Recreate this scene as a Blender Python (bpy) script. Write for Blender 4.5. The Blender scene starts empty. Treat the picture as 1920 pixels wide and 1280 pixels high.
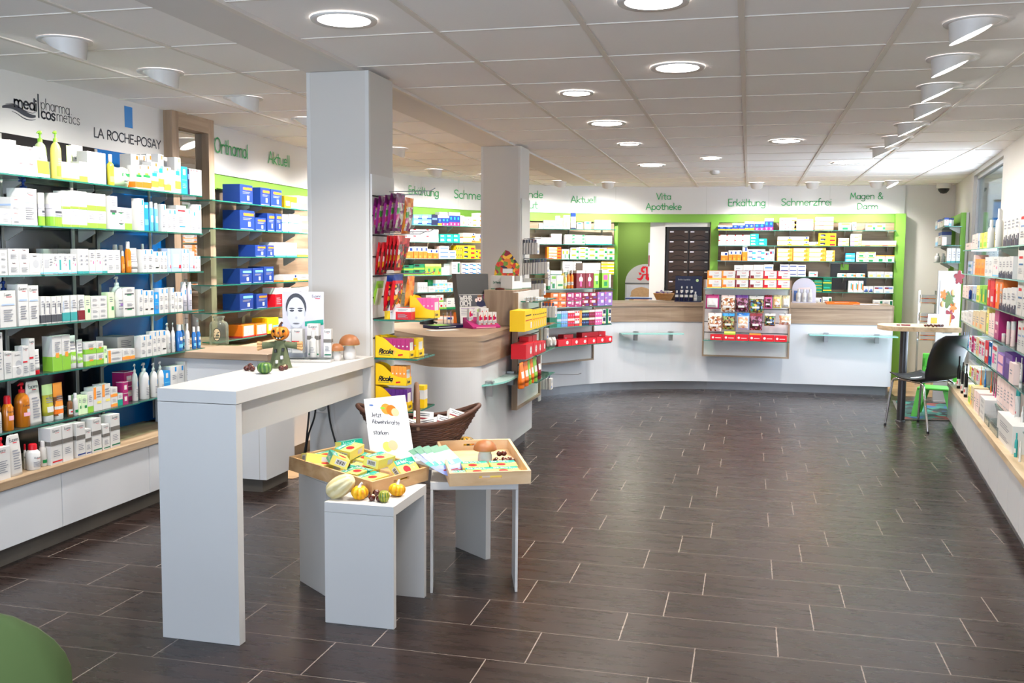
import bpy, math, random
from mathutils import Vector, Matrix
random.seed(7)
S = bpy.context.scene
COL = S.collection
PI = math.pi
# ---------------------------------------------------------------- camera, world, light set-up
CAM_H, FPX, YAW, PITCH, ROLL = 1.5, 1790.8277, .2418, .0873, .0084
CE = 2.4496                                   # ceiling height
fwd = Vector((-math.sin(YAW)*math.cos(PITCH), math.cos(YAW)*math.cos(PITCH), -math.sin(PITCH)))
r0 = Vector((math.cos(YAW), math.sin(YAW), 0)); u0_ = r0.cross(fwd)
RT = r0*math.cos(ROLL) + u0_*math.sin(ROLL)
UP = u0_*math.cos(ROLL) - r0*math.sin(ROLL)
cd = bpy.data.cameras.new('camera'); cam = bpy.data.objects.new('camera', cd); COL.objects.link(cam)
cd.sensor_width = 36; cd.lens = 36*FPX/1920; cd.clip_start = .05; cd.clip_end = 100
cam.matrix_world = Matrix(((RT.x, UP.x, -fwd.x, 0), (RT.y, UP.y, -fwd.y, 0), (RT.z, UP.z, -fwd.z, CAM_H), (0, 0, 0, 1)))
S.camera = cam
S.view_settings.view_transform = 'Standard'; S.view_settings.look = 'None'
S.view_settings.exposure = 0.45; S.view_settings.gamma = 1; S.view_settings.use_curve_mapping = False
cy = S.cycles
cy.max_bounces = 9; cy.diffuse_bounces = 6; cy.glossy_bounces = 4; cy.transmission_bounces = 6; cy.transparent_max_bounces = 24
cy.sample_clamp_indirect = 4; cy.caustics_reflective = False; cy.caustics_refractive = False
cy.use_denoising = True
W = bpy.data.worlds.new('sky'); S.world = W; W.use_nodes = True
wn = W.node_tree.nodes; wl = W.node_tree.links
bg = wn['Background']; bg.inputs['Strength'].default_value = 3.6
tc = wn.new('ShaderNodeTexCoord'); sx = wn.new('ShaderNodeSeparateXYZ'); cr = wn.new('ShaderNodeValToRGB')
wl.new(tc.outputs['Generated'], sx.inputs[0]); wl.new(sx.outputs['Z'], cr.inputs[0]); wl.new(cr.outputs[0], bg.inputs['Color'])
cr.color_ramp.elements[0].position = .0; cr.color_ramp.elements[0].color = (.50, .56, .66, 1)
cr.color_ramp.elements[1].position = .6; cr.color_ramp.elements[1].color = (.62, .76, 1.0, 1)
WINDOW_W, SIDE_W, DOWN_W, DISC_E, SCOOP_W, SPOT_E = 145, 60, 16, 10, 105, 12
# ---------------------------------------------------------------- pixel -> world helpers (photo pixels, 1920 x 1280)
O = Vector((0, 0, CAM_H))
def ray(u, v): return RT*((u-960)/FPX) + UP*((640-v)/FPX) + fwd
def atz(u, v, z): d = ray(u, v); return O + d*((z-CAM_H)/d.z)
def atx(u, v, x): d = ray(u, v); return O + d*(x/d.x)
def aty(u, v, y): d = ray(u, v); return O + d*(y/d.y)
def proj(p):
    q = Vector(p)-O; w = q.dot(fwd)
    return 960+FPX*q.dot(RT)/w, 640-FPX*q.dot(UP)/w
def zat(x, y, v):                              # height at (x, y) that shows at pixel row v
    a = Vector((x, y, -CAM_H)); k = (640-v)/FPX
    return (k*a.dot(fwd)-a.dot(UP))/(UP.z-k*fwd.z)
def along(u, z, p0, p1):                       # parameter on the line p0-p1 (height z) that shows at column u
    k = (u-960)/FPX; n = RT-fwd*k
    a = Vector((p0[0], p0[1], z))-O; d = Vector((p1[0]-p0[0], p1[1]-p0[1], 0))
    return -a.dot(n)/d.dot(n)
# ---------------------------------------------------------------- materials
def lin(h):
    if isinstance(h, str):
        c = [int(h[i:i+2], 16)/255 for i in (0, 2, 4)]
        return tuple(x/12.92 if x <= .04045 else ((x+.055)/1.055)**2.4 for x in c)
    return h
MATS = {}
def mat(name, color, rough=.5, metal=0, spec=.5, vary=0, scale=8, emit=0, alpha=1, trans=0, bump=0):
    m = bpy.data.materials.new(name); m.use_nodes = True; nt = m.node_tree; b = nt.nodes['Principled BSDF']
    c = lin(color); b.inputs['Base Color'].default_value = (*c, 1); b.inputs['Roughness'].default_value = rough
    b.inputs['Metallic'].default_value = metal; b.inputs['Specular IOR Level'].default_value = spec
    if vary or bump:
        t = nt.nodes.new('ShaderNodeTexCoord'); n = nt.nodes.new('ShaderNodeTexNoise'); n.inputs['Scale'].default_value = scale
        n.inputs['Detail'].default_value = 5; nt.links.new(t.outputs['Object'], n.inputs['Vector'])
        if vary:
            x = nt.nodes.new('ShaderNodeMix'); x.data_type = 'RGBA'
            x.inputs[6].default_value = (*[v*(1-vary) for v in c], 1); x.inputs[7].default_value = (*[min(1, v*(1+vary)) for v in c], 1)
            nt.links.new(n.outputs['Fac'], x.inputs[0]); nt.links.new(x.outputs[2], b.inputs['Base Color'])
        if bump:
            p = nt.nodes.new('ShaderNodeBump'); p.inputs['Strength'].default_value = bump; p.inputs['Distance'].default_value = .01
            nt.links.new(n.outputs['Fac'], p.inputs['Height']); nt.links.new(p.outputs[0], b.inputs['Normal'])
    if emit: b.inputs['Emission Color'].default_value = (*c, 1); b.inputs['Emission Strength'].default_value = emit
    MATS[name] = m; return m
def glass(name, tint, alpha, rough=.02):
    m = bpy.data.materials.new(name); m.use_nodes = True; nt = m.node_tree; nt.nodes.clear()
    o = nt.nodes.new('ShaderNodeOutputMaterial'); t = nt.nodes.new('ShaderNodeBsdfTransparent'); t.inputs[0].default_value = (*lin(tint), 1)
    g = nt.nodes.new('ShaderNodeBsdfGlossy'); g.inputs['Roughness'].default_value = rough; g.inputs[0].default_value = (.9, .95, .92, 1)
    f = nt.nodes.new('ShaderNodeFresnel'); f.inputs[0].default_value = 1.35
    mu = nt.nodes.new('ShaderNodeMath'); mu.operation = 'MULTIPLY'; mu.inputs[1].default_value = .8; nt.links.new(f.outputs[0], mu.inputs[0])
    x = nt.nodes.new('ShaderNodeMixShader'); nt.links.new(mu.outputs[0], x.inputs[0]); nt.links.new(t.outputs[0], x.inputs[1]); nt.links.new(g.outputs[0], x.inputs[2])
    if alpha > 0:
        d = nt.nodes.new('ShaderNodeBsdfDiffuse'); d.inputs[0].default_value = (*lin(tint), 1); y = nt.nodes.new('ShaderNodeMixShader'); y.inputs[0].default_value = alpha
        nt.links.new(x.outputs[0], y.inputs[1]); nt.links.new(d.outputs[0], y.inputs[2]); x = y
    nt.links.new(x.outputs[0], o.inputs[0]); MATS[name] = m; return m
PAL = dict(w='d9d8d5', o='e2dccb', g='c5dc9a', G='1f8a4a', l='8cc63e', b='1d8fd6', B='18367f', N='14183f', r='cc1626', R='7c1522', y='f5c818', O='f07820', k='141414', n='b8691a',
           p='e85a9c', P='5b2a80', m='a8246a', t='0e9c86', c='6cc4e8', s='b4b6ba', d='4a4c52', e='d8c49a', h='f6b8c8', V='8d6ab0', L='d2cfdb', q='7a5030', Z='0b6d4c', Y='f0e070', M='6e6a64', i='a9bfe0', I='5f7fc0', a='d9efc2', S='d2cfca', z='f3d9d2', x='3aa0a0', F='ff9a3c')
for k_, v_ in PAL.items(): mat('ink_'+k_, v_, rough=.38, spec=.35)
mat('ink_T', '8b8d96', rough=.5); mat('ink_K', '2a2c3a', rough=.5)
mat('ink_A', 'c8761a', rough=.12, spec=.6); mat('ink_C', 'd8dfd8', rough=.1, spec=.6); mat('ink_U', 'b9b23a', rough=.15); mat('ink_X', '2b6fb8', rough=.12, spec=.6)
mat('white_wall', 'd8d4cd', rough=.7, vary=.02); mat('white_board', 'd2d0cd', rough=.35, vary=.015, scale=3); mat('pillar_white', 'cac6c1', rough=.55, vary=.02, scale=2)
mat('ceiling_tile', 'f3efec', rough=.9, vary=.015, scale=60, bump=.08); mat('t_bar', 'dcd5cc', rough=.6, vary=.02); mat('gypsum', 'd8d3cf', rough=.85, vary=.02)
mat('shadow_gap', '3a3836', rough=.9); mat('counter_white', 'd4d6d9', rough=.25, vary=.01, scale=2)
mat('sign_green', '2f9e57', rough=.5); mat('sign_dark', '2b2f3a', rough=.5); mat('sign_blue', '1b78c2', rough=.4)
mat('frame_green', '7bb040', rough=.5, vary=.03, scale=4); mat('room_green', '6f8f3e', rough=.8, vary=.05, scale=60)
mat('panel_black', '15161a', rough=.12, spec=.7, vary=.1); mat('panel_blue', '0a63ad', rough=.15, spec=.6, vary=.05)
mat('plinth_metal', '8f9094', rough=.35, metal=.7, vary=.05); mat('plinth_dark', '5d574f', rough=.5, vary=.05); mat('steel', 'a9abae', rough=.3, metal=.9, vary=.05)
mat('chrome', 'd8d8da', rough=.12, metal=1, vary=.02); mat('bracket_grey', 'b4b2ac', rough=.5, vary=.04); mat('black_plastic', '17181b', rough=.45, vary=.1); mat('dark_steel', '4b4a4c', rough=.35, metal=.6, vary=.05)
mat('green_plastic', '4fae38', rough=.35, vary=.04); mat('olive_plastic', '667a48', rough=.5, vary=.04, scale=3)
mat('glass_edge', '17695a', rough=.15, spec=.7, vary=.1); mat('pale_glass_edge', '8fd0c8', rough=.15, vary=.05); mat('lamp_white', 'dcd8d4', rough=.5, vary=.02)
mat('drawer_brown', '33200f', rough=.3, spec=.3, vary=.3, scale=20); mat('drawer_frame', '1a1210', rough=.4, vary=.1)
mat('mirror', 'd8d8d4', rough=.02, metal=1, vary=.01)
glass('shelf_glass', 'd5ece2', .03); glass('frosted_glass', 'cfeae6', .35, .15); glass('clear_plastic', 'eef2f2', .06, .08); glass('window_glass', 'f2f6fa', .0); glass('jar_glass', 'e2e8dc', .1, .05)
def lampmat(name, c, e):
    m = bpy.data.materials.new(name); m.use_nodes = True; b = m.node_tree.nodes['Principled BSDF']
    b.inputs['Emission Color'].default_value = (*lin(c), 1); b.inputs['Emission Strength'].default_value = e; MATS[name] = m
lampmat('lamp_glow', 'fffaf4', DISC_E); lampmat('spot_glow', 'fbfbff', SPOT_E)
def wood(name, c1, c2, c3, stretch=(1.2, 9, 9), rough=.5, plank=None):
    m = bpy.data.materials.new(name); m.use_nodes = True; nt = m.node_tree; N = nt.nodes; b = N['Principled BSDF']; b.inputs['Roughness'].default_value = rough
    t = N.new('ShaderNodeTexCoord'); mp = N.new('ShaderNodeMapping'); mp.inputs['Scale'].default_value = stretch; nt.links.new(t.outputs['Object'], mp.inputs[0])
    n = N.new('ShaderNodeTexNoise'); n.inputs['Scale'].default_value = 2.2; n.inputs['Detail'].default_value = 8; n.inputs['Distortion'].default_value = .6; nt.links.new(mp.outputs[0], n.inputs['Vector'])
    r = N.new('ShaderNodeValToRGB'); e = r.color_ramp.elements; e[0].position = .3; e[0].color = (*lin(c1), 1); e[1].position = .7; e[1].color = (*lin(c3), 1)
    x = e.new(.5); x.color = (*lin(c2), 1); nt.links.new(n.outputs['Fac'], r.inputs[0]); nt.links.new(r.outputs[0], b.inputs['Base Color'])
    p = N.new('ShaderNodeBump'); p.inputs['Strength'].default_value = .15; p.inputs['Distance'].default_value = .004; nt.links.new(n.outputs['Fac'], p.inputs['Height']); nt.links.new(p.outputs[0], b.inputs['Normal'])
    MATS[name] = m; return m
wood('oak', '86705a', '97806a', 'a8927a', (.8, .8, 11)); wood('oak_vertical', '86705a', '97806a', 'a8927a', (9, 9, .9)); wood('oak_along', '92795d', 'a78e70', 'bca384', (10, .8, 10))
wood('oak_pale', 'b39a78', 'c7ae8c', 'd6c1a2', (9, 1.2, 9)); wood('tray_wood', 'b48a5c', 'c59e70', 'd2ae82', (2, 8, 8)); wood('tray_pale', 'c2a078', 'd2b28a', 'dcc09c', (2, 8, 8)); wood('oak_floor', '9a7a55', 'b08e66', 'c4a47c', (1.2, 7, 9), .4)
def tiles(name):
    m = bpy.data.materials.new(name); m.use_nodes = True; nt = m.node_tree; N = nt.nodes; L = nt.links; b = N['Principled BSDF']
    def M(op, a, b_=None, c_=None):
        x = N.new('ShaderNodeMath'); x.operation = op
        for i, v in enumerate((a, b_, c_)):
            if v is None: continue
            if isinstance(v, (int, float)): x.inputs[i].default_value = v
            else: L.new(v, x.inputs[i])
        return x.outputs[0]
    t = N.new('ShaderNodeTexCoord'); s = N.new('ShaderNodeSeparateXYZ'); L.new(t.outputs['Object'], s.inputs[0])
    TW, TH = .6075, .3045
    yy = M('DIVIDE', M('ADD', s.outputs[1], 30*TH-3.954), TH); row = M('FLOOR', yy); fy = M('FRACT', yy)
    xx = M('ADD', M('DIVIDE', M('ADD', s.outputs[0], .457), TW), M('MULTIPLY', M('ROUND', M('MULTIPLY', M('FRACT', M('ADD', M('DIVIDE', M('SUBTRACT', row, 29), 3), .003)), 3)), -.245))
    xx = M('ADD', xx, 40)
    fx = M('FRACT', xx); col = M('FLOOR', xx)
    dx = M('MULTIPLY', M('MINIMUM', fx, M('SUBTRACT', 1, fx)), TW); dy = M('MULTIPLY', M('MINIMUM', fy, M('SUBTRACT', 1, fy)), TH)
    gx = M('LESS_THAN', dx, .0024); gy = M('LESS_THAN', dy, .0013); g = M('MAXIMUM', gx, gy)
    cv = N.new('ShaderNodeCombineXYZ'); L.new(M('ADD', s.outputs[0], M('MULTIPLY', row, 5.17)), cv.inputs[0]); L.new(M('ADD', M('MULTIPLY', s.outputs[1], 6.5), M('MULTIPLY', col, 3.3)), cv.inputs[1])
    n = N.new('ShaderNodeTexNoise'); n.inputs['Scale'].default_value = 3.2; n.inputs['Detail'].default_value = 9; n.inputs['Roughness'].default_value = .68; L.new(cv.outputs[0], n.inputs['Vector'])
    r = N.new('ShaderNodeValToRGB'); e = r.color_ramp.elements; e[0].position = .25; e[0].color = (*lin('18110f'), 1); e[1].position = .8; e[1].color = (*lin('382822'), 1); x = e.new(.5); x.color = (*lin('271b17'), 1)
    L.new(n.outputs['Fac'], r.inputs[0])
    mx = N.new('ShaderNodeMix'); mx.data_type = 'RGBA'; L.new(g, mx.inputs[0]); L.new(r.outputs[0], mx.inputs[6]); mx.inputs[7].default_value = (*lin('8a7d74'), 1); L.new(mx.outputs[2], b.inputs['Base Color'])
    rr = M('ADD', M('MULTIPLY', n.outputs['Fac'], .16), .2); L.new(rr, b.inputs['Roughness']); b.inputs['Specular IOR Level'].default_value = .55
    p = N.new('ShaderNodeBump'); p.inputs['Strength'].default_value = .12; p.inputs['Distance'].default_value = .004; L.new(M('SUBTRACT', n.outputs['Fac'], M('MULTIPLY', g, .8)), p.inputs['Height']); L.new(p.outputs[0], b.inputs['Normal'])
    MATS[name] = m
tiles('brown_tile')
# ---------------------------------------------------------------- mesh builder
class MB:
    def __init__(s): s.v = []; s.f = []; s.m = []; s.sm = []; s.M = None
    def add(s, vs, fs, m, smooth=False):
        o = len(s.v)
        for p in vs: s.v.append(tuple(s.M @ Vector(p)) if s.M is not None else tuple(p))
        for f in fs: s.f.append([i+o for i in f]); s.m.append(m); s.sm.append(smooth)
        return s
    def box(s, x0, y0, z0, x1, y1, z1, m):
        return s.add([(x0, y0, z0), (x1, y0, z0), (x1, y1, z0), (x0, y1, z0), (x0, y0, z1), (x1, y0, z1), (x1, y1, z1), (x0, y1, z1)],
                     [(0, 3, 2, 1), (4, 5, 6, 7), (0, 1, 5, 4), (1, 2, 6, 5), (2, 3, 7, 6), (3, 0, 4, 7)], m)
    def quad(s, a, b, c, d, m): return s.add([a, b, c, d], [(0, 1, 2, 3)], m)
    def prism(s, poly, z0, z1, m, mside=None, smooth=False):
        n = len(poly); a = sum(poly[i][0]*poly[(i+1) % n][1]-poly[(i+1) % n][0]*poly[i][1] for i in range(n))
        if a < 0: poly = poly[::-1]
        s.add([(x, y, z0) for x, y in poly]+[(x, y, z1) for x, y in poly], [tuple(range(n))[::-1], tuple(range(n, 2*n))], m)
        return s.add([(x, y, z0) for x, y in poly]+[(x, y, z1) for x, y in poly], [(i, (i+1) % n, n+(i+1) % n, n+i) for i in range(n)], mside or m, smooth)
    def lathe(s, prof, n, m, c=(0, 0, 0), sx=1, sy=1, cap=True, ribs=0, ribd=0):
        vs = []; fs = []
        for r, z in prof:
            for k in range(n):
                a = 2*PI*k/n; q = r*(1+ribd*(abs(math.cos(a*ribs/2))-.6)) if ribs else r
                vs.append((c[0]+q*math.cos(a)*sx, c[1]+q*math.sin(a)*sy, c[2]+z))
        for i in range(len(prof)-1):
            for k in range(n): fs.append((i*n+k, i*n+(k+1) % n, (i+1)*n+(k+1) % n, (i+1)*n+k))
        s.add(vs, fs, m, True)
        if cap:
            if prof[0][0] > 1e-5: s.add(vs[:n], [tuple(range(n))[::-1]], m)
            if prof[-1][0] > 1e-5: s.add(vs[-n:], [tuple(range(n))], m)
        return s
    def tube(s, pts, r, n, m, closed=False):
        pts = [Vector(p) for p in pts]; vs = []; fs = []; L = len(pts); up = None
        for i, p in enumerate(pts):
            d = (pts[(i+1) % L]-pts[i-1] if closed else pts[min(i+1, L-1)]-pts[max(i-1, 0)]).normalized()
            if up is None: up = Vector((0, 0, 1)) if abs(d.z) < .9 else Vector((1, 0, 0))
            a = d.cross(up).normalized(); b = a.cross(d).normalized(); up = b
            q = r[i] if isinstance(r, (list, tuple)) else r
            for k in range(n): t = 2*PI*k/n; vs.append(p+a*q*math.cos(t)+b*q*math.sin(t))
        for i in range(L if closed else L-1):
            for k in range(n): j = (i+1) % L; fs.append((i*n+k, j*n+k, j*n+(k+1) % n, i*n+(k+1) % n))
        s.add(vs, fs, m, True)
        if not closed: s.add(vs[:n], [tuple(range(n))], m); s.add(vs[-n:], [tuple(range(n))[::-1]], m)
        return s
    def mesh(s, name):
        me = bpy.data.meshes.new(name); me.from_pydata(s.v, [], s.f); ks = []
        for k in s.m:
            if k not in ks: ks.append(k)
        for k in ks: me.materials.append(MATS[k])
        ix = {k: i for i, k in enumerate(ks)}
        me.polygons.foreach_set('material_index', [ix[k] for k in s.m]); me.polygons.foreach_set('use_smooth', s.sm); me.update(); return me
    def build(s, name, parent=None, loc=None, rot=0, bevel=0):
        o = bpy.data.objects.new(name, s.mesh(name)); COL.objects.link(o)
        if loc is not None: o.location = loc
        if rot: o.rotation_euler = (0, 0, rot) if isinstance(rot, (int, float)) else rot
        if parent: o.parent = parent
        if bevel:
            b = o.modifiers.new('edge', 'BEVEL'); b.width = bevel; b.segments = 2; b.limit_method = 'ANGLE'
        return o
def tag(o, label, cat, group=None):
    o['label'] = label; o['category'] = cat
    if group: o['group'] = group
    return o
def struct(o): o['kind'] = 'structure'; return o
def thing(name, loc, label, cat, rot=0, group=None):
    o = bpy.data.objects.new(name, None); COL.objects.link(o); o.location = loc; o.rotation_euler = (0, 0, rot); o.empty_display_size = .05
    return tag(o, label, cat, group)
def obj(name, mesh, parent=None, loc=None, rot=0):
    o = bpy.data.objects.new(name, mesh); COL.objects.link(o)
    if parent: o.parent = parent
    if loc is not None: o.location = loc
    if rot: o.rotation_euler = (0, 0, rot)
    return o
def bx(name, x0, y0, z0, x1, y1, z1, m, parent=None, bevel=0): return MB().box(x0, y0, z0, x1, y1, z1, m).build(name, parent, bevel=bevel)
# ---------------------------------------------------------------- stroke lettering
def arc(cx, cy, rx, ry, a0, a1, n=14): return [(cx+rx*math.cos(math.radians(a0+(a1-a0)*i/n)), cy+ry*math.sin(math.radians(a0+(a1-a0)*i/n))) for i in range(n+1)]
bowl = lambda cx: arc(cx, .31, .24, .3, 0, 360)
GL = {
 'a': (.62, [bowl(.29), [(.53, .61), (.53, 0)]]), 'b': (.62, [[(.07, 1), (.07, 0)], bowl(.32)]), 'c': (.56, [arc(.31, .31, .26, .31, 50, 310)]), 'd': (.62, [bowl(.29), [(.53, 1), (.53, 0)]]),
 'e': (.6, [[(.06, .34), (.53, .34)]+arc(.3, .31, .24, .31, 8, 315)]), 'f': (.42, [arc(.32, .8, .16, .2, 70, 180)+[(.16, 0)], [(.0, .58), (.36, .58)]]),
 'g': (.62, [bowl(.29), [(.53, .61), (.53, -.1)]+arc(.29, -.1, .24, .2, 0, -150)]), 'h': (.62, [[(.07, 1), (.07, 0)], arc(.3, .36, .23, .25, 180, 0)+[(.53, 0)]]),
 'i': (.22, [[(.08, .6), (.08, 0)], [(.08, .84), (.08, .87)]]), 'j': (.3, [[(.2, .6), (.2, -.15)]+arc(.06, -.15, .14, .15, 0, -120)]), 'k': (.56, [[(.07, 1), (.07, 0)], [(.48, .6), (.09, .28), (.5, 0)]]), 'l': (.22, [[(.09, 1), (.09, 0)]]),
 'm': (.92, [[(.07, .6), (.07, 0)], arc(.26, .38, .19, .23, 180, 0)+[(.45, 0)], arc(.64, .38, .19, .23, 180, 0)+[(.83, 0)]]), 'n': (.62, [[(.07, .6), (.07, 0)], arc(.3, .36, .23, .25, 180, 0)+[(.53, 0)]]),
 'o': (.64, [arc(.32, .31, .27, .31, 0, 360)]), 'p': (.62, [[(.07, .6), (.07, -.33)], bowl(.32)]), 'r': (.46, [[(.07, .6), (.07, 0)], arc(.28, .36, .2, .25, 180, 40)]),
 's': (.52, [[(.45, .52), (.36, .6), (.2, .61), (.09, .5), (.13, .38), (.28, .31), (.42, .23), (.44, .1), (.32, .0), (.16, .01), (.06, .09)]]), 't': (.46, [[(.22, .92), (.22, .06), (.3, 0), (.4, .02)], [(.02, .6), (.42, .6)]]),
 'u': (.6, [[(.07, .6)]+arc(.29, .25, .22, .25, 180, 360)+[(.51, .6)], [(.51, .3), (.51, 0)]]), 'v': (.54, [[(.04, .6), (.27, 0), (.5, .6)]]), 'w': (.8, [[(.04, .6), (.22, 0), (.4, .55), (.58, 0), (.76, .6)]]), 'y': (.54, [[(.04, .6), (.28, .05)], [(.5, .6), (.16, -.33)]]), 'z': (.54, [[(.06, .6), (.48, .6), (.05, 0), (.5, 0)]]),
 'A': (.76, [[(.03, 0), (.37, 1), (.71, 0)], [(.15, .34), (.6, .34)]]), 'C': (.78, [arc(.44, .5, .38, .5, 48, 312)]), 'D': (.76, [[(.09, 0), (.09, 1)]+arc(.25, .5, .42, .5, 90, -90)+[(.09, 0)]]), 'E': (.6, [[(.54, 1), (.08, 1), (.08, 0), (.55, 0)], [(.08, .53), (.48, .53)]]),
 'G': (.84, [arc(.46, .5, .39, .5, 45, 350)+[(.52, .42)]]), 'H': (.74, [[(.08, 1), (.08, 0)], [(.64, 1), (.64, 0)], [(.08, .52), (.64, .52)]]), 'I': (.24, [[(.1, 1), (.1, 0)]]), 'J': (.5, [[(.36, 1), (.36, .2)]+arc(.2, .2, .16, .2, 0, -150)]), 'L': (.54, [[(.09, 1), (.09, 0), (.5, 0)]]),
 'M': (.9, [[(.06, 0), (.18, 1), (.45, .25), (.7, 1), (.84, 0)]]), 'O': (.92, [arc(.45, .5, .4, .5, 0, 360, 22)]), 'P': (.62, [[(.09, 0), (.09, 1)]+arc(.3, .74, .25, .26, 90, -90)+[(.09, .48)]]), 'R': (.64, [[(.09, 0), (.09, 1)]+arc(.3, .75, .24, .25, 90, -90)+[(.09, .5)], [(.3, .5), (.6, 0)]]),
 'S': (.62, [[(.54, .85), (.42, .99), (.22, .98), (.09, .84), (.12, .64), (.3, .53), (.48, .42), (.54, .24), (.42, .05), (.22, .01), (.06, .14)]]), 'V': (.68, [[(.03, 1), (.33, 0), (.64, 1)]]), 'W': (.98, [[(.03, 1), (.25, 0), (.48, .85), (.7, 0), (.93, 1)]]), 'Y': (.66, [[(.04, 1), (.33, .5), (.62, 1)], [(.33, .5), (.33, 0)]]), 'Z': (.66, [[(.06, 1), (.58, 1), (.05, 0), (.6, 0)]]),
 '&': (.8, [[(.74, .0), (.2, .68), (.22, .9), (.36, 1), (.5, .9), (.48, .72), (.14, .4), (.08, .18), (.22, .01), (.44, .02), (.66, .26), (.7, .42)]]), '-': (.4, [[(.06, .38), (.34, .38)]]), '!': (.24, [[(.1, 1), (.1, .3)], [(.1, .03), (.1, .05)]]), ' ': (.38, []), '.': (.2, [[(.08, .02), (.08, .04)]])}
GL['ä'] = (.62, GL['a'][1]+[[(.17, .84), (.17, .87)], [(.41, .84), (.41, .87)]])
def twidth(s, h): return sum(GL[c][0] for c in s)*h
def text(mb, s, h, wt, m, f, x=0, center=False, slant=0, xs=1):    # f maps (x, z) to a 3-D point
    if center: x -= twidth(s, h)*xs/2
    for c in s:
        adv, st = GL[c]
        for pl in st:
            pl = [(x+(px+slant*py)*h*xs, py*h) for px, py in pl]
            for (ax, az), (bx_, bz) in zip(pl, pl[1:]):
                dx, dz = bx_-ax, bz-az; l = math.hypot(dx, dz) or 1e-9; nx, nz = -dz/l*wt/2, dx/l*wt/2
                mb.add([f(ax-nx, az-nz), f(bx_-nx, bz-nz), f(bx_+nx, bz+nz), f(ax+nx, az+nz)], [(0, 1, 2, 3)], m)
            if wt > .004:
                for ax, az in pl[::1 if len(pl) < 4 else 3]+[pl[-1]]: mb.add([f(ax+wt/2*math.cos(k*PI/4), az+wt/2*math.sin(k*PI/4)) for k in range(8)], [tuple(range(8))], m)
        x += adv*h*xs
    return x
def plane(o, xd, zd=(0, 0, 1), n=(0, 0, 0)):
    o = Vector(o)+Vector(n); xd = Vector(xd).normalized(); zd = Vector(zd).normalized()
    return lambda x, z: tuple(o+xd*x+zd*z)
# ================================================================ the room
def rwx(y, o=1.17): return o+.1*y                 # the shop's right wall runs slightly askew
struct(bx('floor', -4.3, -1.6, -.1, 4.0, 14.8, 0, 'brown_tile'))
struct(MB().prism([(-4.2, 5.72), (-2.95, 5.80), (-2.6, 7.0), (-2.3, 9.5), (-2.05, 10.6), (-1.0, 11.35), (1.6, 11.62), (1.62, 11.3), (2.4, 11.3), (2.4, 13.6), (-4.2, 13.6)], .0005, .004, 'oak_floor').build('trim_9'))
struct(bx('ceiling', -4.3, -1.6, CE, 2.75, 14.2, CE+.12, 'ceiling_tile'))
t = MB(); BL, BR = -2.235, -1.935
tb = lambda x0, y0, x1, y1, m='t_bar', h=.006: t.box(x0, y0, CE-h, x1, y1, CE+.001, m)
for k in range(-1, 6):
    X = -.6817+.625*k
    if X > -1.9: tb(X-.012, -1.6, X+.012, 12.92)
for k in range(-9, 15):
    Y = 3.9395+.625*k; tb(BR, Y-.006, 2.7, Y+.006, h=.004)
for X in (-2.60, -3.225): tb(X-.012, -1.6, X+.012, 12.9)
for k in range(-8, 15):
    Y = 3.96+.625*k; tb(-3.9, Y-.006, BL, Y+.006, h=.004)
struct(t.build('trim_1'))
struct(MB().box(BL, -1.6, CE-.012, BR, 12.3, CE, 'gypsum').box(BR-.03, -1.6, CE-.016, BR, 12.3, CE-.012, 't_bar').build('trim_2'))
struct(bx('wall_left', -4.25, -1.6, 0, -4.06, 13.6, CE, 'white_wall'))
def pillar(n, x0, y0, x1, y1):
    p = MB().box(x0, y0, 0, x1, y1, CE-.014, 'pillar_white').box(x0-.001, y0-.001, 0, x0+.02, y0+.001, CE-.014, 'white_board').box(x1-.02, y0-.001, 0, x1+.001, y0+.02, CE-.014, 'white_board')
    struct(p.build(n, bevel=.003))
pillar('pillar_1', -2.228, 4.59, -1.888, 4.925)
pillar('pillar_2', -2.228, 7.89, -1.885, 8.22)
# back wall with the opening to the next room
YB = 12.95
struct(bx('wall_back', -3.9, YB+.02, 0, -1.745, YB+.14, CE, 'white_wall'))
struct(bx('wall_back.001', -.50, YB+.02, 0, 2.75, YB+.14, CE, 'white_wall'))
struct(bx('wall_back.002', -1.745, YB+.02, 2.0, -.50, YB+.14, CE, 'white_wall'))
struct(MB().box(-2.6, 13.9, 0, 1.0, 13.98, CE, 'room_green').box(-2.6, 13.1, CE-.32, 1.0, 13.9, CE-.24, 'gypsum').box(-2.6, 13.1, 0, -2.54, 13.9, CE, 'room_green').build('wall_room'))
struct(bx('trim_3', -1.30, YB+.02, 0, -1.10, YB+.35, 2.0, 'white_board'))
struct(MB().box(-1.10, YB+.0, 1.93, -.50, YB+.04, 2.0, 'white_board').box(-.512, YB, 0, -.50, YB+.1, 1.99, 'oak').build('trim_4'))
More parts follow.
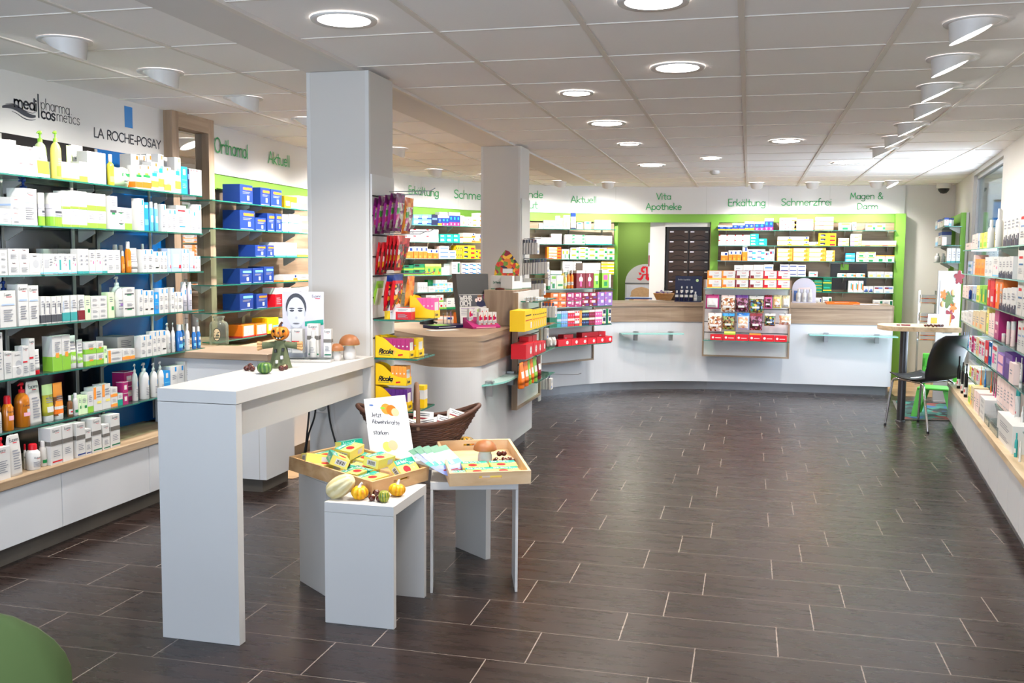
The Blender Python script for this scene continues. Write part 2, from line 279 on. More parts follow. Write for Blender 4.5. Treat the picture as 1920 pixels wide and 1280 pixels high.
# right wall: white piers, and the shop window between them
def wr(y0, y1, z0, z1, name, m='white_wall', o=1.17, th=.14):
    return struct(MB().prism([(rwx(y0, o), y0), (rwx(y1, o), y1), (rwx(y1, o)+th, y1), (rwx(y0, o)+th, y0)], z0, z1, m).build(name))
WY0, WY1 = 8.95, 11.05
wr(WY1, 13.0, 0, CE, 'wall_right'); wr(-1.6, WY0, 0, CE, 'wall_right.001'); wr(WY0, WY1, CE-.05, CE, 'wall_right.002'); wr(WY0, WY1, 0, .42, 'wall_right.003')
wf = struct(MB().prism([(rwx(y, o), y) for y, o in ((WY0, 1.2), (WY1, 1.2), (WY1, 1.25), (WY0, 1.25))], .42, .46, 'white_board')
     .prism([(rwx(y, o), y) for y, o in ((WY0, 1.2), (WY1, 1.2), (WY1, 1.25), (WY0, 1.25))], CE-.09, CE-.05, 'white_board')
     .prism([(rwx(y, o), y) for y, o in ((WY1-.05, 1.2), (WY1, 1.2), (WY1, 1.25), (WY1-.05, 1.25))], .42, CE-.05, 'white_board')
     .prism([(rwx(y, o), y) for y, o in ((WY0, 1.2), (WY0+.05, 1.2), (WY0+.05, 1.25), (WY0, 1.25))], .42, CE-.05, 'white_board').build('window_1'))
g_ = MB().prism([(rwx(y, o), y) for y, o in ((WY0+.05, 1.222), (WY1-.05, 1.222), (WY1-.05, 1.228), (WY0+.05, 1.228))], .46, CE-.09, 'window_glass').build('window_pane', wf)
# outside the window: the neighbouring rendered wall with a poster case
struct(MB().prism([(3.75, 9.0), (3.75, 14.5), (3.87, 14.5), (3.87, 9.0)], -.1, 3.6, 'white_wall').prism([(2.55, 14.3), (3.75, 14.3), (3.75, 14.42), (2.55, 14.42)], -.1, 3.6, 'white_wall').build('wall_outside'))
mat('poster_blue', '2f7fc0', rough=.4, vary=.5, scale=14)
p = aty(1851, 365, 14.3); pc = thing('poster_case', (p.x+.55, 14.295, p.z-.7), 'tall white poster case with a blue picture on the wall outside the window', 'poster case')
MB().box(-.55, -.05, -1.4, .55, 0, .70, 'counter_white').build('case_frame', pc, bevel=.006)
MB().box(-.48, -.056, .26, .48, -.05, .62, 'poster_blue').box(-.48, -.057, .60, .48, -.055, .63, 'ink_k').build('poster', pc)
# front of the shop, behind the camera: a wide shop window
FX0, FX1, FZ0, FZ1 = -3.4, .85, .35, 2.36
struct(MB().box(-3.98, -1.6, 0, FX0, -1.5, CE, 'white_wall').box(FX1, -1.6, 0, 1.3, -1.5, CE, 'white_wall').box(FX0, -1.6, 0, FX1, -1.5, FZ0, 'white_wall').box(FX0, -1.6, FZ1, FX1, -1.5, CE, 'white_wall').build('wall_front'))
w2 = struct(MB().box(FX0, -1.58, FZ0, FX1, -1.52, FZ0+.05, 'steel').box(FX0, -1.58, FZ1-.05, FX1, -1.52, FZ1, 'steel').box(FX0, -1.58, FZ0, FX0+.05, -1.52, FZ1, 'steel').box(FX1-.05, -1.58, FZ0, FX1, -1.52, FZ1, 'steel').box(-1.3, -1.58, FZ0, -1.24, -1.52, FZ1, 'steel').build('window_2'))
MB().box(FX0+.05, -1.553, FZ0+.05, FX1-.05, -1.547, FZ1-.05, 'window_glass').build('window_pane', w2)
def area(name, loc, sx_, sy_, power, color, rot):
    l = bpy.data.lights.new(name, 'AREA'); l.shape = 'RECTANGLE'; l.size = sx_; l.size_y = sy_; l.energy = power; l.color = color
    o = bpy.data.objects.new(name, l); COL.objects.link(o); o.location = loc; o.rotation_euler = rot; o.visible_camera = False; return o
area('daylight_front', ((FX0+FX1)/2, -1.46, (FZ0+FZ1)/2), FX1-FX0-.2, FZ1-FZ0-.2, WINDOW_W, (.76, .87, 1.0), (PI/2+.80, 0, 0))
area('daylight_side', (rwx(10)+.0, 10.0, 1.4), 1.9, 1.8, SIDE_W, (.76, .87, 1.0), (PI/2, 0, PI/2-.0997))
rl = thing('added_fill_lamp', (-1.6, 13.5, CE-.325), 'added unseen fill lamp in the green room behind the opening', 'ceiling lamp'); MB().lathe([(.001, -.03), (.12, -.03), (.13, -.004), (.13, -.0)], 28, 'lamp_glow').build('diffuser', rl); area('room_fill', (-1.6, 13.5, CE-.37), .2, .2, 4, (1, .93, .85), (0, 0, 0))  # unseen lamp and light, added to brighten the dark room behind the opening
sun = bpy.data.lights.new('sun', 'SUN'); sun.energy = 3.2; sun.angle = .01; sun.color = (1, .95, .88); so = bpy.data.objects.new('sun', sun); COL.objects.link(so); so.rotation_euler = Vector((.30, .78, -.55)).to_track_quat('-Z', 'Y').to_euler()
# ---------------------------------------------------------------- ceiling lamps
dl = None
DLS = [((-1.606, 3.651), .108, 'nearest the first pillar'), ((-.37, 3.63), .108, 'cut off by the top of the picture'), ((-.372, 4.885), .108, 'one tile row behind the topmost lamp'), ((-.99, 5.512), .079, 'level with the back of the first pillar'), ((-.997, 6.767), .108, 'halfway between the two pillars'),
       ((-.99, 8.009), .079, 'level with the second pillar'), ((-.99, 9.844), .112, 'beyond the second pillar above the hanging panels'), ((-.376, 9.263), .079, 'beside the smoke detector'), ((.258, 8.009), .108, 'above the middle of the empty floor'), ((.878, 9.868), .112, 'above the consultation table')]
for (x, y), r, w in DLS:
    t = thing('recessed_downlight', (x, y, CE-.004), f'round glowing recessed downlight {w}', 'ceiling lamp', group='recessed downlights in the ceiling')
    MB().lathe([(r*.98, -.004), (r*1.2, -.008), (r*1.24, -.001), (r*1.24, .0)], 40, 'lamp_white', cap=False).build('rim', t)
    MB().lathe([(1e-6, -.0035), (r, -.0035)], 40, 'lamp_glow', cap=False).build('diffuser', t)
    l = bpy.data.lights.new('downlight', 'AREA'); l.shape = 'DISK'; l.size = r*1.9; l.energy = DOWN_W; l.color = (1, .93, .85); l.spread = 2.2
    lo = bpy.data.objects.new('downlight', l); COL.objects.link(lo); lo.location = (x, y, CE-.02)
def scoop(x, y, aim, label, r=.095, power=SCOOP_W, size=2.3, lit=True):
    az = math.atan2(aim[1]-y, aim[0]-x)
    t = thing('scoop_spotlight', (x, y, CE-.004), label, 'spotlight', rot=az, group='scoop spotlights along the shelves')
    MB().lathe([(r*1.0, -.003), (r*1.22, -.005), (r*1.24, 0)], 32, 'lamp_white', cap=False).build('rim', t)
    n = 28; vs = []; b = MB()                                    # a bowl cut by a slanting plane that opens towards the shelves
    for k in range(n):
        a = 2*PI*k/n; vs.append((r*math.cos(a), r*math.sin(a), 0))
    lo_ = [(r*.82*math.cos(2*PI*k/n)-.012, r*.82*math.sin(2*PI*k/n), -.012-.072*(.5-.5*math.cos(2*PI*k/n))**.9) for k in range(n)]
    b.add(vs+lo_, [(k, n+k, n+(k+1) % n, (k+1) % n) for k in range(n)], 'lamp_white', True); b.build('housing', t)
    MB().add([(p[0]*.95+.001, p[1]*.95, p[2]+.004) for p in lo_], [tuple(range(n))[::-1]], 'spot_glow').build('lamp_face', t)
    l = bpy.data.lights.new('spot', 'SPOT'); l.energy = power; l.spot_size = size; l.spot_blend = 1; l.color = (1, .96, .91); l.shadow_soft_size = .05
    o = bpy.data.objects.new('spot', l); COL.objects.link(o); o.location = (x+.03*math.cos(az), y+.03*math.sin(az), CE-.09)
    o.rotation_euler = (Vector(aim)-o.location).to_track_quat('-Z', 'Y').to_euler()
ORD = ['first', 'second', 'third', 'fourth', 'fifth', 'sixth', 'seventh', 'eighth']
for i, (x, y) in enumerate([(.842, 4.211), (.898, 4.925), (.975, 5.675), (1.045, 6.37), (1.07, 7.202), (1.076, 7.915), (1.078, 8.672)]):
    scoop(x, y, (rwx(y), y, 1.25), f'lit white scoop spotlight, {ORD[i]} from the front in the row by the window wall', power=SCOOP_W*.32)
for i, (x, y) in enumerate([(-2.987, 3.748), (-3.0, 4.481), (-2.994, 5.31)]):
    scoop(x, y, (-3.60, y, .9), f'white scoop spotlight turned away, {ORD[i]} along the black and blue shelving', power=SCOOP_W*.52)
for i, (x, y) in enumerate([(-3.0, 6.2), (-3.05, 7.1), (-3.05, 8.0)]):
    scoop(x, y, (-3.60, y, .9), f'scoop spotlight hidden behind the first pillar, {ORD[i]} along the oak wall', power=SCOOP_W*1.4)
for x, y, aim, w in [(-3.35, 9.99, (-3.95, 10.5, .9), 'nearer one before the curved header'), (-2.95, 10.67, (-3.5, 11.3, .9), 'half hidden by the second pillar'), (-2.291, 11.69, (-2.6, 12.35, .9), 'first beyond the second pillar'), (-1.743, 12.02, (-1.85, 12.82, .9), 'at the end of the ceiling band'),
                     (.065, 12.3, (.05, 12.82, .9), 'above the wall lettering on the back wall, first of three'), (.727, 12.35, (.75, 12.82, .9), 'above the back wall, middle of three'), (1.465, 12.35, (1.45, 12.82, .9), 'above the back wall, last of three')]:
    scoop(x, y, aim, f'small white scoop spotlight {w}', r=.085, power=SCOOP_W*.8)
scoop(1.638, 12.2, (2.3, 11.9, 1.2), 'lit scoop spotlight facing the corner with the green frame', r=.08, power=SCOOP_W*.10)
t = thing('security_camera', (2.29, 12.75, CE), 'white dome security camera under the ceiling in the far corner', 'camera')
MB().lathe([(.085, 0), (.085, -.05), (.07, -.06)], 28, 'lamp_white').build('housing', t)
MB().lathe([(.066, -.06), (.06, -.085), (.035, -.115), (.001, -.122)], 28, 'black_plastic').build('dome', t)
t = thing('smoke_detector', (-.387, 10.594, CE), 'small pale round smoke detector on the ceiling', 'smoke detector')
MB().lathe([(.05, 0), (.055, -.02), (.04, -.035), (.001, -.04)], 24, 'lamp_white').build('housing', t); MB().lathe([(.042, -.033), (.03, -.042), (.001, -.044)], 20, 'bracket_grey').build('sensor_cap', t)

# ================================================================ headers with lettering
HP = [(-3.80, 6.17), (-3.82, 7.0), (-3.84, 7.8), (-3.88, 8.8), (-3.92, 9.7), (-3.93, 10.3), (-3.86, 10.75), (-3.68, 11.15), (-3.44, 11.62), (-3.14, 11.98), (-2.75, 12.28), (-2.25, 12.56), (-1.75, 12.75), (-1.2, 12.86), (-.6, 12.91), (0, 12.93), (.65, 12.93), (1.3, 12.93), (1.88, 12.93)]
def smooth_path(P, n=6):
    out = []
    for i in range(len(P)-1):
        p0, p1, p2, p3 = P[max(i-1, 0)], P[i], P[i+1], P[min(i+2, len(P)-1)]
        for k in range(n):
            t_ = k/n; out.append(tuple(.5*(2*b+(c-a)*t_+(2*a-5*b+4*c-d)*t_**2+(3*b-a-3*c+d)*t_**3) for a, b, c, d in zip(p0, p1, p2, p3)))
    return out+[P[-1]]
HS = smooth_path(HP)
def off(path, d):
    out = []
    for i, p in enumerate(path):
        a = Vector(path[max(i-1, 0)]); b = Vector(path[min(i+1, len(path)-1)]); q = (b-a).normalized(); out.append((p[0]+q.y*d, p[1]-q.x*d))
    return out
def strip(path, d0, d1, z0, z1, m, name, parent=None):           # a wall panel that follows the curved plan
    a, b = off(path, d0), off(path, d1); n = len(path); mb = MB()
    vs = [(x, y, z) for z in (z0, z1) for pth in (a, b) for x, y in pth]
    f = []
    for i in range(n-1):
        f += [(n+i, n+i+1, 3*n+i+1, 3*n+i), (i+1, i, 2*n+i, 2*n+i+1), (i, i+1, n+i+1, n+i), (2*n+i, 3*n+i, 3*n+i+1, 2*n+i+1)]
    f += [(0, n, 3*n, 2*n), (n-1, 3*n-1, 4*n-1, 2*n-1)]
    mb.add(vs, f, m, False); return mb.build(name, parent)
HB = 2.095
hd = strip(HS, -.03, .0, HB, CE, 'white_board', 'shelf_header'); tag(hd, 'long curved white header board with green words over the far shelves', 'header board')
def cum(path):
    s = [0]
    for a, b in zip(path, path[1:]): s.append(s[-1]+math.hypot(b[0]-a[0], b[1]-a[1]))
    return s
HC = cum(HS)
def hmap(s, z, d=.008):
    i = 0
    while i < len(HC)-2 and HC[i+1] < s: i += 1
    t_ = (s-HC[i])/(HC[i+1]-HC[i]); a, b = Vector(HS[i]), Vector(HS[i+1]); q = (b-a).normalized(); p = a.lerp(b, t_)
    return (p.x+q.y*d, p.y-q.x*d, z)
def sfind(u, z):
    best = min(range(0, 2000), key=lambda k: abs(proj(hmap(HC[-1]*k/1999, z))[0]-u)); return HC[-1]*best/1999
for w, ul, ur, vt, vb in [('Orthomol', 402, 466, 265, 291), ('Aktuell', 503, 544, 288, 309), ('Erkältung', 766, 823, 351, 366), ('Schmerzfrei', 851, 951, 359, 374), ('Gesunde', 951, 1019, 357, 370), ('Haut', 968, 1009, 377, 390), ('Aktuell', 1070, 1119, 368, 380), ('Vita', 1230, 1259, 362, 374), ('Apotheke', 1211, 1279, 381, 393), ('Erkältung', 1365, 1436, 373, 386), ('Schmerzfrei', 1465, 1560, 372, 385), ('Magen &', 1593, 1656, 361, 373), ('Darm', 1607, 1647, 381, 392)]:
    s0, s1 = sfind(ul, 2.25), sfind(ur, 2.25); c = hmap((s0+s1)/2, 2.2); h = zat(c[0], c[1], vt)-zat(c[0], c[1], vb); zb = zat(c[0], c[1], vb)
    mb = MB(); text(mb, w, h, h*.115, 'sign_green', lambda x, z: hmap(s0+x, zb+z), xs=(s1-s0)/twidth(w, h)); mb.build('lettering', hd)
sm = MB()
for u in (1155, 1325, 1441, 1556, 860):
    s_ = sfind(u, 2.3); sm.add([hmap(s_-.0015, HB, .001), hmap(s_+.0015, HB, .001), hmap(s_+.0015, CE, .001), hmap(s_-.0015, CE, .001)], [(0, 1, 2, 3)], 'bracket_grey')
sm.build('panel_joint', hd)
# left header with two manufacturers' signs
hl = tag(bx('shelf_header', -3.84, -1.5, 2.125, -3.775, 5.66, CE, 'white_board'), 'white header board with dark wave sign and blue square sign over the left shelves', 'header board')
fl = lambda y, z: (-3.774, y, z)
def lsign(w, ul, ur, v_t, v_b, wt, m, xs=None):                  # letters on the plane X = -3.774 between two columns
    a, b = atx(ul, v_b, -3.774), atx(ur, v_b, -3.774); h = zat(-3.774, a.y, v_t)-a.z; mb = MB(); k = (b.z-a.z)/(b.y-a.y)*0
    text(mb, w, h, wt, m, lambda x, z: (-3.7735, a.y+x, a.z+z), xs=(b.y-a.y)/twidth(w, h)); return mb.build('lettering', hl)
lsign('medi', 26, 70, 177, 199, .0105, 'sign_dark'); lsign('pharma', 76, 131, 183, 204, .0042, 'sign_dark'); lsign('cos', 77, 104, 200, 221, .0105, 'sign_dark'); lsign('metics', 106, 150, 206, 226, .0042, 'sign_dark')
y_ = atx(72, 200, -3.774).y; MB().quad(fl(y_-.006, zat(-3.774, y_, 221)), fl(y_+.006, zat(-3.774, y_, 221)), fl(y_+.006, zat(-3.774, y_, 176)), fl(y_-.006, zat(-3.774, y_, 176)), 'sign_dark').build('lettering', hl)
for pts, th in (([(4, 200), (14, 199), (24, 200), (33, 204), (42, 210), (51, 215), (60, 218), (67, 218)], .03), ([(10, 195), (20, 194), (31, 197), (41, 204), (50, 209), (60, 212), (67, 211)], .005), ([(22, 208), (32, 213), (42, 220), (51, 224), (60, 225), (67, 224)], .006)):
    wv = MB(); q = [(lambda y: (y, zat(-3.774, y, v)))(atx(u, v, -3.774).y) for u, v in pts]; q = smooth_path(q, 5); n = len(q)
    for i in range(n-1):
        t0, t1 = (th*min(1, .35+.65*math.sin(PI*k/(n-1))) for k in (i, i+1)); wv.quad(fl(q[i][0], q[i][1]-t0/2), fl(q[i+1][0], q[i+1][1]-t1/2), fl(q[i+1][0], q[i+1][1]+t1/2), fl(q[i][0], q[i][1]+t0/2), 'sign_dark')
    wv.build('wave_emblem', hl)
p = atx(233, 198, -3.774); q = atx(249, 241, -3.774); MB().quad(fl(p.y, q.z), fl(q.y, q.z), fl(q.y, p.z), fl(p.y, p.z), 'sign_blue').build('square_emblem', hl)
lsign('LA ROCHE-POSAY', 176, 301, 239, 256, .0085, 'sign_dark')
# green surround and oak back panels under the headers
gf = strip(HS, -.045, -.012, 1.985, HB, 'frame_green', 'shelf_surround'); tag(gf, 'lime green surround framing the oak shelf walls under the long header', 'shelf surround')
bx('side_post', -1.84, 12.86, 0, -1.72, 12.94, 2.0, 'frame_green', gf); bx('side_post', -.50, 12.90, 0, -.40, 12.945, 2.0, 'frame_green', gf); bx('side_post', 1.765, 12.80, 0, 1.88, 12.945, 2.09, 'frame_green', gf)
bx('side_post', -3.80, 6.17, .9, -3.772, 6.21, 2.1, 'frame_green', gf)
def sub(u0, u1, zz=1.5): return [p for p, s in zip(HS, HC) if sfind(u0, zz) <= s <= sfind(u1, zz)]
i0 = next(i for i, p in enumerate(HS) if p[1] > 12.7); back = strip(HS[:i0+2], -.075, -.047, 0, 1.995, 'oak', 'wall_panel'); struct(back)
struct(bx('wall_panel', -.41, 12.949, 0, 1.78, 12.969, 1.983, 'oak'))
# left shelving backs
struct(MB().box(-3.83, -1.5, .42, -3.778, 4.965, 2.125, 'panel_black').box(-3.83, 4.1, .42, -3.7775, 4.103, 2.125, 'ink_d').build('wall_panel'))
struct(bx('wall_panel', -3.83, 4.967, .42, -3.778, 5.655, 2.125, 'panel_blue'))
# oak mirror frame between the left shelving and the oak wall
mf = thing('mirror', (-3.84, 5.655, 0), 'tall narrow mirror in a deep oak frame between two shelf walls', 'mirror')
MB().box(0, 0, .845, .13, .075, CE, 'oak_vertical').build('frame_side', mf, bevel=.002); MB().box(0, .44, .845, .13, .51, CE, 'oak_vertical').build('frame_side', mf, bevel=.002)
MB().box(0, .075, CE-.10, .13, .44, CE, 'oak').build('frame_top', mf); MB().box(0, .075, .845, .13, .44, .92, 'oak').build('frame_bottom', mf)
MB().box(.0, .075, .92, .075, .44, CE-.10, 'mirror').build('mirror_glass', mf)
# ================================================================ fixed furniture
def arcpts(cx, cy_, r, a0, a1, n=12): return [(cx+r*math.cos(math.radians(a0+(a1-a0)*i/n)), cy_+r*math.sin(math.radians(a0+(a1-a0)*i/n))) for i in range(n+1)]
# left base cabinets under the black and blue shelving
cab = thing('base_cabinet', (0, 0, 0), 'low white cabinet row with oak top under the black and blue shelving', 'cabinet')
MB().box(-3.84, -1.4, .10, -3.415, 5.37, .385, 'counter_white').build('carcass', cab)
for y0, y1 in [(-1.4, -.6), (-.6, .2), (.2, 1.0), (1.0, 1.8), (1.8, 2.6), (2.6, 3.37), (3.37, 4.13), (4.13, 4.87), (4.87, 5.37)]: MB().box(-3.415, y0+.002, .10, -3.395, y1-.002, .38, 'counter_white').build('door', cab, bevel=.002)
MB().box(-3.84, -1.4, .385, -3.38, 5.37, .428, 'oak_along').build('top', cab, bevel=.003)
MB().box(-3.84, -1.4, 0, -3.45, 5.37, .10, 'plinth_dark').build('plinth', cab)
# white cabinet with oak top at the end of the left run
c2 = thing('corner_cabinet', (0, 0, 0), 'white cabinet with overhanging oak top carrying the big glass jar', 'cabinet')
MB().box(-3.70, 5.385, .09, -2.915, 5.77, .845, 'counter_white').box(-2.9645, 5.384, .09, -2.9615, 5.386, .845, 'bracket_grey').build('body', c2); MB().box(-3.70, 5.345, .85, -2.875, 5.80, .892, 'oak').build('top', c2, bevel=.003); MB().box(-3.70, 5.425, 0, -2.965, 5.77, .09, 'plinth_dark').build('plinth', c2)
c3 = thing('base_cabinet', (0, 0, 0), 'white base cabinet under the oak wall with blue boxes', 'cabinet')
MB().box(-3.80, 5.805, .10, -3.22, 9.0, .80, 'counter_white').build('body', c3); MB().box(-3.80, 5.81, .80, -3.2, 9.0, .84, 'oak_along').build('top', c3); MB().box(-3.80, 5.80, 0, -3.255, 9.0, .10, 'plinth_dark').build('plinth', c3)
# white high desk running to the first pillar
dk = thing('high_desk', (-2.2, 3.215, 0), 'long white high desk with slab end reaching to the first pillar', 'desk')
MB().box(0, 0, .94, .338, 1.372, .99, 'white_board').build('top', dk, bevel=.0015)
MB().box(.0, 0, 0, .335, .045, .938, 'white_board').build('end_panel', dk, bevel=.0015)
MB().box(.27, .045, .80, .29, 1.372, .94, 'white_board').build('apron', dk)
MB().box(0, 1.335, .0, .335, 1.372, .938, 'white_board').build('end_panel', dk)
t = thing('power_socket', aty(605, 747, 4.548), 'white double power socket under the high desk by the cables', 'socket')
MB().box(-.04, -.012, -.075, .04, .0, .075, 'lamp_white').build('plate', t, bevel=.004); b = MB()
for dz in (-.036, .036): b.lathe([(.026, 0), (.024, .002), (.02, -.006), (.001, -.006)], 20, 'white_board', cap=False)
b = MB(); b.M = Matrix.Rotation(PI/2, 4, 'X'); [b.lathe([(.028, .012), (.026, .014), (.02, .0125), (.001, .0125)], 20, 'bracket_grey', c=(0, dz, 0), cap=False) for dz in (-.036, .036)]; b.build('outlet', t)
for i, (lab, pts) in enumerate([('thick dark cable hanging straight down under the high desk', [(581, 752, 4.42), (578, 790, 4.42), (574, 830, 4.42), (571, 870, 4.42)]), ('dark cable looping left below the high desk', [(592, 748, 4.45), (590, 780, 4.45), (577, 822, 4.45), (573, 880, 4.45)]), ('dark cable hanging from the white socket', [(614, 741, 4.5), (616, 770, 4.5), (621, 800, 4.5), (632, 840, 4.5), (640, 880, 4.5)])]):
    P = [aty(u, v, y) for u, v, y in pts]; P.append(Vector((P[-1].x+.02, P[-1].y, .012))); P = [Vector(q) for q in smooth_path([tuple(p) for p in P], 5)]
    tag(MB().tube(P, .005, 8, 'black_plastic').build('power_cable'), lab, 'cable', 'cables under the high desk')
# ---------------------------------------------------------------- service counter near the second pillar
def rounded(V, r, a_in, a_out, n=40):           # fillet at vertex V between unit directions a_in (towards previous) and a_out (towards next)
    V = Vector(V); a, b = Vector(a_in).normalized(), Vector(a_out).normalized(); ang = a.angle(b); tl = r/math.tan(ang/2); c = V+(a+b).normalized()*(r/math.sin(ang/2)); s = V+a*tl; e = V+b*tl
    a0 = math.atan2(*(s-c).yx); a1 = math.atan2(*(e-c).yx); d = (a1-a0+PI) % (2*PI)-PI
    return [(c.x+r*math.cos(a0+d*k/n), c.y+r*math.sin(a0+d*k/n)) for k in range(n+1)]
def cpoly(o): 
    return [(-1.71+o, 7.64+o*.5)]+rounded((-1.71+o, 5.57-o*1.2), .21+o, (0, 1), (-.68, .735))+[(-2.62-o*.3, 6.55-o), (-2.7, 7.0), (-2.35, 7.64)]
ca = thing('service_counter', (0, 0, 0), 'white service counter with a rounded oak front beside the second pillar', 'counter')
MB().prism(cpoly(0), .10, .785, 'counter_white', smooth=False).build('body', ca); MB().prism(cpoly(.012), .785, .95, 'oak', smooth=False).build('oak_band', ca); MB().prism(cpoly(.02), .95, .985, 'oak', smooth=False).build('top', ca); MB().prism(cpoly(-.05), 0, .10, 'plinth_metal').build('plinth', ca)
MB().box(-1.955, 7.02, .985, -1.728, 7.62, 1.255, 'oak_vertical').build('raised_block', ca, bevel=.003)
# ---------------------------------------------------------------- the long curved counter
CP = [(-2.3, 9.45), (-2.22, 9.72), (-2.09, 10.03), (-1.88, 10.34), (-1.57, 10.66), (-1.12, 10.95), (-.57, 11.14), (.02, 11.22), (.6, 11.25), (1.2, 11.27), (1.52, 11.28)]
CS = smooth_path(CP, 4)
def band(name, d, z0, z1, m, parent, back=.62, endr=.06):
    f = off(CS, d); e = f[-1]; f = f[:-1]+arcpts(e[0], e[1]+endr, endr, -90, 0, 6); bk = off(CS, -back); mb = MB()
    poly = f+[(e[0]+endr, bk[-1][1])]+bk[::-1]; n = len(f); k = len(poly)
    mb.add([(x, y, z) for z in (z0, z1) for x, y in poly], [(i, (i+1) % k, k+(i+1) % k, k+i) for i in range(k)], m, False)
    tb_ = f; bb = [(e[0]+endr, bk[-1][1])]*7+bk[:-1][::-1]; L = len(CS)-1
    for z, fl_ in ((z0, 1), (z1, 0)):
        fv = [(x, y, z) for x, y in f]; bv = [(x, y, z) for x, y in bk]+[(e[0]+endr, bk[-1][1], z)]
        fs = []
        for i in range(len(f)-1):
            j0, j1 = min(i, len(bv)-1), min(i+1, len(bv)-1); q = (i, i+1, len(f)+j1, len(f)+j0) if j0 != j1 else (i, i+1, len(f)+j0)
            fs.append(q[::-1] if fl_ else q)
        mb.add(fv+bv, fs, m)
    return mb.build(name, parent)
cb = thing('service_counter', (0, 0, 0), 'long curved white service counter with oak top along the back of the shop', 'counter')
band('body', 0, .10, .787, 'counter_white', cb); band('oak_band', .012, .787, .965, 'oak', cb); band('top', .025, .965, 1.003, 'oak', cb, .63); band('plinth', -.06, 0, .10, 'plinth_metal', cb, .6, .04)
# ---------------------------------------------------------------- glass shelves
def bracket(name, parent, P, n, length=.11, h=.065, th=.003):     # triangular shelf bracket at P (top, wall side); n points away from the wall
    n = Vector((n[0], n[1])).normalized(); s = Vector((-n.y, n.x))*th
    a = [(P[0], P[1], P[2]), (P[0]+n.x*length, P[1]+n.y*length, P[2]), (P[0]+n.x*length, P[1]+n.y*length, P[2]-.014), (P[0]+n.x*.016, P[1]+n.y*.016, P[2]-h), (P[0], P[1], P[2]-h)]
    f = [(x+s.x, y+s.y, z) for x, y, z in a]; g = [(x-s.x, y-s.y, z) for x, y, z in a]
    return MB().add(f+g, [(0, 1, 2, 3, 4), (9, 8, 7, 6, 5)]+[(i, 5+i, 5+(i+1) % 5, (i+1) % 5) for i in range(5)], 'bracket_grey').build(name, parent)
def gshelf(p0, p1, z, depth, label, group, edge='glass_edge', gl='shelf_glass', nbr=2, th=.008, name='glass_shelf', wall=.0, brk=True):
    p0, p1 = Vector(p0), Vector(p1); d = (p1-p0).normalized(); n = Vector((d.y, -d.x))   # n: out of the wall, towards the shopper
    L = (p1-p0).length; ang = math.atan2(d.y, d.x)
    t = thing(name, (p0.x, p0.y, z-th), label, 'glass shelf', rot=ang, group=group)
    MB().box(0, .003, 0, L, depth, th, gl).build('pane', t)
    MB().box(0, -.001, 0, L, .003, th, edge).box(-.002, 0, 0, 0, depth, th, edge).box(L, 0, 0, L+.002, depth, th, edge).build('polished_edge', t)
    if brk:
        for k in range(nbr):
            x = L*(.12+.76*k/max(nbr-1, 1)); bracket('bracket', t, (x, depth+wall, -.001), (0, -1))
    return t
LV = [1.882, 1.641, 1.396, 1.146, .896, .641]
OL2 = ['first', 'second', 'third', 'fourth', 'fifth', 'sixth']
OL = ['top', 'second', 'third', 'fourth', 'fifth', 'sixth', 'seventh']
LWX = -3.45
for i, z in enumerate(LV):
    for j, (y0, y1) in enumerate([(3.30, 4.11), (4.112, 4.855), (4.857, 5.575)]):
        gshelf((LWX+(.012 if j == 1 else 0), y0), (LWX+(.012 if j == 1 else 0), y1), z, .31,  f'{OL[i]} glass shelf from the top, {["front", "middle", "mirror-side"][j]} bay of the black and blue wall', 'glass shelves on the black and blue wall')
for i, y in enumerate((3.42, 4.0, 4.22, 4.75, 4.97, 5.48)): tag(bx('shelf_rail', -3.777, y-.010, .432, -3.77, y+.010, 2.12, 'bracket_grey'), f'grey slotted shelf rail, {OL2[i]} from the front on the black and blue wall', 'shelf rail', 'rails behind the black and blue shelves')
OV = [1.884, 1.69, 1.492, 1.293, 1.098, .893]
for i, z in enumerate(OV):
    for j, (y0, y1) in enumerate([(5.965, 6.70), (6.702, 7.44)]):
        if i == 5 and j: continue
        gshelf((-3.61+.004*j, y0), (-3.61+.004*j, y1), z, .19, f'{OL[i]} glass shelf on the oak wall, {["beside the mirror", "beside the first pillar"][j]}', 'glass shelves on the oak wall')
EP0, EP1 = Vector((-3.90, 10.53)), Vector((-3.05, 11.69)); EV = [1.879, 1.679, 1.484, 1.285, 1.082, .877]
for i, z in enumerate(EV): gshelf(EP0, EP1, z, .14, f'{OL[i]} glass shelf on the curved wall between the pillars', 'glass shelves on the curved wall', nbr=3)
AP0, AP1 = Vector((-2.80, 12.09)), Vector((-1.70, 12.50)); AV = [1.879, 1.682, 1.488, 1.293, 1.1]
for i, z in enumerate(AV): gshelf(AP0, AP1, z, .27, f'{OL[i]} glass shelf between the second pillar and the opening', 'glass shelves by the opening', nbr=3)
RV = [1.880, 1.684, 1.488, 1.292, 1.10]
RX = [(-.40, .41), (.42, 1.085), (1.09, 1.765)]
for i, z in enumerate(RV):
    for j, (x0, x1) in enumerate(RX):
        gshelf((x0, 12.75), (x1, 12.75), z, .18, f'{OL[i]} glass shelf right of the drawers, {["first", "middle", "last"][j]} bay', 'glass shelves on the back wall', nbr=2)
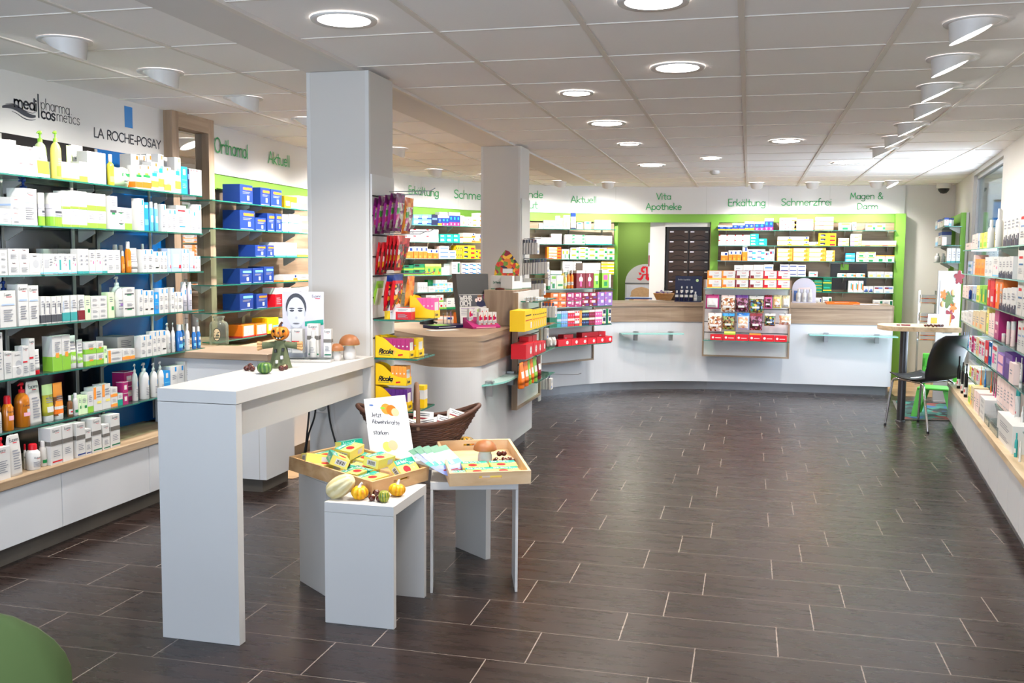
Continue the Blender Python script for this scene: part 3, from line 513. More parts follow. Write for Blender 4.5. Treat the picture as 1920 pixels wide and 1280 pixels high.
# right-hand wall: base run and six glass shelves
rb = thing('base_cabinet', (0, 0, 0), 'low white cabinet run with pale oak top along the window wall', 'cabinet')
def rp(y0, y1, o0, o1): return [(rwx(y0, o0), y0), (rwx(y1, o0), y1), (rwx(y1, o1), y1), (rwx(y0, o1), y0)]
RY0, RY1 = 1.5, 9.38
MB().prism(rp(RY0, RY1, .885, 1.165), .085, .365, 'counter_white').build('carcass', rb)
y = RY1
while y > RY0+.2:
    MB().prism(rp(max(y-.40, RY0)+.002, y-.002, .868, .884), .085, .362, 'counter_white').build('door', rb); y -= .40
MB().prism(rp(RY0, RY1, .855, 1.165), .367, .405, 'oak_pale').build('top', rb); MB().prism(rp(RY0, RY1-.1, .905, 1.165), 0, .085, 'plinth_metal').build('plinth', rb)
GV = [1.604, 1.392, 1.177, .966, .752, .540]
GYB = [(9.56, 7.95), (7.94, 6.9), (6.89, 5.8), (5.79, 4.7)]
for i, z in enumerate(GV):
    for j, (ya, yb) in enumerate(GYB):
        gshelf((rwx(ya, .95), ya), (rwx(yb, .95), yb), z, .20, f'{OL[i]} glass shelf on the window wall, {["far end", "second bay from the far end", "third bay from the far end", "bay at the picture edge"][j]}', 'glass shelves on the window wall', edge='pale_glass_edge' if i < 2 else 'glass_edge', brk=j > 0)
for i, y in enumerate((7.945, 6.895, 5.795)):
    p = rwx(y, 1.155); tag(MB().prism([(p, y-.03), (p+.02, y-.03), (p+.02, y+.03), (p, y+.03)], .405, 1.75, 'lamp_white').build('shelf_upright'), f'white shelf upright, {OL2[i]} from the far end of the window wall', 'shelf upright')
# ================================================================ packaged goods
DES = {}
for ln in '''gb|w|white carton with pale green band|0 .5 1 .58 g;T .2 .2 .8 .42 3
bs|w|white carton with pale blue stripe|0 .36 1 .5 i;.25 .8 .6 .84 r;T .15 .1 .8 .3 3
wt|w|plain white carton|T .2 .55 .8 .8 3;T .2 .15 .8 .35 3
gw|w|white carton with light green foot|0 0 1 .3 l;T .2 .5 .8 .85 4
gg|a|pale green carton with white top|0 .55 1 1 w;T .2 .62 .8 .9 3;0 0 1 .14 l
og|w|white carton with orange foot|0 .06 1 .3 O;.1 .5 .9 .6 G;.3 .6 .7 .68 l;.6 .86 .75 .98 O
ob|w|white carton with blue swoosh|0 .12 1 .34 F;.1 .5 .8 .62 b;.3 .62 .95 .7 c;.6 .86 .8 .97 O
oy|w|white carton with yellow-orange foot|0 .06 1 .3 F;.4 .3 .9 .36 Y;.4 .86 .6 .97 O
bl|b|bright blue carton|.3 .7 .7 .9 w;.1 .5 .9 .53 c;T .2 .2 .8 .4 3
nv|N|slim navy carton|.2 .6 .8 .8 I
sl|w|slim white carton with grey foot|0 .02 1 .22 s;.35 .9 .6 .98 r;T .3 .35 .6 .8 5
bt|w|white carton with blue tab|.62 .8 .86 .97 b;T .25 .5 .8 .7 3;T .25 .15 .8 .35 3
bt2|w|white carton with black bar|.5 .8 .8 .97 b;T .2 .5 .8 .7 3;.3 .2 .85 .25 k
bp|b|cyan-blue carton with white print|.2 .8 .8 .9 w;.1 .2 .9 .4 c
cw|i|pale blue carton with white window|.2 .2 .75 .75 w;.75 .15 .95 .3 r
rw|w|white carton with red roof mark|.15 .78 .9 .84 r;.3 .2 .9 .24 b;T .2 .35 .8 .6 4
E|w|white carton with dark name|L Eucerin .5 .87 .085 K;.42 .835 .72 .85 r;T .2 .2 .85 .6 6
Eg|w|grey-banded white carton|L Eucerin .5 .88 .07 K;.42 .845 .75 .857 r;0 .52 1 .64 M;T .2 .2 .8 .4 4
Er|w|grey-banded carton with red foot|L Eucerin .5 .88 .07 K;.42 .845 .75 .857 r;0 .52 1 .64 M;.1 .06 1 .1 r;T .2 .2 .8 .4 4
Eb|w|grey-banded carton with blue foot|L Eucerin .5 .88 .07 K;.42 .845 .75 .857 r;0 .52 1 .64 M;.1 .06 1 .1 B;T .2 .2 .8 .4 4
Ez|w|grey-banded carton with green foot|L Eucerin .5 .88 .07 K;.42 .845 .75 .857 r;0 .52 1 .64 M;.1 .06 1 .1 Z;T .2 .2 .8 .4 4
Ed|w|white carton with blue rule|L Eucerin .5 .86 .07 K;.4 .825 .75 .84 r;.1 .6 .9 .64 i;T .2 .15 .8 .5 6
Em|w|white carton with red bar|L Eucerin .5 .88 .06 K;.4 .85 .7 .865 r;0 .45 .7 .5 r;T .1 .1 .8 .35 4
Ev|w|white carton with grey oval|O .6 .5 .3 s;L Eucerin .5 .84 .07 K;.2 .1 .9 .13 z
dw|w|white carton with dark arrow foot|0 .04 1 .32 d;.7 .35 .85 .75 N;T .15 .6 .7 .85 3
tw|w|white carton with grey-green foot|0 .03 1 .36 x;.12 .4 .2 .8 i;T .25 .5 .85 .85 4
tr|w|white carton with dusty red foot|0 .03 1 .4 R;.12 .4 .2 .8 d;T .25 .5 .85 .85 4
lg|a|pale green carton|.5 .3 .9 .45 G;T .2 .6 .8 .85 3
br|w|white carton with dark bird emblem|.1 .5 .9 .58 d;.3 .44 .7 .5 G;T .3 .7 .8 .9 3
gr|w|white carton with bright green wave foot|0 0 1 .42 l;.3 .42 1 .47 l;.35 .38 .7 .52 F;T .25 .55 .85 .85 5
yo|w|white carton with amber panel|0 .04 1 .32 F;.3 .32 .9 .36 Y;T .2 .5 .8 .85 4
yl|w|flat white carton with amber edge|0 0 .18 1 F;T .25 .3 .9 .7 3
ya|w|white carton with amber mosaic|.0 .5 .3 1 F;.4 .3 .9 .4 Y;T .35 .55 .9 .85 3
mr|m|dark red carton with white diamond|.25 .3 .75 .7 w;.35 .42 .65 .58 z;0 .95 1 1 w
mg|t|mint and white carton|0 .5 1 1 w;T .2 .6 .8 .9 3
wv|w|white carton with grey jar window|.1 .3 .6 .72 s;0 .04 1 .1 c;T .65 .4 .95 .8 3
wc|w|white carton with teal vial window|.3 .2 .7 .7 x;0 .02 1 .08 c;.2 .85 .8 .9 s
wp|w|white carton with red dots|.2 .5 .3 .56 r;.6 .4 .75 .52 p;0 .04 1 .1 c;T .2 .65 .8 .9 3
OB|X|deep blue carton with orange label|.35 .68 1 .84 O;.7 .68 1 .84 F;.42 .2 .6 .42 w;T .3 .5 .9 .62 2
Ob|B|royal blue carton with orange label|.25 .72 .95 .86 O;.55 .18 .72 .42 w;T .2 .5 .9 .64 2;.05 .03 .9 .06 i
Oc|B|royal blue carton with cyan label|.25 .72 .95 .86 c;.55 .18 .72 .42 w;T .2 .5 .9 .64 2;.05 .03 .9 .06 i
yb|y|yellow and blue carton|.5 0 1 .5 c;.1 .2 .4 .6 w
wy|w|white carton with pale yellow sun|.1 .1 .6 .5 Y;.6 .3 .95 .6 i;T .2 .7 .8 .9 2
wx|w|white carton with teal stripe|0 0 1 .1 x;.3 .4 .4 .8 s;T .5 .3 .9 .8 3
rd|r|red carton with white top|0 .66 1 1 w;T .15 .72 .9 .92 2;T .15 .1 .8 .5 4
wr2|w|small white carton with red line|T .2 .6 .9 .85 2;.2 .3 .8 .38 r
or|O|orange-framed carton with big letters|.08 .08 .92 .92 s;L Gi .5 .25 .5 w;0 0 1 .1 r
zb|c|pale blue and white box|0 .3 .6 .75 w;.5 .1 1 .4 B
nb|N|dark blue box|.1 .5 .9 .7 I
by|B|blue box with yellow foot|0 .72 1 1 w;0 0 1 .22 y;.3 .4 .7 .6 I
bo|B|blue box with orange foot|0 .72 1 1 w;0 0 1 .2 F;.3 .4 .7 .6 I
bm|B|blue box with magenta foot|0 .76 1 1 w;0 0 1 .26 m;.3 .45 .7 .65 b;.4 .06 .6 .2 w
pd|w|white box with pink dots|.05 .6 .5 .9 h;.1 .2 .16 .4 r;.3 .3 .36 .5 r;.5 .65 .56 .85 r;.7 .2 1 .45 F
pz|w|white box with salmon top|0 .84 1 1 p;.5 .3 .9 .7 z;T .1 .3 .45 .7 3
rc|w|white box with red corner|0 .82 .2 1 r;T .3 .55 .9 .7 2
tb|t|teal box with blue swoosh|.1 .15 .7 .4 w;.6 .2 1 .75 b;.1 .7 .6 .85 w
wo|w|white box with orange foot|0 0 1 .2 F;.7 .2 1 .5 O;.8 .6 .92 .9 B;T .15 .5 .7 .75 2
ow|F|orange-edged white box|.06 .12 .8 .92 w;.7 .12 .95 .6 O;T .12 .5 .6 .75 2
yy|y|yellow box with dark blue panel|.1 .3 .4 .75 N;.65 .1 .95 .5 r;.1 .3 .3 .4 w
mc|w|white box with rainbow edge|0 .06 .35 .3 V;.35 .06 .7 .3 F;.7 .06 1 .9 Y;T .2 .55 .7 .8 2
lo|w|long white red-footed box|0 .02 1 .2 F;.2 .02 .5 .14 r;.35 .4 .95 .7 z
os|O|orange box with white top|0 .6 1 1 w;.55 .65 .9 .9 B;.2 .05 .6 .25 F
bw|w|white box with blue swoosh|.1 .55 .6 .72 B;.5 .2 .95 .5 b;T .1 .8 .8 .9 1
ct|c|turquoise box|0 .6 1 1 b;.1 .3 .6 .5 w
lc|w|white box with green animal mark|.3 .05 .75 .4 G;.2 .75 .9 .95 l;.05 .4 .3 .5 l
lf|w|white box with orange top|0 .82 1 1 F;.3 .05 .75 .45 G;.3 .5 .8 .7 a
wb|w|white box with thin print|T .15 .3 .85 .7 3
wg|w|white box with red dot|0 0 1 .24 l;.6 .32 .85 .6 r;T .1 .6 .7 .85 2
wn|w|white box with blue lettering|.1 .3 .9 .6 I;.1 .7 .7 .8 s
sb|s|grey and blue box|0 0 1 .4 w;.1 .45 .9 .65 B
wq|w|white box with small red mark|.6 .25 .85 .5 r;.1 .6 .7 .75 x
ox|w|white box with orange end|.5 .3 .75 .8 x;.75 .2 1 .7 O
Gy|Z|dark green box with yellow line|0 .2 1 .3 y;.1 .5 .8 .7 t
wz|w|white box with dark green end|.7 .2 .95 .9 Z;T .1 .4 .6 .8 2
bk|w|white box with dark blue wave|.1 .1 .9 .35 B;.3 .35 .8 .6 I;.5 .06 .9 .12 l
bx|w|white box with red-blue lens shape|.1 .6 .9 .85 I;.1 .6 .5 .8 R;.2 .1 .6 .2 c
ps|w|white box with pink stripe|0 .1 1 .26 p;T .2 .5 .8 .8 2
gs|w|white box with green swirl|.1 .4 .8 .6 l;.7 .5 .95 .95 G;.3 .3 .7 .4 a
gt|w|slim white box with teal foot|0 0 1 .1 x;.4 .5 .6 .56 h
gl|w|white box with lime print|.15 .5 .7 .85 l;.75 .1 1 .5 G;0 0 .4 .2 a
rO|O|orange-red box with white middle|.15 .15 .7 .85 w;.75 .4 1 .75 r
bc|i|pale blue carton|0 .5 1 1 w;.1 .2 .9 .4 c
bh|w|white carton with bright blue head|0 .76 1 1 B;.3 .6 .6 .66 r;0 0 1 .08 N
bq|w|white carton with small blue flag|.2 .7 .75 .92 X;T .2 .2 .8 .5 2
Gb|w|white box with green foot|0 0 1 .16 G;T .2 .4 .8 .8 2
pg|a|pale green box with white lid|0 .6 1 1 w;.2 .2 .9 .35 G
yw|y|yellow and white box|0 .4 1 .8 w;.1 .5 .5 .7 O
gk|Z|dark green and black box|0 0 1 .35 l;.6 .4 .9 .8 G;.1 .6 .5 .9 k
lm|l|lime box with orange fruit|0 .8 1 1 Y;.4 .1 .7 .4 O;.5 .3 .9 .6 G
tc|w|white and turquoise box|0 .1 1 .42 c;.35 .06 .6 .3 Y;T .2 .6 .8 .85 2
Rc|R|dark red carton|0 .84 1 1 S;O .5 .5 .22 w;.4 .1 .6 .4 p;.45 .55 .55 .8 h
gp|l|green-white carton with flowers|0 .82 1 1 S;.2 .4 .8 .7 a;.3 .5 .5 .65 w;.5 .2 .75 .4 G
gf|l|green-white carton with pink blossom|0 .82 1 1 S;.2 .45 .85 .72 p;.3 .1 .8 .35 G
oc|O|orange-red box with white splash|.35 .5 .9 .85 z;.1 .1 .4 .18 w;.5 .15 .9 .3 r
mv|m|magenta box with white petals|.2 .45 .6 .8 w;.7 .3 .9 .9 h;.0 .7 .15 1 r;.05 .08 .3 .16 w
mw|R|wine red box with white pieces|.3 .5 .8 .85 w;.1 .55 .25 .9 p;.05 .08 .3 .16 w;.5 .1 .95 .4 P
vv|V|violet box with white tablets|.5 .45 .85 .85 w;.0 .7 .15 1 p;.05 .08 .3 .16 w
q1|x|small teal sachet bottle box|0 .7 1 1 w;.2 .75 .8 .95 i
q2|X|small blue bottle box|0 .72 1 1 i;.2 .3 .8 .5 c
q3|r|small crimson bottle box|0 .72 1 1 z;.2 .3 .8 .5 p
q4|w|small white and red bottle box|0 0 1 .35 r;.2 .7 .8 .9 r
q5|N|small navy bottle box|0 .72 1 1 g;.2 .3 .8 .5 I
q6|R|small plum bottle box|0 .72 1 1 z;.2 .3 .8 .5 m
q7|p|small pink bottle box|0 .7 1 1 w;.2 .3 .8 .5 h
q8|w|small white and navy box|0 0 1 .1 N;.2 .4 .9 .9 N;.1 .1 .6 .3 Y
q9|Z|small dark green box|0 .65 1 1 G
rt|r|red open tray box with white disc|O .7 .5 .28 w;T .62 .45 .78 .55 1
rs|r|small red tray with white disc|O .22 .5 .2 w;.4 .4 .85 .5 z
CO|F|orange fizzy drink tablet box|.12 .16 1 .96 w;0 0 1 .1 Y;.04 .1 .36 .42 O;L Cevitt .66 .66 .15 r;T .45 .3 .9 .5 2
CP_|R|purple fizzy drink tablet box|.1 .16 1 .96 w;0 0 1 .1 Y;.12 .1 .36 .46 R;L Cevitt .66 .66 .15 r;T .45 .3 .9 .5 2
CR|r|red fizzy drink tablet box|.1 .16 1 .96 w;0 0 1 .1 Y;.1 .1 .36 .44 r;L Cevitt .66 .66 .15 r;T .45 .3 .9 .5 2
yp|y|yellow carton with red figures|.1 .72 .8 .78 k;.1 .5 .9 .54 r;.7 .1 .9 .4 w
nf|w|white carton with navy city foot|0 0 .25 .22 N;.25 0 .5 .3 N;.5 0 .7 .18 N;.7 0 1 .34 N;T .2 .5 .8 .8 3
wl|S|white carton with red-blue print|.2 .72 .8 .8 r;.2 .5 .9 .55 X;T .2 .2 .8 .4 3
pk|z|pale pink carton|T .2 .3 .8 .7 4;.1 .1 .9 .13 s
pq|z|small pale pink box|T .2 .4 .8 .7 2
lv|V|lilac carton|.1 .1 .9 .9 h
pp|P|purple carton|.2 .6 .8 .8 V
oO|F|orange-yellow carton|.1 .1 .9 .45 O;T .2 .6 .8 .8 2
ly|Y|pale lime carton|.1 .1 .9 .4 l;T .2 .6 .8 .8 2
cr|e|cream carton|T .2 .3 .8 .7 3;.1 .1 .4 .3 F
rr|r|red-orange carton|.2 .3 .8 .6 w;.2 .05 .5 .2 O
oo|O|orange carton with white figure|.35 .2 .6 .85 w;.3 .5 .8 .6 F
mm|m|magenta carton|.2 .5 .8 .6 w;.2 .2 .6 .3 h
pw|w|white carton with pink print|.1 .2 .5 .6 p;T .55 .2 .9 .8 4;.1 .75 .9 .9 r
bu|X|blue carton|.2 .4 .8 .8 w
mi|i|white and blue carton|.1 .1 .6 .5 X;.5 .5 .9 .9 w
gy|l|green and yellow carton|.1 .1 .4 .5 y;.5 .1 .9 .8 G
P1|g|pale green pump bottle|.2 .12 .85 .5 l;T .3 .55 .75 .8 3
P2|Y|cream pump bottle|.25 .12 .85 .5 l;T .35 .55 .75 .8 3
P3|w|white pump bottle with blue tab|.55 .7 .8 .95 b;T .35 .2 .8 .6 5
P4|w|white pump bottle|T .3 .3 .7 .8 4;.4 .5 .7 .6 V
P5|A|amber bottle with red pump|L Eucerin .5 .86 .07 K;.45 .6 .8 .74 w;.3 .45 .85 .6 h
P6|w|white pump bottle with blue cap|L Eucerin .5 .8 .07 K;.2 .6 .8 .64 B;T .2 .1 .8 .5 6
K1|S|white and green refill pouch|0 0 1 .55 l;0 .0 1 .12 w;T .2 .6 .8 .9 4
K2|S|white refill pouch|L Eucerin .5 .84 .09 K;.35 .8 .7 .82 r;T .2 .15 .8 .65 8
T1|g|pale green tube|.1 .2 .9 .5 G
T2|w|white tube|T .25 .4 .75 .8 4
T3|w|white tube with red cap|T .25 .4 .75 .8 4
T4|w|white and green tube|.1 .15 .9 .5 l;T .25 .55 .75 .85 3
T5|U|olive shower gel tube|0 .72 1 1 g;.3 .25 .9 .4 w;T .3 .5 .8 .66 3
T6|F|orange shower gel tube|0 .1 1 .62 q;0 .15 1 .3 O;.1 .28 .9 .36 w;T .3 .5 .8 .66 3
T7|p|pink tube|.2 .3 .8 .6 w
T8|O|orange-red hand cream tube|.25 .4 .75 .65 w
T9|l|lime hand cream tube|.25 .4 .75 .65 w
Ta|R|dark red hand cream tube|.25 .4 .75 .65 w
Tb|X|blue tube|.2 .5 .8 .8 c
Tc|h|pink and white tube|.2 .2 .8 .6 r
B1|U|yellow-green oil bottle|.2 .2 .8 .5 Y
B2|A|amber bottle|.2 .3 .8 .6 F
B3|A|amber bottle with red cap|L Eucerin .5 .8 .07 K;.3 .45 .8 .65 h
B4|X|clear blue white-capped bottle|.3 .6 .7 .8 w;.2 .2 .8 .4 c
B5|w|white bottle with red cap|L Eucerin .5 .68 .09 K;.4 .64 .7 .66 r;T .25 .15 .75 .5 5
B6|w|white bottle|T .3 .3 .7 .7 4
B7|q|brown bottle with white label|.1 .2 .9 .6 w;.3 .35 .7 .45 r
B8|F|orange lotion bottle|0 .3 1 .6 w;T .2 .4 .8 .5 2
B9|Y|yellow lotion bottle|0 .3 1 .6 w
Ba|c|pale blue spray bottle|.2 .4 .8 .7 w
Bb|k|dark brown syrup bottle|0 .15 1 .5 w;.2 .25 .8 .4 r
Bc|x|small teal-capped bottle|.1 .3 .9 .6 w
Bd|B|dark blue bottle|.2 .3 .8 .6 I
S1|L|white spray can with blue tabs|.35 .75 .5 .95 b;T .2 .2 .7 .5 4
S2|w|white spray can with teal cap|.2 .3 .8 .4 r
J1|L|cream tub with lime foot|0 0 1 .44 l;.3 .6 .8 .7 d;T .3 .4 .8 .56 2;0 .8 1 .82 s
J2|z|pale pink cream jar|T .3 .3 .7 .6 2
J3|s|silver tin|
R1|S|white roll-on stick|.2 .2 .8 .4 G
F1|a|crumpled pale green wipes pack|.4 .55 .8 .7 G;T .5 .2 .8 .4 2
F2|S|clear plastic pack|.2 .2 .6 .6 w'''.split('\n'):
    k, b_, w_, o_ = ln.split('|'); DES[k] = (b_, w_, o_)
KIND = {'c': ('carton', 'carton'), 'm': ('medicine_box', 'medicine box'), 'p': ('pump_bottle', 'bottle'), 'b': ('bottle', 'bottle'), 't': ('tube', 'tube'), 'j': ('cream_jar', 'jar'), 's': ('spray_can', 'spray can'), 'k': ('refill_pouch', 'pouch'), 'f': ('wipes_pack', 'pack'), 'o': ('display_tray', 'display tray'), 'q': ('lip_balm_box', 'box'), 'v': ('vitamin_box', 'vitamin box'), 'r': ('skincare_box', 'box')}
def printing(mb, ops, surf, w, h, rnd):
    lay = 1
    for op in ops.split(';'):
        q = op.split()
        if not q: continue
        e = .00045*lay; lay += 1
        if q[0] == 'T':
            x0, y0, x1, y1 = map(float, q[1:5]); n = int(q[5])
            for i in range(n):
                yy = y1-(y1-y0)*(i+.5)/n; hh = (y1-y0)/n*.2; xe = x1-(x1-x0)*(.35*((i*37+n*11) % 5)/5)
                k = 4 if rnd else 1
                for j in range(k): a, b = x0+(xe-x0)*j/k, x0+(xe-x0)*(j+1)/k; mb.quad(surf(a, yy-hh, e), surf(b, yy-hh, e), surf(b, yy+hh, e), surf(a, yy+hh, e), 'ink_T')
        elif q[0] == 'L':
            s, cx, y, hh, c = q[1], float(q[2]), float(q[3]), float(q[4])*h, q[5]
            tw = twidth(s, hh); xs = min(1, w*.8/tw)
            text(mb, s, hh, max(hh*.12, .0012), 'ink_'+c, lambda x, z: surf(cx+x/w, y+z/h, e), center=True, xs=xs)
        elif q[0] == 'O':
            cx, cy_, r, c = float(q[1]), float(q[2]), float(q[3])*min(w, h), q[4]
            mb.add([surf(cx+r*math.cos(2*PI*i/18)/w, cy_+r*math.sin(2*PI*i/18)/h, e) for i in range(18)], [tuple(range(18))], 'ink_'+c)
        else:
            x0, y0, x1, y1 = map(float, q[:4]); c = 'ink_'+q[4]
            if rnd:
                k = 20 if (x0 <= 0 and x1 >= 1) else 6
                if k == 20: x0, x1 = 0, 2
                for j in range(k): a, b = x0+(x1-x0)*j/k, x0+(x1-x0)*(j+1)/k; mb.quad(surf(a, y0, e), surf(b, y0, e), surf(b, y1, e), surf(a, y1, e), c)
            else:
                mb.quad(surf(x0, y0, e), surf(x1, y0, e), surf(x1, y1, e), surf(x0, y1, e), c)
                if x0 <= 0 and x1 >= 1 and hasattr(mb, 'dep'):
                    d = mb.dep
                    for xx, s_ in ((-e, 1), (w+e, -1)):
                        v = [(xx, 0, y0*h), (xx, d, y0*h), (xx, d, y1*h), (xx, 0, y1*h)]; mb.add(v, [(0, 3, 2, 1) if s_ < 0 else (0, 1, 2, 3)][:1], c)
def rsurf(R, w, h, d):                          # surface of a round or oval pack: x 0..1 sweeps the front half
    def f(x, y, e):
        rx, ry = R(y*h); a = PI+PI*x; return (w/2+(rx+e)*math.cos(a), d/2+(ry+e)*math.sin(a), y*h)
    return f
MC = {}
def pack(kind, des, w, h, d):
    """meshes of one pack: (main mesh, [(part name, mesh)]) with its front on y = 0"""
    key = (kind, des, round(w, 3), round(h, 3), round(d, 3))
    if key in MC: return MC[key]
    base, words, ops = DES[des]; bi = 'ink_'+base; mb = MB(); parts = []
    if kind in 'cmoqvr':
        mb.dep = d
        mb.box(0, 0, 0, w, d, h, bi); printing(mb, ops, lambda x, y, e: (x*w, -e, y*h), w, h, False)
        if kind in 'cmv': mb.box(w*.04, d*.5-.0004, h, w*.96, d*.5+.0004, h+.0003, 'ink_s')
    elif kind == 'k':
        n = 10; vs = []; fs = []; Rz = [(0, d*.5, 1), (.08, d*.5, 1), (.5, d*.42, .98), (.85, d*.16, .96), (.97, d*.05, .9), (1, .002, .82)]
        for z, t_, k in Rz:
            for i in range(2*n): a = 2*PI*i/(2*n); vs.append((w/2+w/2*k*math.copysign(abs(math.cos(a))**.45, math.cos(a)), d/2+t_*math.copysign(abs(math.sin(a))**.8, math.sin(a)), z*h))
        m = 2*n
        for j in range(len(Rz)-1): fs += [(j*m+i, j*m+(i+1) % m, (j+1)*m+(i+1) % m, (j+1)*m+i) for i in range(m)]
        fs += [tuple(range(m))[::-1], tuple(range((len(Rz)-1)*m, len(Rz)*m))]; mb.add(vs, fs, bi, True)
        def sp(x, y, e):
            for (a, ta, _), (b, tb2, _) in zip(Rz, Rz[1:]):
                if a <= y <= b: t_ = ta+(tb2-ta)*(y-a)/(b-a); break
            return (x*w*.9+w*.05, d/2-t_*(1-.35*abs(x-.5)**2)-e-.001, y*h)
        printing(mb, ops, sp, w, h, True) if False else printing(mb, ops.replace('0 0 1 .55', '.02 .0 .98 .55').replace('0 .0 1 .12', '.02 .0 .98 .12'), sp, w, h, True)
    elif kind == 'f':
        n = 14; m = 6; vs = []
        for j in range(m+1):
            for i in range(n+1):
                x, z = i/n, j/m; b = (math.sin(PI*x)**.5)*(math.sin(PI*z)**.5 if 0 < j < m else 0); vs.append((x*w, d/2-d/2*b*(1+.16*math.sin(9*x+5*z)), z*h*(1+.03*math.sin(11*x))))
        o = len(vs); vs += [(x, d-y, z) for x, y, z in vs[:o]]; fs = []
        for j in range(m):
            for i in range(n): a = j*(n+1)+i; fs += [(a, a+1, a+n+2, a+n+1), (o+a+1, o+a, o+a+n+1, o+a+n+2)]
        mb.add(vs, fs, bi, True); printing(mb, ops, lambda x, y, e: (x*w, -.002-e+d*.1*abs(x-.5), y*h), w, h, False)
    elif kind == 't':
        ch = h*.16; n = 20; vs = []; fs = []; Z = [ch, h*.3, h*.6, h*.9, h]; R = lambda z: (w/2*(.94+.06*min(1, (z-ch)/(h-ch))), max(.0015, min(d, w*.6)/2*(1-max(0, (z-ch)/(h-ch))**1.4)))
        for z in Z:
            for i in range(n): a = 2*PI*i/n; rx, ry = R(z); vs.append((w/2+rx*math.cos(a), d/2+ry*math.sin(a), z))
        for j in range(len(Z)-1): fs += [(j*n+i, j*n+(i+1) % n, (j+1)*n+(i+1) % n, (j+1)*n+i) for i in range(n)]
        fs += [tuple(range(n))[::-1], tuple(range((len(Z)-1)*n, len(Z)*n))]; mb.add(vs, fs, bi, True)
        printing(mb, ops, rsurf(lambda z: R(max(z, ch)), w, h, d), w, h, True)
        cc = 'ink_r' if des == 'T3' else ('ink_w' if des in ('T5', 'T6', 'T2', 'T4') else bi); k = MB().lathe([(w*.40, 0), (w*.42, ch*.1), (w*.42, ch)], n, cc, c=(w/2, d/2, 0), sy=min(1, d/w*1.1)); parts.append(('cap', k))
    else:
        sy = min(1, d/w); r = w/2; n = 24
        if kind == 'j': hb = h*.66; prof = [(r*.9, 0), (r, h*.04), (r, hb)]; cap = [(r*1.02, hb), (r*1.02, h*.96), (r*.96, h)]; capm = 'ink_w' if base != 's' else 'ink_s'; cn = 'lid'
        elif kind == 's': hb = h*.8; prof = [(r*.94, 0), (r, h*.01), (r, h*.76), (r*.8, hb)]; cap = [(r*.84, hb-h*.02), (r*.82, h*.94), (r*.7, h)]; capm = 'ink_x' if des == 'S2' else 'ink_w'; cn = 'cap'
        elif kind == 'p': hb = h*.78; prof = [(r*.92, 0), (r, h*.02), (r, h*.55), (r*.95, h*.63), (r*.74, h*.71), (r*.36, h*.76), (r*.34, hb)]; cap = None
        else: hb = h*.8; prof = [(r*.92, 0), (r, h*.02), (r, h*.6), (r*.9, h*.68), (r*.42, h*.75), (r*.4, hb)]; cap = [(r*.5, h*.77), (r*.5, h*.97), (r*.44, h)]; capm = 'ink_r' if des in ('B3', 'B5') else ('ink_k' if des == 'Bb' else ('ink_x' if des == 'Bc' else 'ink_w')); cn = 'cap'
        if des in ('B3', 'B5', 'B2', 'B4', 'R1'): prof = [(r*.94, 0), (r, h*.02), (r, h*.66), (r*.8, h*.72), (r*.5, hb)]; cap = [(r*.62, h*.7), (r*.6, h*.96), (r*.5, h)]; 
        mb.lathe(prof, n, bi, c=(w/2, d/2, 0), sy=sy)
        hb2 = prof[2][1] if len(prof) > 3 else hb
        printing(mb, ops, lambda x, y, e: rsurf(lambda z: (r, r*sy), w, hb2, d)(x, y, e), w, hb2, True)
        if kind == 'p':
            pm = {'P1': 'ink_l', 'P2': 'ink_l', 'P5': 'ink_r', 'P6': 'ink_B'}.get(des, 'ink_w'); k = MB(); c_ = (w/2, d/2, 0)
            k.lathe([(r*.4, hb-.002), (r*.4, h*.84), (r*.16, h*.85), (r*.14, h*.93), (r*.3, h*.935), (r*.3, h*.99), (r*.2, h)], 16, pm, c=c_)
            k.tube([(w/2, d/2, h*.965), (w/2-r*.5, d/2-r*.1, h*.97), (w/2-r*.85, d/2-r*.15, h*.94)], [r*.16, r*.14, r*.1], 8, pm); parts.append(('pump', k))
        elif cap: parts.append((cn, MB().lathe(cap, 20, capm, c=(w/2, d/2, 0), sy=max(sy, .75))))
    MC[key] = (mb.mesh(KIND[kind][0]), [(nm, p.mesh(nm)) for nm, p in parts]); return MC[key]
ONES = ['zeroth', 'first', 'second', 'third', 'fourth', 'fifth', 'sixth', 'seventh', 'eighth', 'ninth', 'tenth', 'eleventh', 'twelfth', 'thirteenth', 'fourteenth', 'fifteenth', 'sixteenth', 'seventeenth', 'eighteenth', 'nineteenth']
TENS = {2: 'twenty', 3: 'thirty', 4: 'forty', 5: 'fifty'}
def ordw(n):
    if n < 20: return ONES[n]
    return (TENS[n//10][:-1]+'ieth') if n % 10 == 0 else TENS[n//10]+'-'+ONES[n % 10]
ROWS = {1: [''], 2: ['lower ', 'upper '], 3: ['bottom ', 'middle ', 'top '], 4: ['lowest ', 'second-lowest ', 'second-highest ', 'highest ']}
def put(kind, des, w, h, d, loc, rot, label, group):
    me, parts = pack(kind, des, w, h, d); o = obj(KIND[kind][0], me, None, loc, rot); tag(o, label, KIND[kind][1], group)
    for nm, pm in parts: obj(nm, pm, o)
    return o
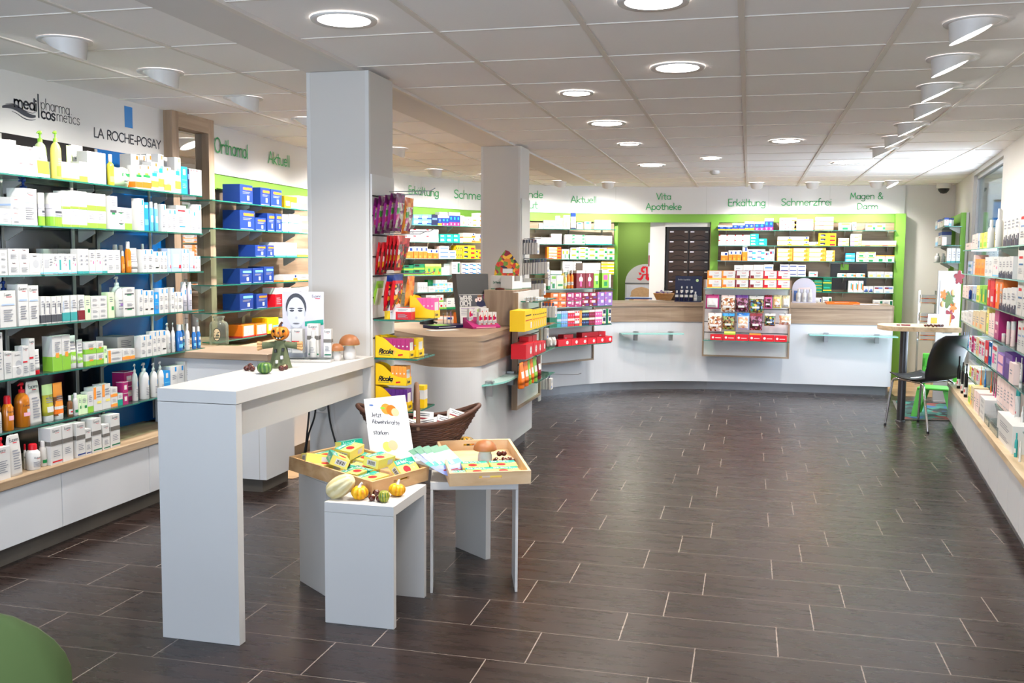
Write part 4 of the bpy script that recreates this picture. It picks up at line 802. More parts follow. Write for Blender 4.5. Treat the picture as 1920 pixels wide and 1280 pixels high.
def stock(place, p0, p1, z, spec, tf, maxd=.16, inset=.012, side='left', start=0, lim=None):
    """stand packs on a shelf whose front edge runs p0-p1 at height z; spec lines: kind design from to top [n<cols>] [r<rows>] [q<inset>] [d<depth>]"""
    p0, p1 = Vector(p0), Vector(p1); D = (p1-p0).normalized(); N = Vector((-D.y, D.x)); ang = math.atan2(D.y, D.x); cnt = start
    ox, oy, s = tf
    for ln in spec.strip().split('\n'):
        for it in ln.split(','):
            q = it.split()
            if not q: continue
            kind, des = q[0], q[1]; ua, ub, vt = (float(x) for x in q[2:5]); op = {x[0]: float(x[1:]) for x in q[5:]}
            n, rws, ins = int(op.get('n', 1)), int(op.get('r', 1)), op.get('q', inset)
            a0, a1 = p0+N*ins, p1+N*ins; L = (a1-a0).length
            ta, tb_ = (along(ox+u/s, z, a0, a1)*L for u in (ua, ub))
            if kind in 'bsjp' or (kind == 't' and 'window' in place):
                m0 = (ua+ub)/2; w0 = (ub-ua)/n/s
                for _ in range(2):
                    pc0 = a0+D*(along(ox+m0/s, z, a0, a1)*L); dist = (Vector((pc0.x, pc0.y, z))-O).dot(fwd); w0r = w0*dist/FPX*.97
                    ax0, ax1 = a0+N*(w0r/2), a1+N*(w0r/2); tm = along(ox+m0/s, z, ax0, ax1)*L
                ta, tb_ = tm-w0r/2*n, tm+w0r/2*n
            W_ = (tb_-ta)/n; mid = a0+D*((ta+tb_)/2); H = zat(mid.x, mid.y, oy+vt/s)-z
            if H < .01 or W_ < .004: print('BAD', place, it, H, W_); continue
            g = .0012; w = W_-g; h = H/rws-.0006
            dd = op.get('d') or ({'c': min(maxd, max(.045, w*.9)), 'm': maxd*.8, 'o': .11, 'q': .05, 'v': .09, 'r': .1, 'k': .05, 'f': .07, 't': min(.05, w*.7)}.get(kind) or min(w, maxd))
            dd = min(dd, maxd-(ins-inset) if ins < maxd else .04); dd = max(dd, .02)
            for c in range(n):
                cnt += 1
                for rr in range(rws):
                    p = a0+D*(ta+W_*c+g/2); rw_ = ROWS[rws][rr] if rws in ROWS else f'{ordw(rr+1)}-up '
                    lab = f'{rw_}{DES[des][1]}, {ordw(cnt)} from {side}, {place}'
                    put(kind, des, w, h, dd, (p.x, p.y, z+.0006+rr*(H/rws)), ang, lab, f'goods on the {place}')
    return cnt
# ---------------------------------------------------------------- left wall stock
A1, A2, A3, A4, A5, A6, A7 = (0, 230, 6.4), (190, 260, 6.095), (0, 420, 6.4), (190, 440, 6.4), (0, 600, 8), (190, 590, 7.11), (0, 700, 5.817)
LA, LB = (LWX, 3.3), (LWX, 5.575)
def L(i, spec, tf, st=0): return stock(f'{OL[i]} shelf of black-blue wall', LA, LB, LV[i], spec, tf, maxd=.26, start=st)
n = L(0, 'c gb -130 0 195,c gb 0 125 200 r2,c gb 125 205 208,c bs 205 445 285 n2 r2,p P1 418 570 95 q.07,k K1 450 612 290,p P2 612 742 95,c gg 742 955 480,t T1 838 912 275 q.1,t T2 915 1052 270 q.1,c gw 958 1052 470,c wt 1056 1275 355 n2', A1)
L(0, 'b B1 62 150 178,f F1 152 368 325,c og 395 470 305 n1,c og 472 572 305,c ob 345 445 180 q.12,c ob 450 518 185 q.12,c oy 525 612 182 q.12,c ob 576 655 268,c ob 657 718 180,c oy 722 800 325,c oy 725 812 215 q.1,c wt 802 845 360,c ob 847 912 214,c bl 916 988 320,c nv 990 1011 345,c sl 1013 1150 350 n4', A2, n)
n = L(1, 'c bs -130 0 1030 r2,c wt 0 135 1030,c wt 20 140 890 q.1,c bs 140 272 895 r2,p P6 190 400 670 q.1,c Ed 275 452 790,j J1 458 538 840,j J1 545 740 845,c gg 755 850 820 r2,c gg 852 1050 820 n2 r2,c gw 1053 1275 850 n2 r2', A1)
L(1, 'c br 98 190 655,c br 192 268 785 r2,c gw 270 352 792,c bt 430 493 683,c bp 495 545 725,s Ba 546 597 720,s Ba 600 650 735,c bt 690 742 748,c bt 747 860 805 n2,c rw 862 972 765,c bt 976 1020 800,c bt 1028 1082 830,c bt 1085 1146 752', A2, n)
n = L(2, 'c Ev -110 0 310 r2,c wt 0 95 310 r2,c E 105 235 295 r2,c E 238 357 295 r2,c Ev 360 485 350,c wv 487 520 355,c wv 525 640 355,c wp 642 698 358,c wc 700 755 355,c wp 757 815 358,c wc 818 862 355,c wp 865 925 358,c wv 530 700 298 n3 q.12,c wv 705 925 298 n3 q.12,c wx 938 1068 298 n2,c wp 1075 1150 308,c wp 1153 1228 308,c wx 1230 1290 305', A3)
L(2, 'c wt 75 160 182,c wt 162 232 182,s S1 135 205 118 q.1,s S1 207 270 125 q.1,b B2 236 282 195,b B2 284 362 82,t T2 368 470 160,b B6 466 530 108 q.1,c bt 500 550 175,c bt 555 628 176,c bt2 632 700 203,c bt 704 795 200 n2,c cw 800 840 165,c cw 843 962 165,c bt 968 1055 165 n2,c cw 1060 1120 200,c bt 1122 1192 255 n2', A4, n)
n = L(3, 'p P6 -20 135 680 q.06,c Ed -90 5 800,c Ed 8 200 800,c Ed 228 350 722,c Ed 354 474 735,c dw 500 550 868,c dw 556 616 868,c dw 626 685 870,c dw 690 745 868,c tw 757 840 862,c tw 857 930 855,c tr 945 1022 850,c lg 1026 1090 860,c wt 1095 1290 865 n2 r2', A3)
L(3, 'c lg 92 160 690,p P4 120 262 500,c br 272 408 630 r2,c bt 450 505 655,c bt2 512 570 670,c bt2 574 634 668,c bl 640 693 690,c bt 697 752 642,c bt 757 805 640,c bt 838 880 632,c bt 884 912 690,c bt 916 980 688,s S1 948 1026 565 q.02,s S1 1028 1088 565 q.02', A4, n)
n = L(4, 'c E -90 60 190,c E 70 190 470,c Ev 192 350 690 r1,c Ev 192 345 475 q.02 d.06,c Em 350 445 385,c Em 448 535 275,t T3 537 630 440,c gr 795 935 240,c gr 940 1065 222,t T4 1072 1190 232,t T4 1193 1280 290,c gr 1290 1448 330 r2,c gr 1452 1558 318 r2,c lg 1562 1610 385', A5)
L(4, 'c yl 95 280 465 r2,c yo 285 385 455,c yo 220 448 288 q.1,c yo 388 448 450,c bt 530 600 282,c bt 606 680 270,c bt 690 740 222,c bt 745 795 215,c bt2 800 870 210,p P3 838 925 108 q.02,p P3 928 985 105 q.02,b B4 988 1085 130,b B4 1052 1112 128 q.08,b B6 1116 1180 115,b B4 1205 1265 160,b B4 1268 1325 155', A6, n)
n = L(5, 'b B6 -60 20 330,b B3 -10 20 225,b B3 28 150 245,p P5 165 328 100,k K2 335 478 85,t T5 512 625 120,t T6 628 728 100,b B7 732 795 240,b R1 792 855 212,c lg 860 892 235,c lg 893 958 238,c gw 962 1022 200,c ya 1026 1117 148,c ya 1120 1210 115,c yo 1214 1285 150 r2,c mg 1288 1340 215,c mr 1345 1402 90 r2', A7)
L(5, 'c mr 312 440 755 r2 q.08,p P3 410 492 655 q.03,p P3 500 640 640,p P3 645 752 640,p P3 735 840 620,c bl 842 920 745,c bt 930 1110 680 n2 r1,c bt 1120 1212 615,c bt 1220 1285 645,c bt2 1290 1348 645', A6, n)
stock('oak plinth of black wall', (-3.40, 3.3), (-3.40, 5.3), .428, 'p P5 -30 75 700 q.03,c E -60 120 810,k K2 125 268 670,b B5 262 300 770 q.07,b B5 285 440 770,b R1 430 512 738 q.03,c Er 560 682 590,c Eg 690 802 560,c Eb 838 935 538,c Eb 938 1000 602,c Ez 1010 1112 490,c Ez 1125 1200 555,c Ez 1210 1312 445', A7, maxd=.24)
# ---------------------------------------------------------------- oak wall behind the mirror
C3 = (360, 220, 2.91)
for i, sp in enumerate(['c Ob 262 332 368,c Ob 374 426 385,c Ob 430 490 395,c yb 505 573 432 d.1,c wy 577 660 432', 'c Ob 262 342 508,c Ob 346 404 548,c Ob 412 452 524,c Ob 456 490 526,c wx 495 525 530 r2,c wx 530 586 530 r2,c wy 590 660 540 r2', 'c Ob 345 404 696,c Ob 407 447 698,c wx 455 512 682,c wx 515 572 684,c gw 575 650 718', 'c Oc 262 328 826,c Oc 332 390 822,c Oc 394 446 814,c wo 500 575 858,c wo 578 660 858', 'c Oc 262 336 962,c Ob 352 412 962,c rd 455 495 928,c rd 498 540 928,c wr2 545 690 926 n5', 'c or 277 342 1130,c or 350 410 1125,c yb 412 472 1092 q.02,c wn 475 540 1095 q.02']):
    stock(f'{OL[i]} shelf, oak wall behind mirror', (-3.61, 5.965), (-3.61, 7.44), OV[i], sp, C3, maxd=.14)
# ---------------------------------------------------------------- curved wall, seen between the two pillars
C7 = (750, 380, 5.818)
for i, sp in enumerate(['m zb 150 240 130 r2,m zb 242 342 130 r2,m nb 345 412 130,m by 415 455 135,m bm 457 535 140 n2,m by 430 530 102 n3 q.05,m bm 537 655 105 n3,m pd 660 700 140,m pd 702 832 155 r2,m pd 835 882 112 r3,m pd 890 980 120 r2', 'm rc 60 140 290 r2,m rc 147 285 290 r2,m rc 288 420 292 r2,m tb 437 505 342,m tb 508 580 342,m tb 583 652 342,m wb 655 685 385,m wo 690 820 330 r2,m wo 823 885 340,m wo 888 990 340', 'm os 60 145 480,m os 150 200 478,m os 203 250 480,m os 253 300 480,m os 303 358 505,m os 361 415 508,m wn 428 535 472 r3,m wn 538 610 520 r2,m yy 613 683 465 n3 r2,m yy 686 820 466 r3,m yy 823 885 512 r2,m yy 888 980 512 r2', 'm gk 40 148 680 r2,m gk 150 270 668 r2,m lm 275 450 668 n3,m wb 453 530 706 n3,m wb 480 562 665 q.06,m wz 566 655 645,m bw 672 748 655 r3,m bw 752 830 655 r3,m bw 838 885 655 r3,m bw 888 960 655 r3', 'm wb 190 300 868 n4,m x1 305 365 840 q.07,m wb 310 386 912,m tc 388 450 842 r2,m tc 452 514 842 r2,m tc 518 576 870,m wz 690 730 858,m wx 733 830 858 r2,m wx 835 960 858 r2'.replace('m x1', 'm q9'), 'm wg 285 385 1008 r2,m wg 388 475 1005 r2,m wg 478 506 1085,m Gb 508 642 1040 n2,m wo 660 750 1015 r2,m wo 755 850 1015 r2']):
    stock(f'{OL[i]} shelf between the pillars', EP0, EP1, EV[i], sp, C7, maxd=.13)
# ---------------------------------------------------------------- shelves between second pillar and opening
C8 = (990, 380, 7.11)
for i, sp in enumerate(['c wt 145 198 272,c bc 205 360 235 n2,c bc 365 425 175,c bc 427 460 205,c wy 477 558 168,c bh 573 635 135,c bq 650 730 262,c bq 757 838 250,c bc 890 1105 230 n3', 'm wb 20 70 498,m ps 90 308 462 r2,m ps 310 448 415 r3,m gs 492 630 425 r3,m gs 633 760 428 r3,m gt 768 1118 440 n8', 'm rO 250 440 590 r4,m gl 450 550 618 n2,m gl 566 670 598 r2,m gl 676 795 592 r3,m gl 800 925 600 r2,m gl 928 1050 602 r2,m lf 1055 1150 602 r2', 'm wb 20 125 812,m Gb 460 600 780,m Gb 604 715 782,m pg 745 850 802,m pg 853 965 802,m yw 975 1146 785 r4', 'm pg 300 600 905 n3,m gl 620 900 900 n3']):
    stock(f'{OL[i]} shelf beside the opening', AP0, AP1, AV[i], sp, C8, maxd=.2)
# ---------------------------------------------------------------- back wall right of the drawers
C4, C5 = (1330, 390, 6.737), (1500, 390, 6.4)
R0, R1_ = (-.40, 12.75), (1.765, 12.75)
def Rr(i, a, b):
    k = stock(f'{OL[i]} shelf beside drawer tower', R0, R1_, RV[i], a, C4, maxd=.16) if a else 0
    stock(f'{OL[i]} shelf beside drawer tower', R0, R1_, RV[i], b, C5, maxd=.16, start=k)
Rr(0, 'm by 108 204 218,m by 206 288 222,m bo 291 364 190,m bo 367 444 192,m by 447 500 168,m by 503 560 168,m bm 570 630 172,m bm 633 692 170,m bm 696 749 130,m bm 752 806 130,m pd 886 1100 122 r3', 'm pz -72 155 133 r1,m lo 180 398 108 r3,m lc 465 612 178,m wq 625 672 170,m gl 787 900 190,m gl 905 1020 190')
Rr(1, 'm rc 116 212 338 r2,m rc 216 315 338 r2,m rc 319 408 338 r2,m rc 412 512 338 r2,m tb 515 620 325 r2,m tb 622 726 385,m wo 860 1036 362 r2,m wo 1040 1255 362 r2', 'm wo 108 216 405,m yy 220 430 302 r3,m mc 458 585 360 r2,m mc 603 735 312 r3,m lo 740 945 392,m lo 948 1153 392')
Rr(2, 'm os 145 233 555,m os 240 290 535,m os 293 346 535,m os 349 404 535,m os 413 476 478,m bw 480 590 520 r2,m bw 593 702 520 r2,m bx 705 752 545,m bx 756 822 520,m ow 852 1046 508 r3,m ow 1052 1250 505 r3', 'm ow 98 305 480 r3,m ow 308 415 508 r3,m ct 546 655 540 r2,m lc 673 786 528 r2,m lc 789 905 528 r2,m lf 909 1018 565,m lf 1021 1130 565')
Rr(3, 'm Gb 312 420 722,m wb 425 547 718,m wb 552 680 716,m wn 686 805 712 r2,m sb 890 1000 712 r3,m sb 1004 1106 712 r3,m sb 1110 1216 715 r3', 'm wq 105 212 762,m ox 450 552 785,m ox 560 668 785,m ox 672 780 785,m wy 820 910 762,m wy 913 1006 762,m wy 1012 1110 765')
Rr(4, '', 'm Gy 20 158 862 r4,m Gy 165 266 862 r4,m Gy 273 376 832 r2,m ox 577 635 872,m ox 637 696 872,m ox 698 758 872,m bk 762 820 938,m bk 823 878 938,m bx 882 1000 938,m bx 1003 1120 938')
bw_ = thing('back_worktop', (0, 0, 0), 'oak worktop under the shelves beside the drawer tower', 'worktop')
MB().box(-.38, 12.62, .86, 1.75, 12.945, .90, 'oak').build('top', bw_); MB().box(-.38, 12.66, .004, 1.75, 12.945, .86, 'counter_white').build('body', bw_)
stock('worktop below those shelves', (-.38, 12.68), (1.75, 12.68), .90, 'm wo 160 256 1078,m wz 268 376 1068,m wz 878 992 1105,m wz 996 1112 1105', C5, maxd=.15)
# ---------------------------------------------------------------- window wall stock
GA, GB_, GC = (1790, 320, 6.4), (1790, 500, 6.4), (1780, 660, 5.333)
G0, G1 = (rwx(9.56, .95), 9.56), (rwx(4.7, .95), 4.7)
def Gs(i, *sp):
    k = 0
    for s_, tf in sp: k = stock(f'{OL[i]} shelf of window wall', G0, G1, GV[i], s_, tf, maxd=.17, side='far end', start=k)
Gs(0, ('r pq 130 190 868,r pq 205 248 765,r pk 250 272 752,r mi 275 298 750,r ly 300 326 748,r ly 340 384 738,b B6 388 470 590,b B6 480 560 455,b B6 500 575 470 q.09,r nf 580 620 520,r nf 622 668 505,r nf 670 716 490,r nf 718 764 470,r wl 772 835 460,r wl 838 905 455,r wl 908 990 450', GA))
Gs(1, ('r mi 155 214 1086 r2,r pq 220 238 1010,r oO 240 272 1060,r oO 274 310 1060,r oO 312 354 1060,r wt 357 400 1035,r wt 402 448 1030,r wp 452 520 1030,r nf 526 566 1035,r nf 568 608 1033,r nf 610 650 1030,r nf 652 690 1026,r wl 748 820 955,r wl 824 900 950,r wl 905 990 945', GA))
Gs(2, ('r pq 92 122 225 r3,r pq 125 162 225 r3,b Bd 168 205 242,r mi 212 236 235,r mi 238 254 235,r ly 257 292 225,r gy 295 328 222,r gy 331 380 222,r rr 386 412 152,r rr 415 468 140,r rr 420 462 265 q.0 d.04,r oo 474 520 152,r oo 523 566 150,r nf 528 570 262,r nf 572 616 258,r nf 618 664 254,r nf 666 730 250,r wl 740 800 175,r wl 803 870 170,r wl 874 960 165', GB_))
Gs(3, ('r wt 76 104 535,r wt 107 150 532,r wt 154 208 530,r cr 214 246 528,r cr 249 290 530,r cr 294 362 532,r ly 375 398 488,r pk 402 432 560,r pk 435 466 556,r mm 472 520 520,t T7 523 575 530 q.07,r mm 580 700 532 q.08,j J2 508 560 652 r1,j J2 562 610 800,j J2 615 665 655,j J2 668 726 655,r wl 745 790 655,r wl 794 830 650,r ly 835 900 640', GB_))
Gs(4, ('t Tb 96 118 782,t Tb 122 144 780,t Tb 146 168 778,r pw 172 196 832,r mm 199 222 832,r pw 225 252 838,r cr 255 282 850,r pw 285 316 866,r pw 318 350 880,r rr 357 395 890,r bu 400 436 905,r pw 440 500 925,r wt 503 574 915 q.05,r lv 505 578 1045 r2,r pp 588 678 1040,r pq 645 698 1150 q.0 d.05,t T2 702 764 1085,t T2 768 826 1090', GB_))
Gs(5, ('r ly 195 215 140,r pw 218 240 150,r cr 243 266 160,r pw 268 292 170,t T8 300 325 140,t Tb 340 385 165,t T9 328 345 150 q.05,t T8 398 420 195,t T7 424 440 200,t T7 443 460 205,r pk 468 498 248,r pk 500 530 262,r pk 533 562 278,r pk 565 595 292,r pk 598 632 308,t T2 634 648 440 q.0,s S2 650 704 372,b B6 708 740 540,s S2 745 800 400,s S2 804 870 380', GC))
k = stock('oak plinth of window wall', (rwx(9.36, .875), 9.36), (rwx(4.7, .875), 4.7), .405, 'b Bb 72 108 40,b Bb 112 140 100,b Bb 143 180 115,r ly 184 206 335,r cr 209 236 345,r pq 240 258 380,r pk 262 290 400 ,r wt 300 345 455 r2', GC, maxd=.2, side='far end')
k = stock('oak plinth of window wall', (rwx(9.2, .885), 9.2), (rwx(4.7, .885), 4.7), .405, 'r wt 470 620 660,b Bc 610 640 800,b Bc 644 680 805,b B6 684 712 890,b Bd 620 660 705 q.08,r bu 690 740 700 q.09', GC, maxd=.2, side='far end', start=k)
mat('puff_pink', 'd24bb8', rough=.7, vary=.6, scale=30, bump=.8); mat('puff_blue', '5a7be0', rough=.7, vary=.6, scale=30, bump=.8); mat('puff_lilac', 'c9a6d8', rough=.7, vary=.5, scale=30, bump=.8)
for i, (u, v, m, w) in enumerate([(1838, 775, 'puff_lilac', 'lilac'), (1852, 778, 'puff_pink', 'pink'), (1868, 790, 'puff_blue', 'blue')]):
    p = along(u, .45, (rwx(9.2, .97), 9.2), (rwx(4.7, .97), 4.7)); y = 9.2-4.5*p; b = MB(); n, m_ = 26, 16; vs = []
    for j in range(m_+1):
        for q in range(n): a, e = 2*PI*q/n, PI*j/m_; r = .058*(1+.12*math.sin(7*a+3*j)*math.sin(e)+.08*math.sin(13*a+5*j)); vs.append((r*math.sin(e)*math.cos(a), r*math.sin(e)*math.sin(a), r*math.cos(e)))
    b.add(vs, [(j*n+q, (j+1)*n+q, (j+1)*n+(q+1) % n, j*n+(q+1) % n) for j in range(m_) for q in range(n)], m, True)
    tag(b.build('bath_puff', None, (rwx(y, .97), y, .47)), f'{w} bath puff in a clear bin on the window-wall plinth', 'bath puff')
for i, (ya, yb, w) in enumerate([(7.72, 7.3, 'first clear bin from the far end on the window-wall plinth'), (7.27, 6.85, 'second clear bin from the far end on the window-wall plinth'), (6.8, 6.45, 'clear bin nearest the picture edge on the window-wall plinth')]):
    b = MB(); P = rp(yb, ya, .89, 1.06); b.prism(P, .4055, .409, 'clear_plastic')
    for a, c in ((0, 1), (1, 2), (2, 3), (3, 0)):
        (x0, y0), (x1, y1) = P[a], P[c]; l = math.hypot(x1-x0, y1-y0); nx, ny = -(y1-y0)/l*.0015, (x1-x0)/l*.0015; b.prism([(x0-nx, y0-ny), (x1-nx, y1-ny), (x1+nx, y1+ny), (x0+nx, y0+ny)], .409, .47, 'clear_plastic')
    tag(b.build('clear_bin'), w, 'bin')
# ---------------------------------------------------------------- merchandise panels with oak frames
def mpanel(p0, p1, z0, z1, label, slats=(), extra=None):
    p0, p1 = Vector(p0), Vector(p1); D = (p1-p0).normalized(); L = (p1-p0).length; t = thing('merchandise_panel', (p0.x, p0.y, z0), label, 'display panel', rot=math.atan2(D.y, D.x)); h = z1-z0
    MB().box(.018, .004, .018, L-.018, .026, h, 'white_board').build('board', t)
    for x in (0, L-.018): MB().box(x, -.012, 0, x+.018, .03, h, 'oak_vertical').build('frame_side', t)
    MB().box(.018, -.012, 0, L-.018, .03, .018, 'oak').build('frame_bottom', t)
    for z in slats: MB().box(.018, .0025, z-z0-.004, L-.018, .0045, z-z0+.004, 'shadow_gap').build('groove', t)
    for bx0 in (.15*L, .85*L-.04): MB().box(bx0, .03, .1, bx0+.04, .03+(extra or .02), .18, 'steel').build('mount', t)
    return t
pc_ = mpanel((-.492, 11.03), (.462, 11.03), .405, 1.275, 'white hanging panel in oak frame in the middle of the curved counter', (1.1, .95, .8, .68), .17)
PB0, PB1 = Vector((-1.94, 9.42)), Vector((-1.42, 10.24)); PD = (PB1-PB0).normalized(); PN = Vector((-PD.y, PD.x)); PBZ = [1.19, 1.0, .80, .60]
mpanel(tuple(PB0+PN*.285-PD*.03), tuple(PB1+PN*.285+PD*.03), .385, 1.2, 'white hanging panel in oak frame at the near end of the curved counter', (), .05)
PAX = -1.655
mpanel((PAX, 6.83), (PAX, 7.66), .372, 1.245, 'white hanging panel in oak frame on the rounded service counter', (1.1, .9, .7), .022)
CSH = [gshelf((-.475, 10.84), (.452, 10.84), z, .185, f'{w} glass shelf of the hanging panel on the curved counter', 'glass shelves of the hanging panels', brk=False) for z, w in ((1.185, 'upper'), (.605, 'lower'))]
for i, z in enumerate(PBZ): gshelf(PB0, PB1, z, .275, f'{OL[i]} glass shelf of the panel with purple boxes', 'glass shelves of the hanging panels', brk=False)
PAZ = [1.178, .976, .775, .572]
for i, z in enumerate(PAZ): gshelf((-1.52, 6.95), (-1.52, 7.64), z, .13, f'{OL[i]} glass shelf of the panel on the rounded counter', 'glass shelves of the hanging panels', brk=False)
C6 = (1310, 490, 6.739)
stock('upper shelf, hanging counter panel', (-.475, 10.84), (.452, 10.84), 1.185, 'v CO 106 284 115 r2,v CO 288 455 116 r2,v CP_ 459 622 116 r2,v CP_ 630 808 116 r2,v CR 812 980 118 r2,v CR 985 1150 120 r2', C6, maxd=.15)
stock('lower shelf, hanging counter panel', (-.475, 10.84), (.452, 10.84), .605, 'o rs 145 302 925,q lm 320 462 885 q.03,o rs 308 466 925,o rs 470 630 928,q oO 638 786 912 q.03,o rs 634 792 930,o rs 796 952 935,o rs 956 1115 942', C6, maxd=.14)
CP4 = (1030, 480, 7.11)
def PBs(i, s_): return stock(f'{OL[i]} shelf, purple-box panel', tuple(PB0), tuple(PB1), PBZ[i], s_, CP4, maxd=.2)
PBs(0, 'c Gb -20 10 180,c lc 15 92 258,c pg 95 186 258,b B9 150 205 165 q.06,b B9 190 224 225,b B8 228 272 180,b B8 274 320 180,r Rc 360 478 190,r Rc 482 587 190,r gp 590 660 190,r gf 702 788 185,r wt 792 820 240,r pg 440 640 92 q.1')
PBs(1, 'r oc 16 118 490 r2,r oc 121 222 490 r2,r mv 229 330 488 r2,r mv 333 430 486 r2,r mw 434 530 484 r2,r mw 533 632 482 r2,r vv 640 735 480 r2,r vv 738 838 478 r2')
PBs(2, 'q q9 2 98 735 n3,q q1 101 155 735 n2 r2,q q2 158 243 732 n3 r2,q q3 246 335 728 n3 r2,q q4 340 400 726 n2 r2,q oO 403 432 726,q q5 436 524 722 n4 r2,q q6 528 604 716 n3 r2,q q7 609 700 708 n3 r2,q q8 704 752 704 r2,q q9 758 780 704,q q8 784 822 700 r2')
PBs(3, 'f F2 5 55 1085,f F2 58 112 1080,o rt 120 290 1112,o rt 294 392 1105,o rt 396 508 1098,o rt 512 628 1090,o rt 632 738 1080,o rt 742 838 1068,o rs 190 318 1045 q.13,o rs 435 655 1015 q.13,o rs 658 748 1003 q.13')
CPA = (950, 560, 7.11)
def PAs(i, s_): return stock(f'{OL[i]} shelf, rounded-counter panel', (-1.52, 6.95), (-1.52, 7.64), PAZ[i], s_, CPA, maxd=.11, side='near end')
PAs(0, 'j J3 250 300 -20 r3,j J3 302 345 -25 r3,j J3 350 395 -30 r2,c bs 420 500 -20')
PAs(1, 'c yp 240 345 150,c yp 348 372 148,c yp 375 400 146,c yp 403 428 144,c yp 431 455 140,c yp 458 480 136,c yp 483 504 132,c yp 507 530 128')
PAs(2, 'o rt 255 350 595,o rt 353 408 580,o rt 411 462 572,o rt 465 520 565,o rs 290 340 500 q.05,o rs 345 400 480 q.05')
PAs(3, 't T8 212 262 850,t T8 265 318 835,t T9 320 348 820,t T8 350 385 800,t T9 388 432 775,t Ta 440 480 752')
# snack bags on hooks
def mix_mat(name, cols, scale, rough=.25):
    m = bpy.data.materials.new(name); m.use_nodes = True; nt = m.node_tree; b = nt.nodes['Principled BSDF']; b.inputs['Roughness'].default_value = rough
    t = nt.nodes.new('ShaderNodeTexCoord'); v = nt.nodes.new('ShaderNodeTexVoronoi'); v.inputs['Scale'].default_value = scale; nt.links.new(t.outputs['Object'], v.inputs['Vector'])
    s = nt.nodes.new('ShaderNodeSeparateColor'); nt.links.new(v.outputs['Color'], s.inputs[0]); r = nt.nodes.new('ShaderNodeValToRGB'); r.color_ramp.interpolation = 'CONSTANT'
    e = r.color_ramp.elements; e[0].color = (*lin(cols[0]), 1); e[1].position = 1/len(cols); e[1].color = (*lin(cols[1]), 1)
    for i, c in enumerate(cols[2:], 2): x = e.new(i/len(cols)); x.color = (*lin(c), 1)
    nt.links.new(s.outputs[0], r.inputs[0]); nt.links.new(r.outputs[0], b.inputs['Base Color'])
    p = nt.nodes.new('ShaderNodeBump'); p.inputs['Strength'].default_value = .5; p.inputs['Distance'].default_value = .004; nt.links.new(v.outputs['Distance'], p.inputs['Height']); nt.links.new(p.outputs[0], b.inputs['Normal']); MATS[name] = m
mix_mat('mix_nuts', ['efe6d8', '7a4a28', 'd9b48a', 'f4efe6', 'a8603a'], 55); mix_mat('mix_dark', ['3a1c28', '6d2a4a', '4a2620', 'a8708a'], 55); mix_mat('mix_brown', ['6a4028', '3d2418', 'b08050', '8aa060'], 55); mix_mat('mix_pale', ['f0d8b8', 'e8b890', 'f6f0e8', 'd89878'], 55); mix_mat('mix_rainbow', ['4a9a5a', '3a3a30', 'c8b040', '5a80b0', '2c2420'], 45)
mix_mat('candy_foil_purple', ['7a2468', '8a2a78', '6a1c5a', '93307f'], 25, .2); mix_mat('candy_fruit', ['8a2060', '4aa040', 'e8c030', 'd05080', '7a2468', 'd8d0c0'], 38, .2); mix_mat('candy_red', ['c0202c', 'b01824', 'd83038', 'a01420'], 22, .2); mix_mat('candy_redmix', ['c0202c', 'e0d8d0', '8a1018', 'e8b030', '5a4a40'], 40, .2); mix_mat('candy_orange', ['e07828', 'e88c30', 'd86a20', 'f0a040'], 25, .2)
def bag(name, w, h, d, m_main, m_front, loc, rot, label, cat='sweet bag', head=None, win=(.12, .12, .88, .72), group=None, tilt=0):
    b = MB(); n, m = 10, 12; vs = []
    for s_ in (-1, 1):
        for j in range(m+1):
            for i in range(n+1):
                x, z = i/n, j/m; e = min(1, min(z, 1-z)*5)**.6*min(1, min(x, 1-x)*6)**.5; bul = e*(.65+.35*math.sin(PI*min(1, z*1.15)))*d/2*(1+.12*math.sin(17*x+9*z+s_)); vs.append(((x-.5)*w, s_*bul-.0004*s_*0, -h+z*h))
    o = (m+1)*(n+1); fs = []; ms = []
    for k in (0, 1):
        for j in range(m):
            for i in range(n):
                a = k*o+j*(n+1)+i; fs.append((a, a+1, a+n+2, a+n+1) if k == 0 else (a+1, a, a+n+1, a+n+2))
                x, z = (i+.5)/n, (j+.5)/m; ms.append(m_front if (k == 0 and win[0] < x < win[2] and win[1] < z < win[3]) else (head if head and z > .84 else m_main))
    for f, mm in zip(fs, ms): pass
    i0 = len(b.v); b.v += [tuple(v) for v in vs]; b.f += [[i+i0 for i in f] for f in fs]; b.m += ms; b.sm += [True]*len(fs)
    o_ = b.build(name, None, loc, (tilt, 0, rot)); tag(o_, label, cat, group); return o_
def peg(parent, x, z, L, m='steel'):
    MB().tube([(x, 0, z), (x, -L*.9, z+.004), (x, -L, z+.018)], .0028, 6, m).box(x-.012, -.002, z-.012, x+.012, .004, z+.012, 'chrome').build('hook', parent)
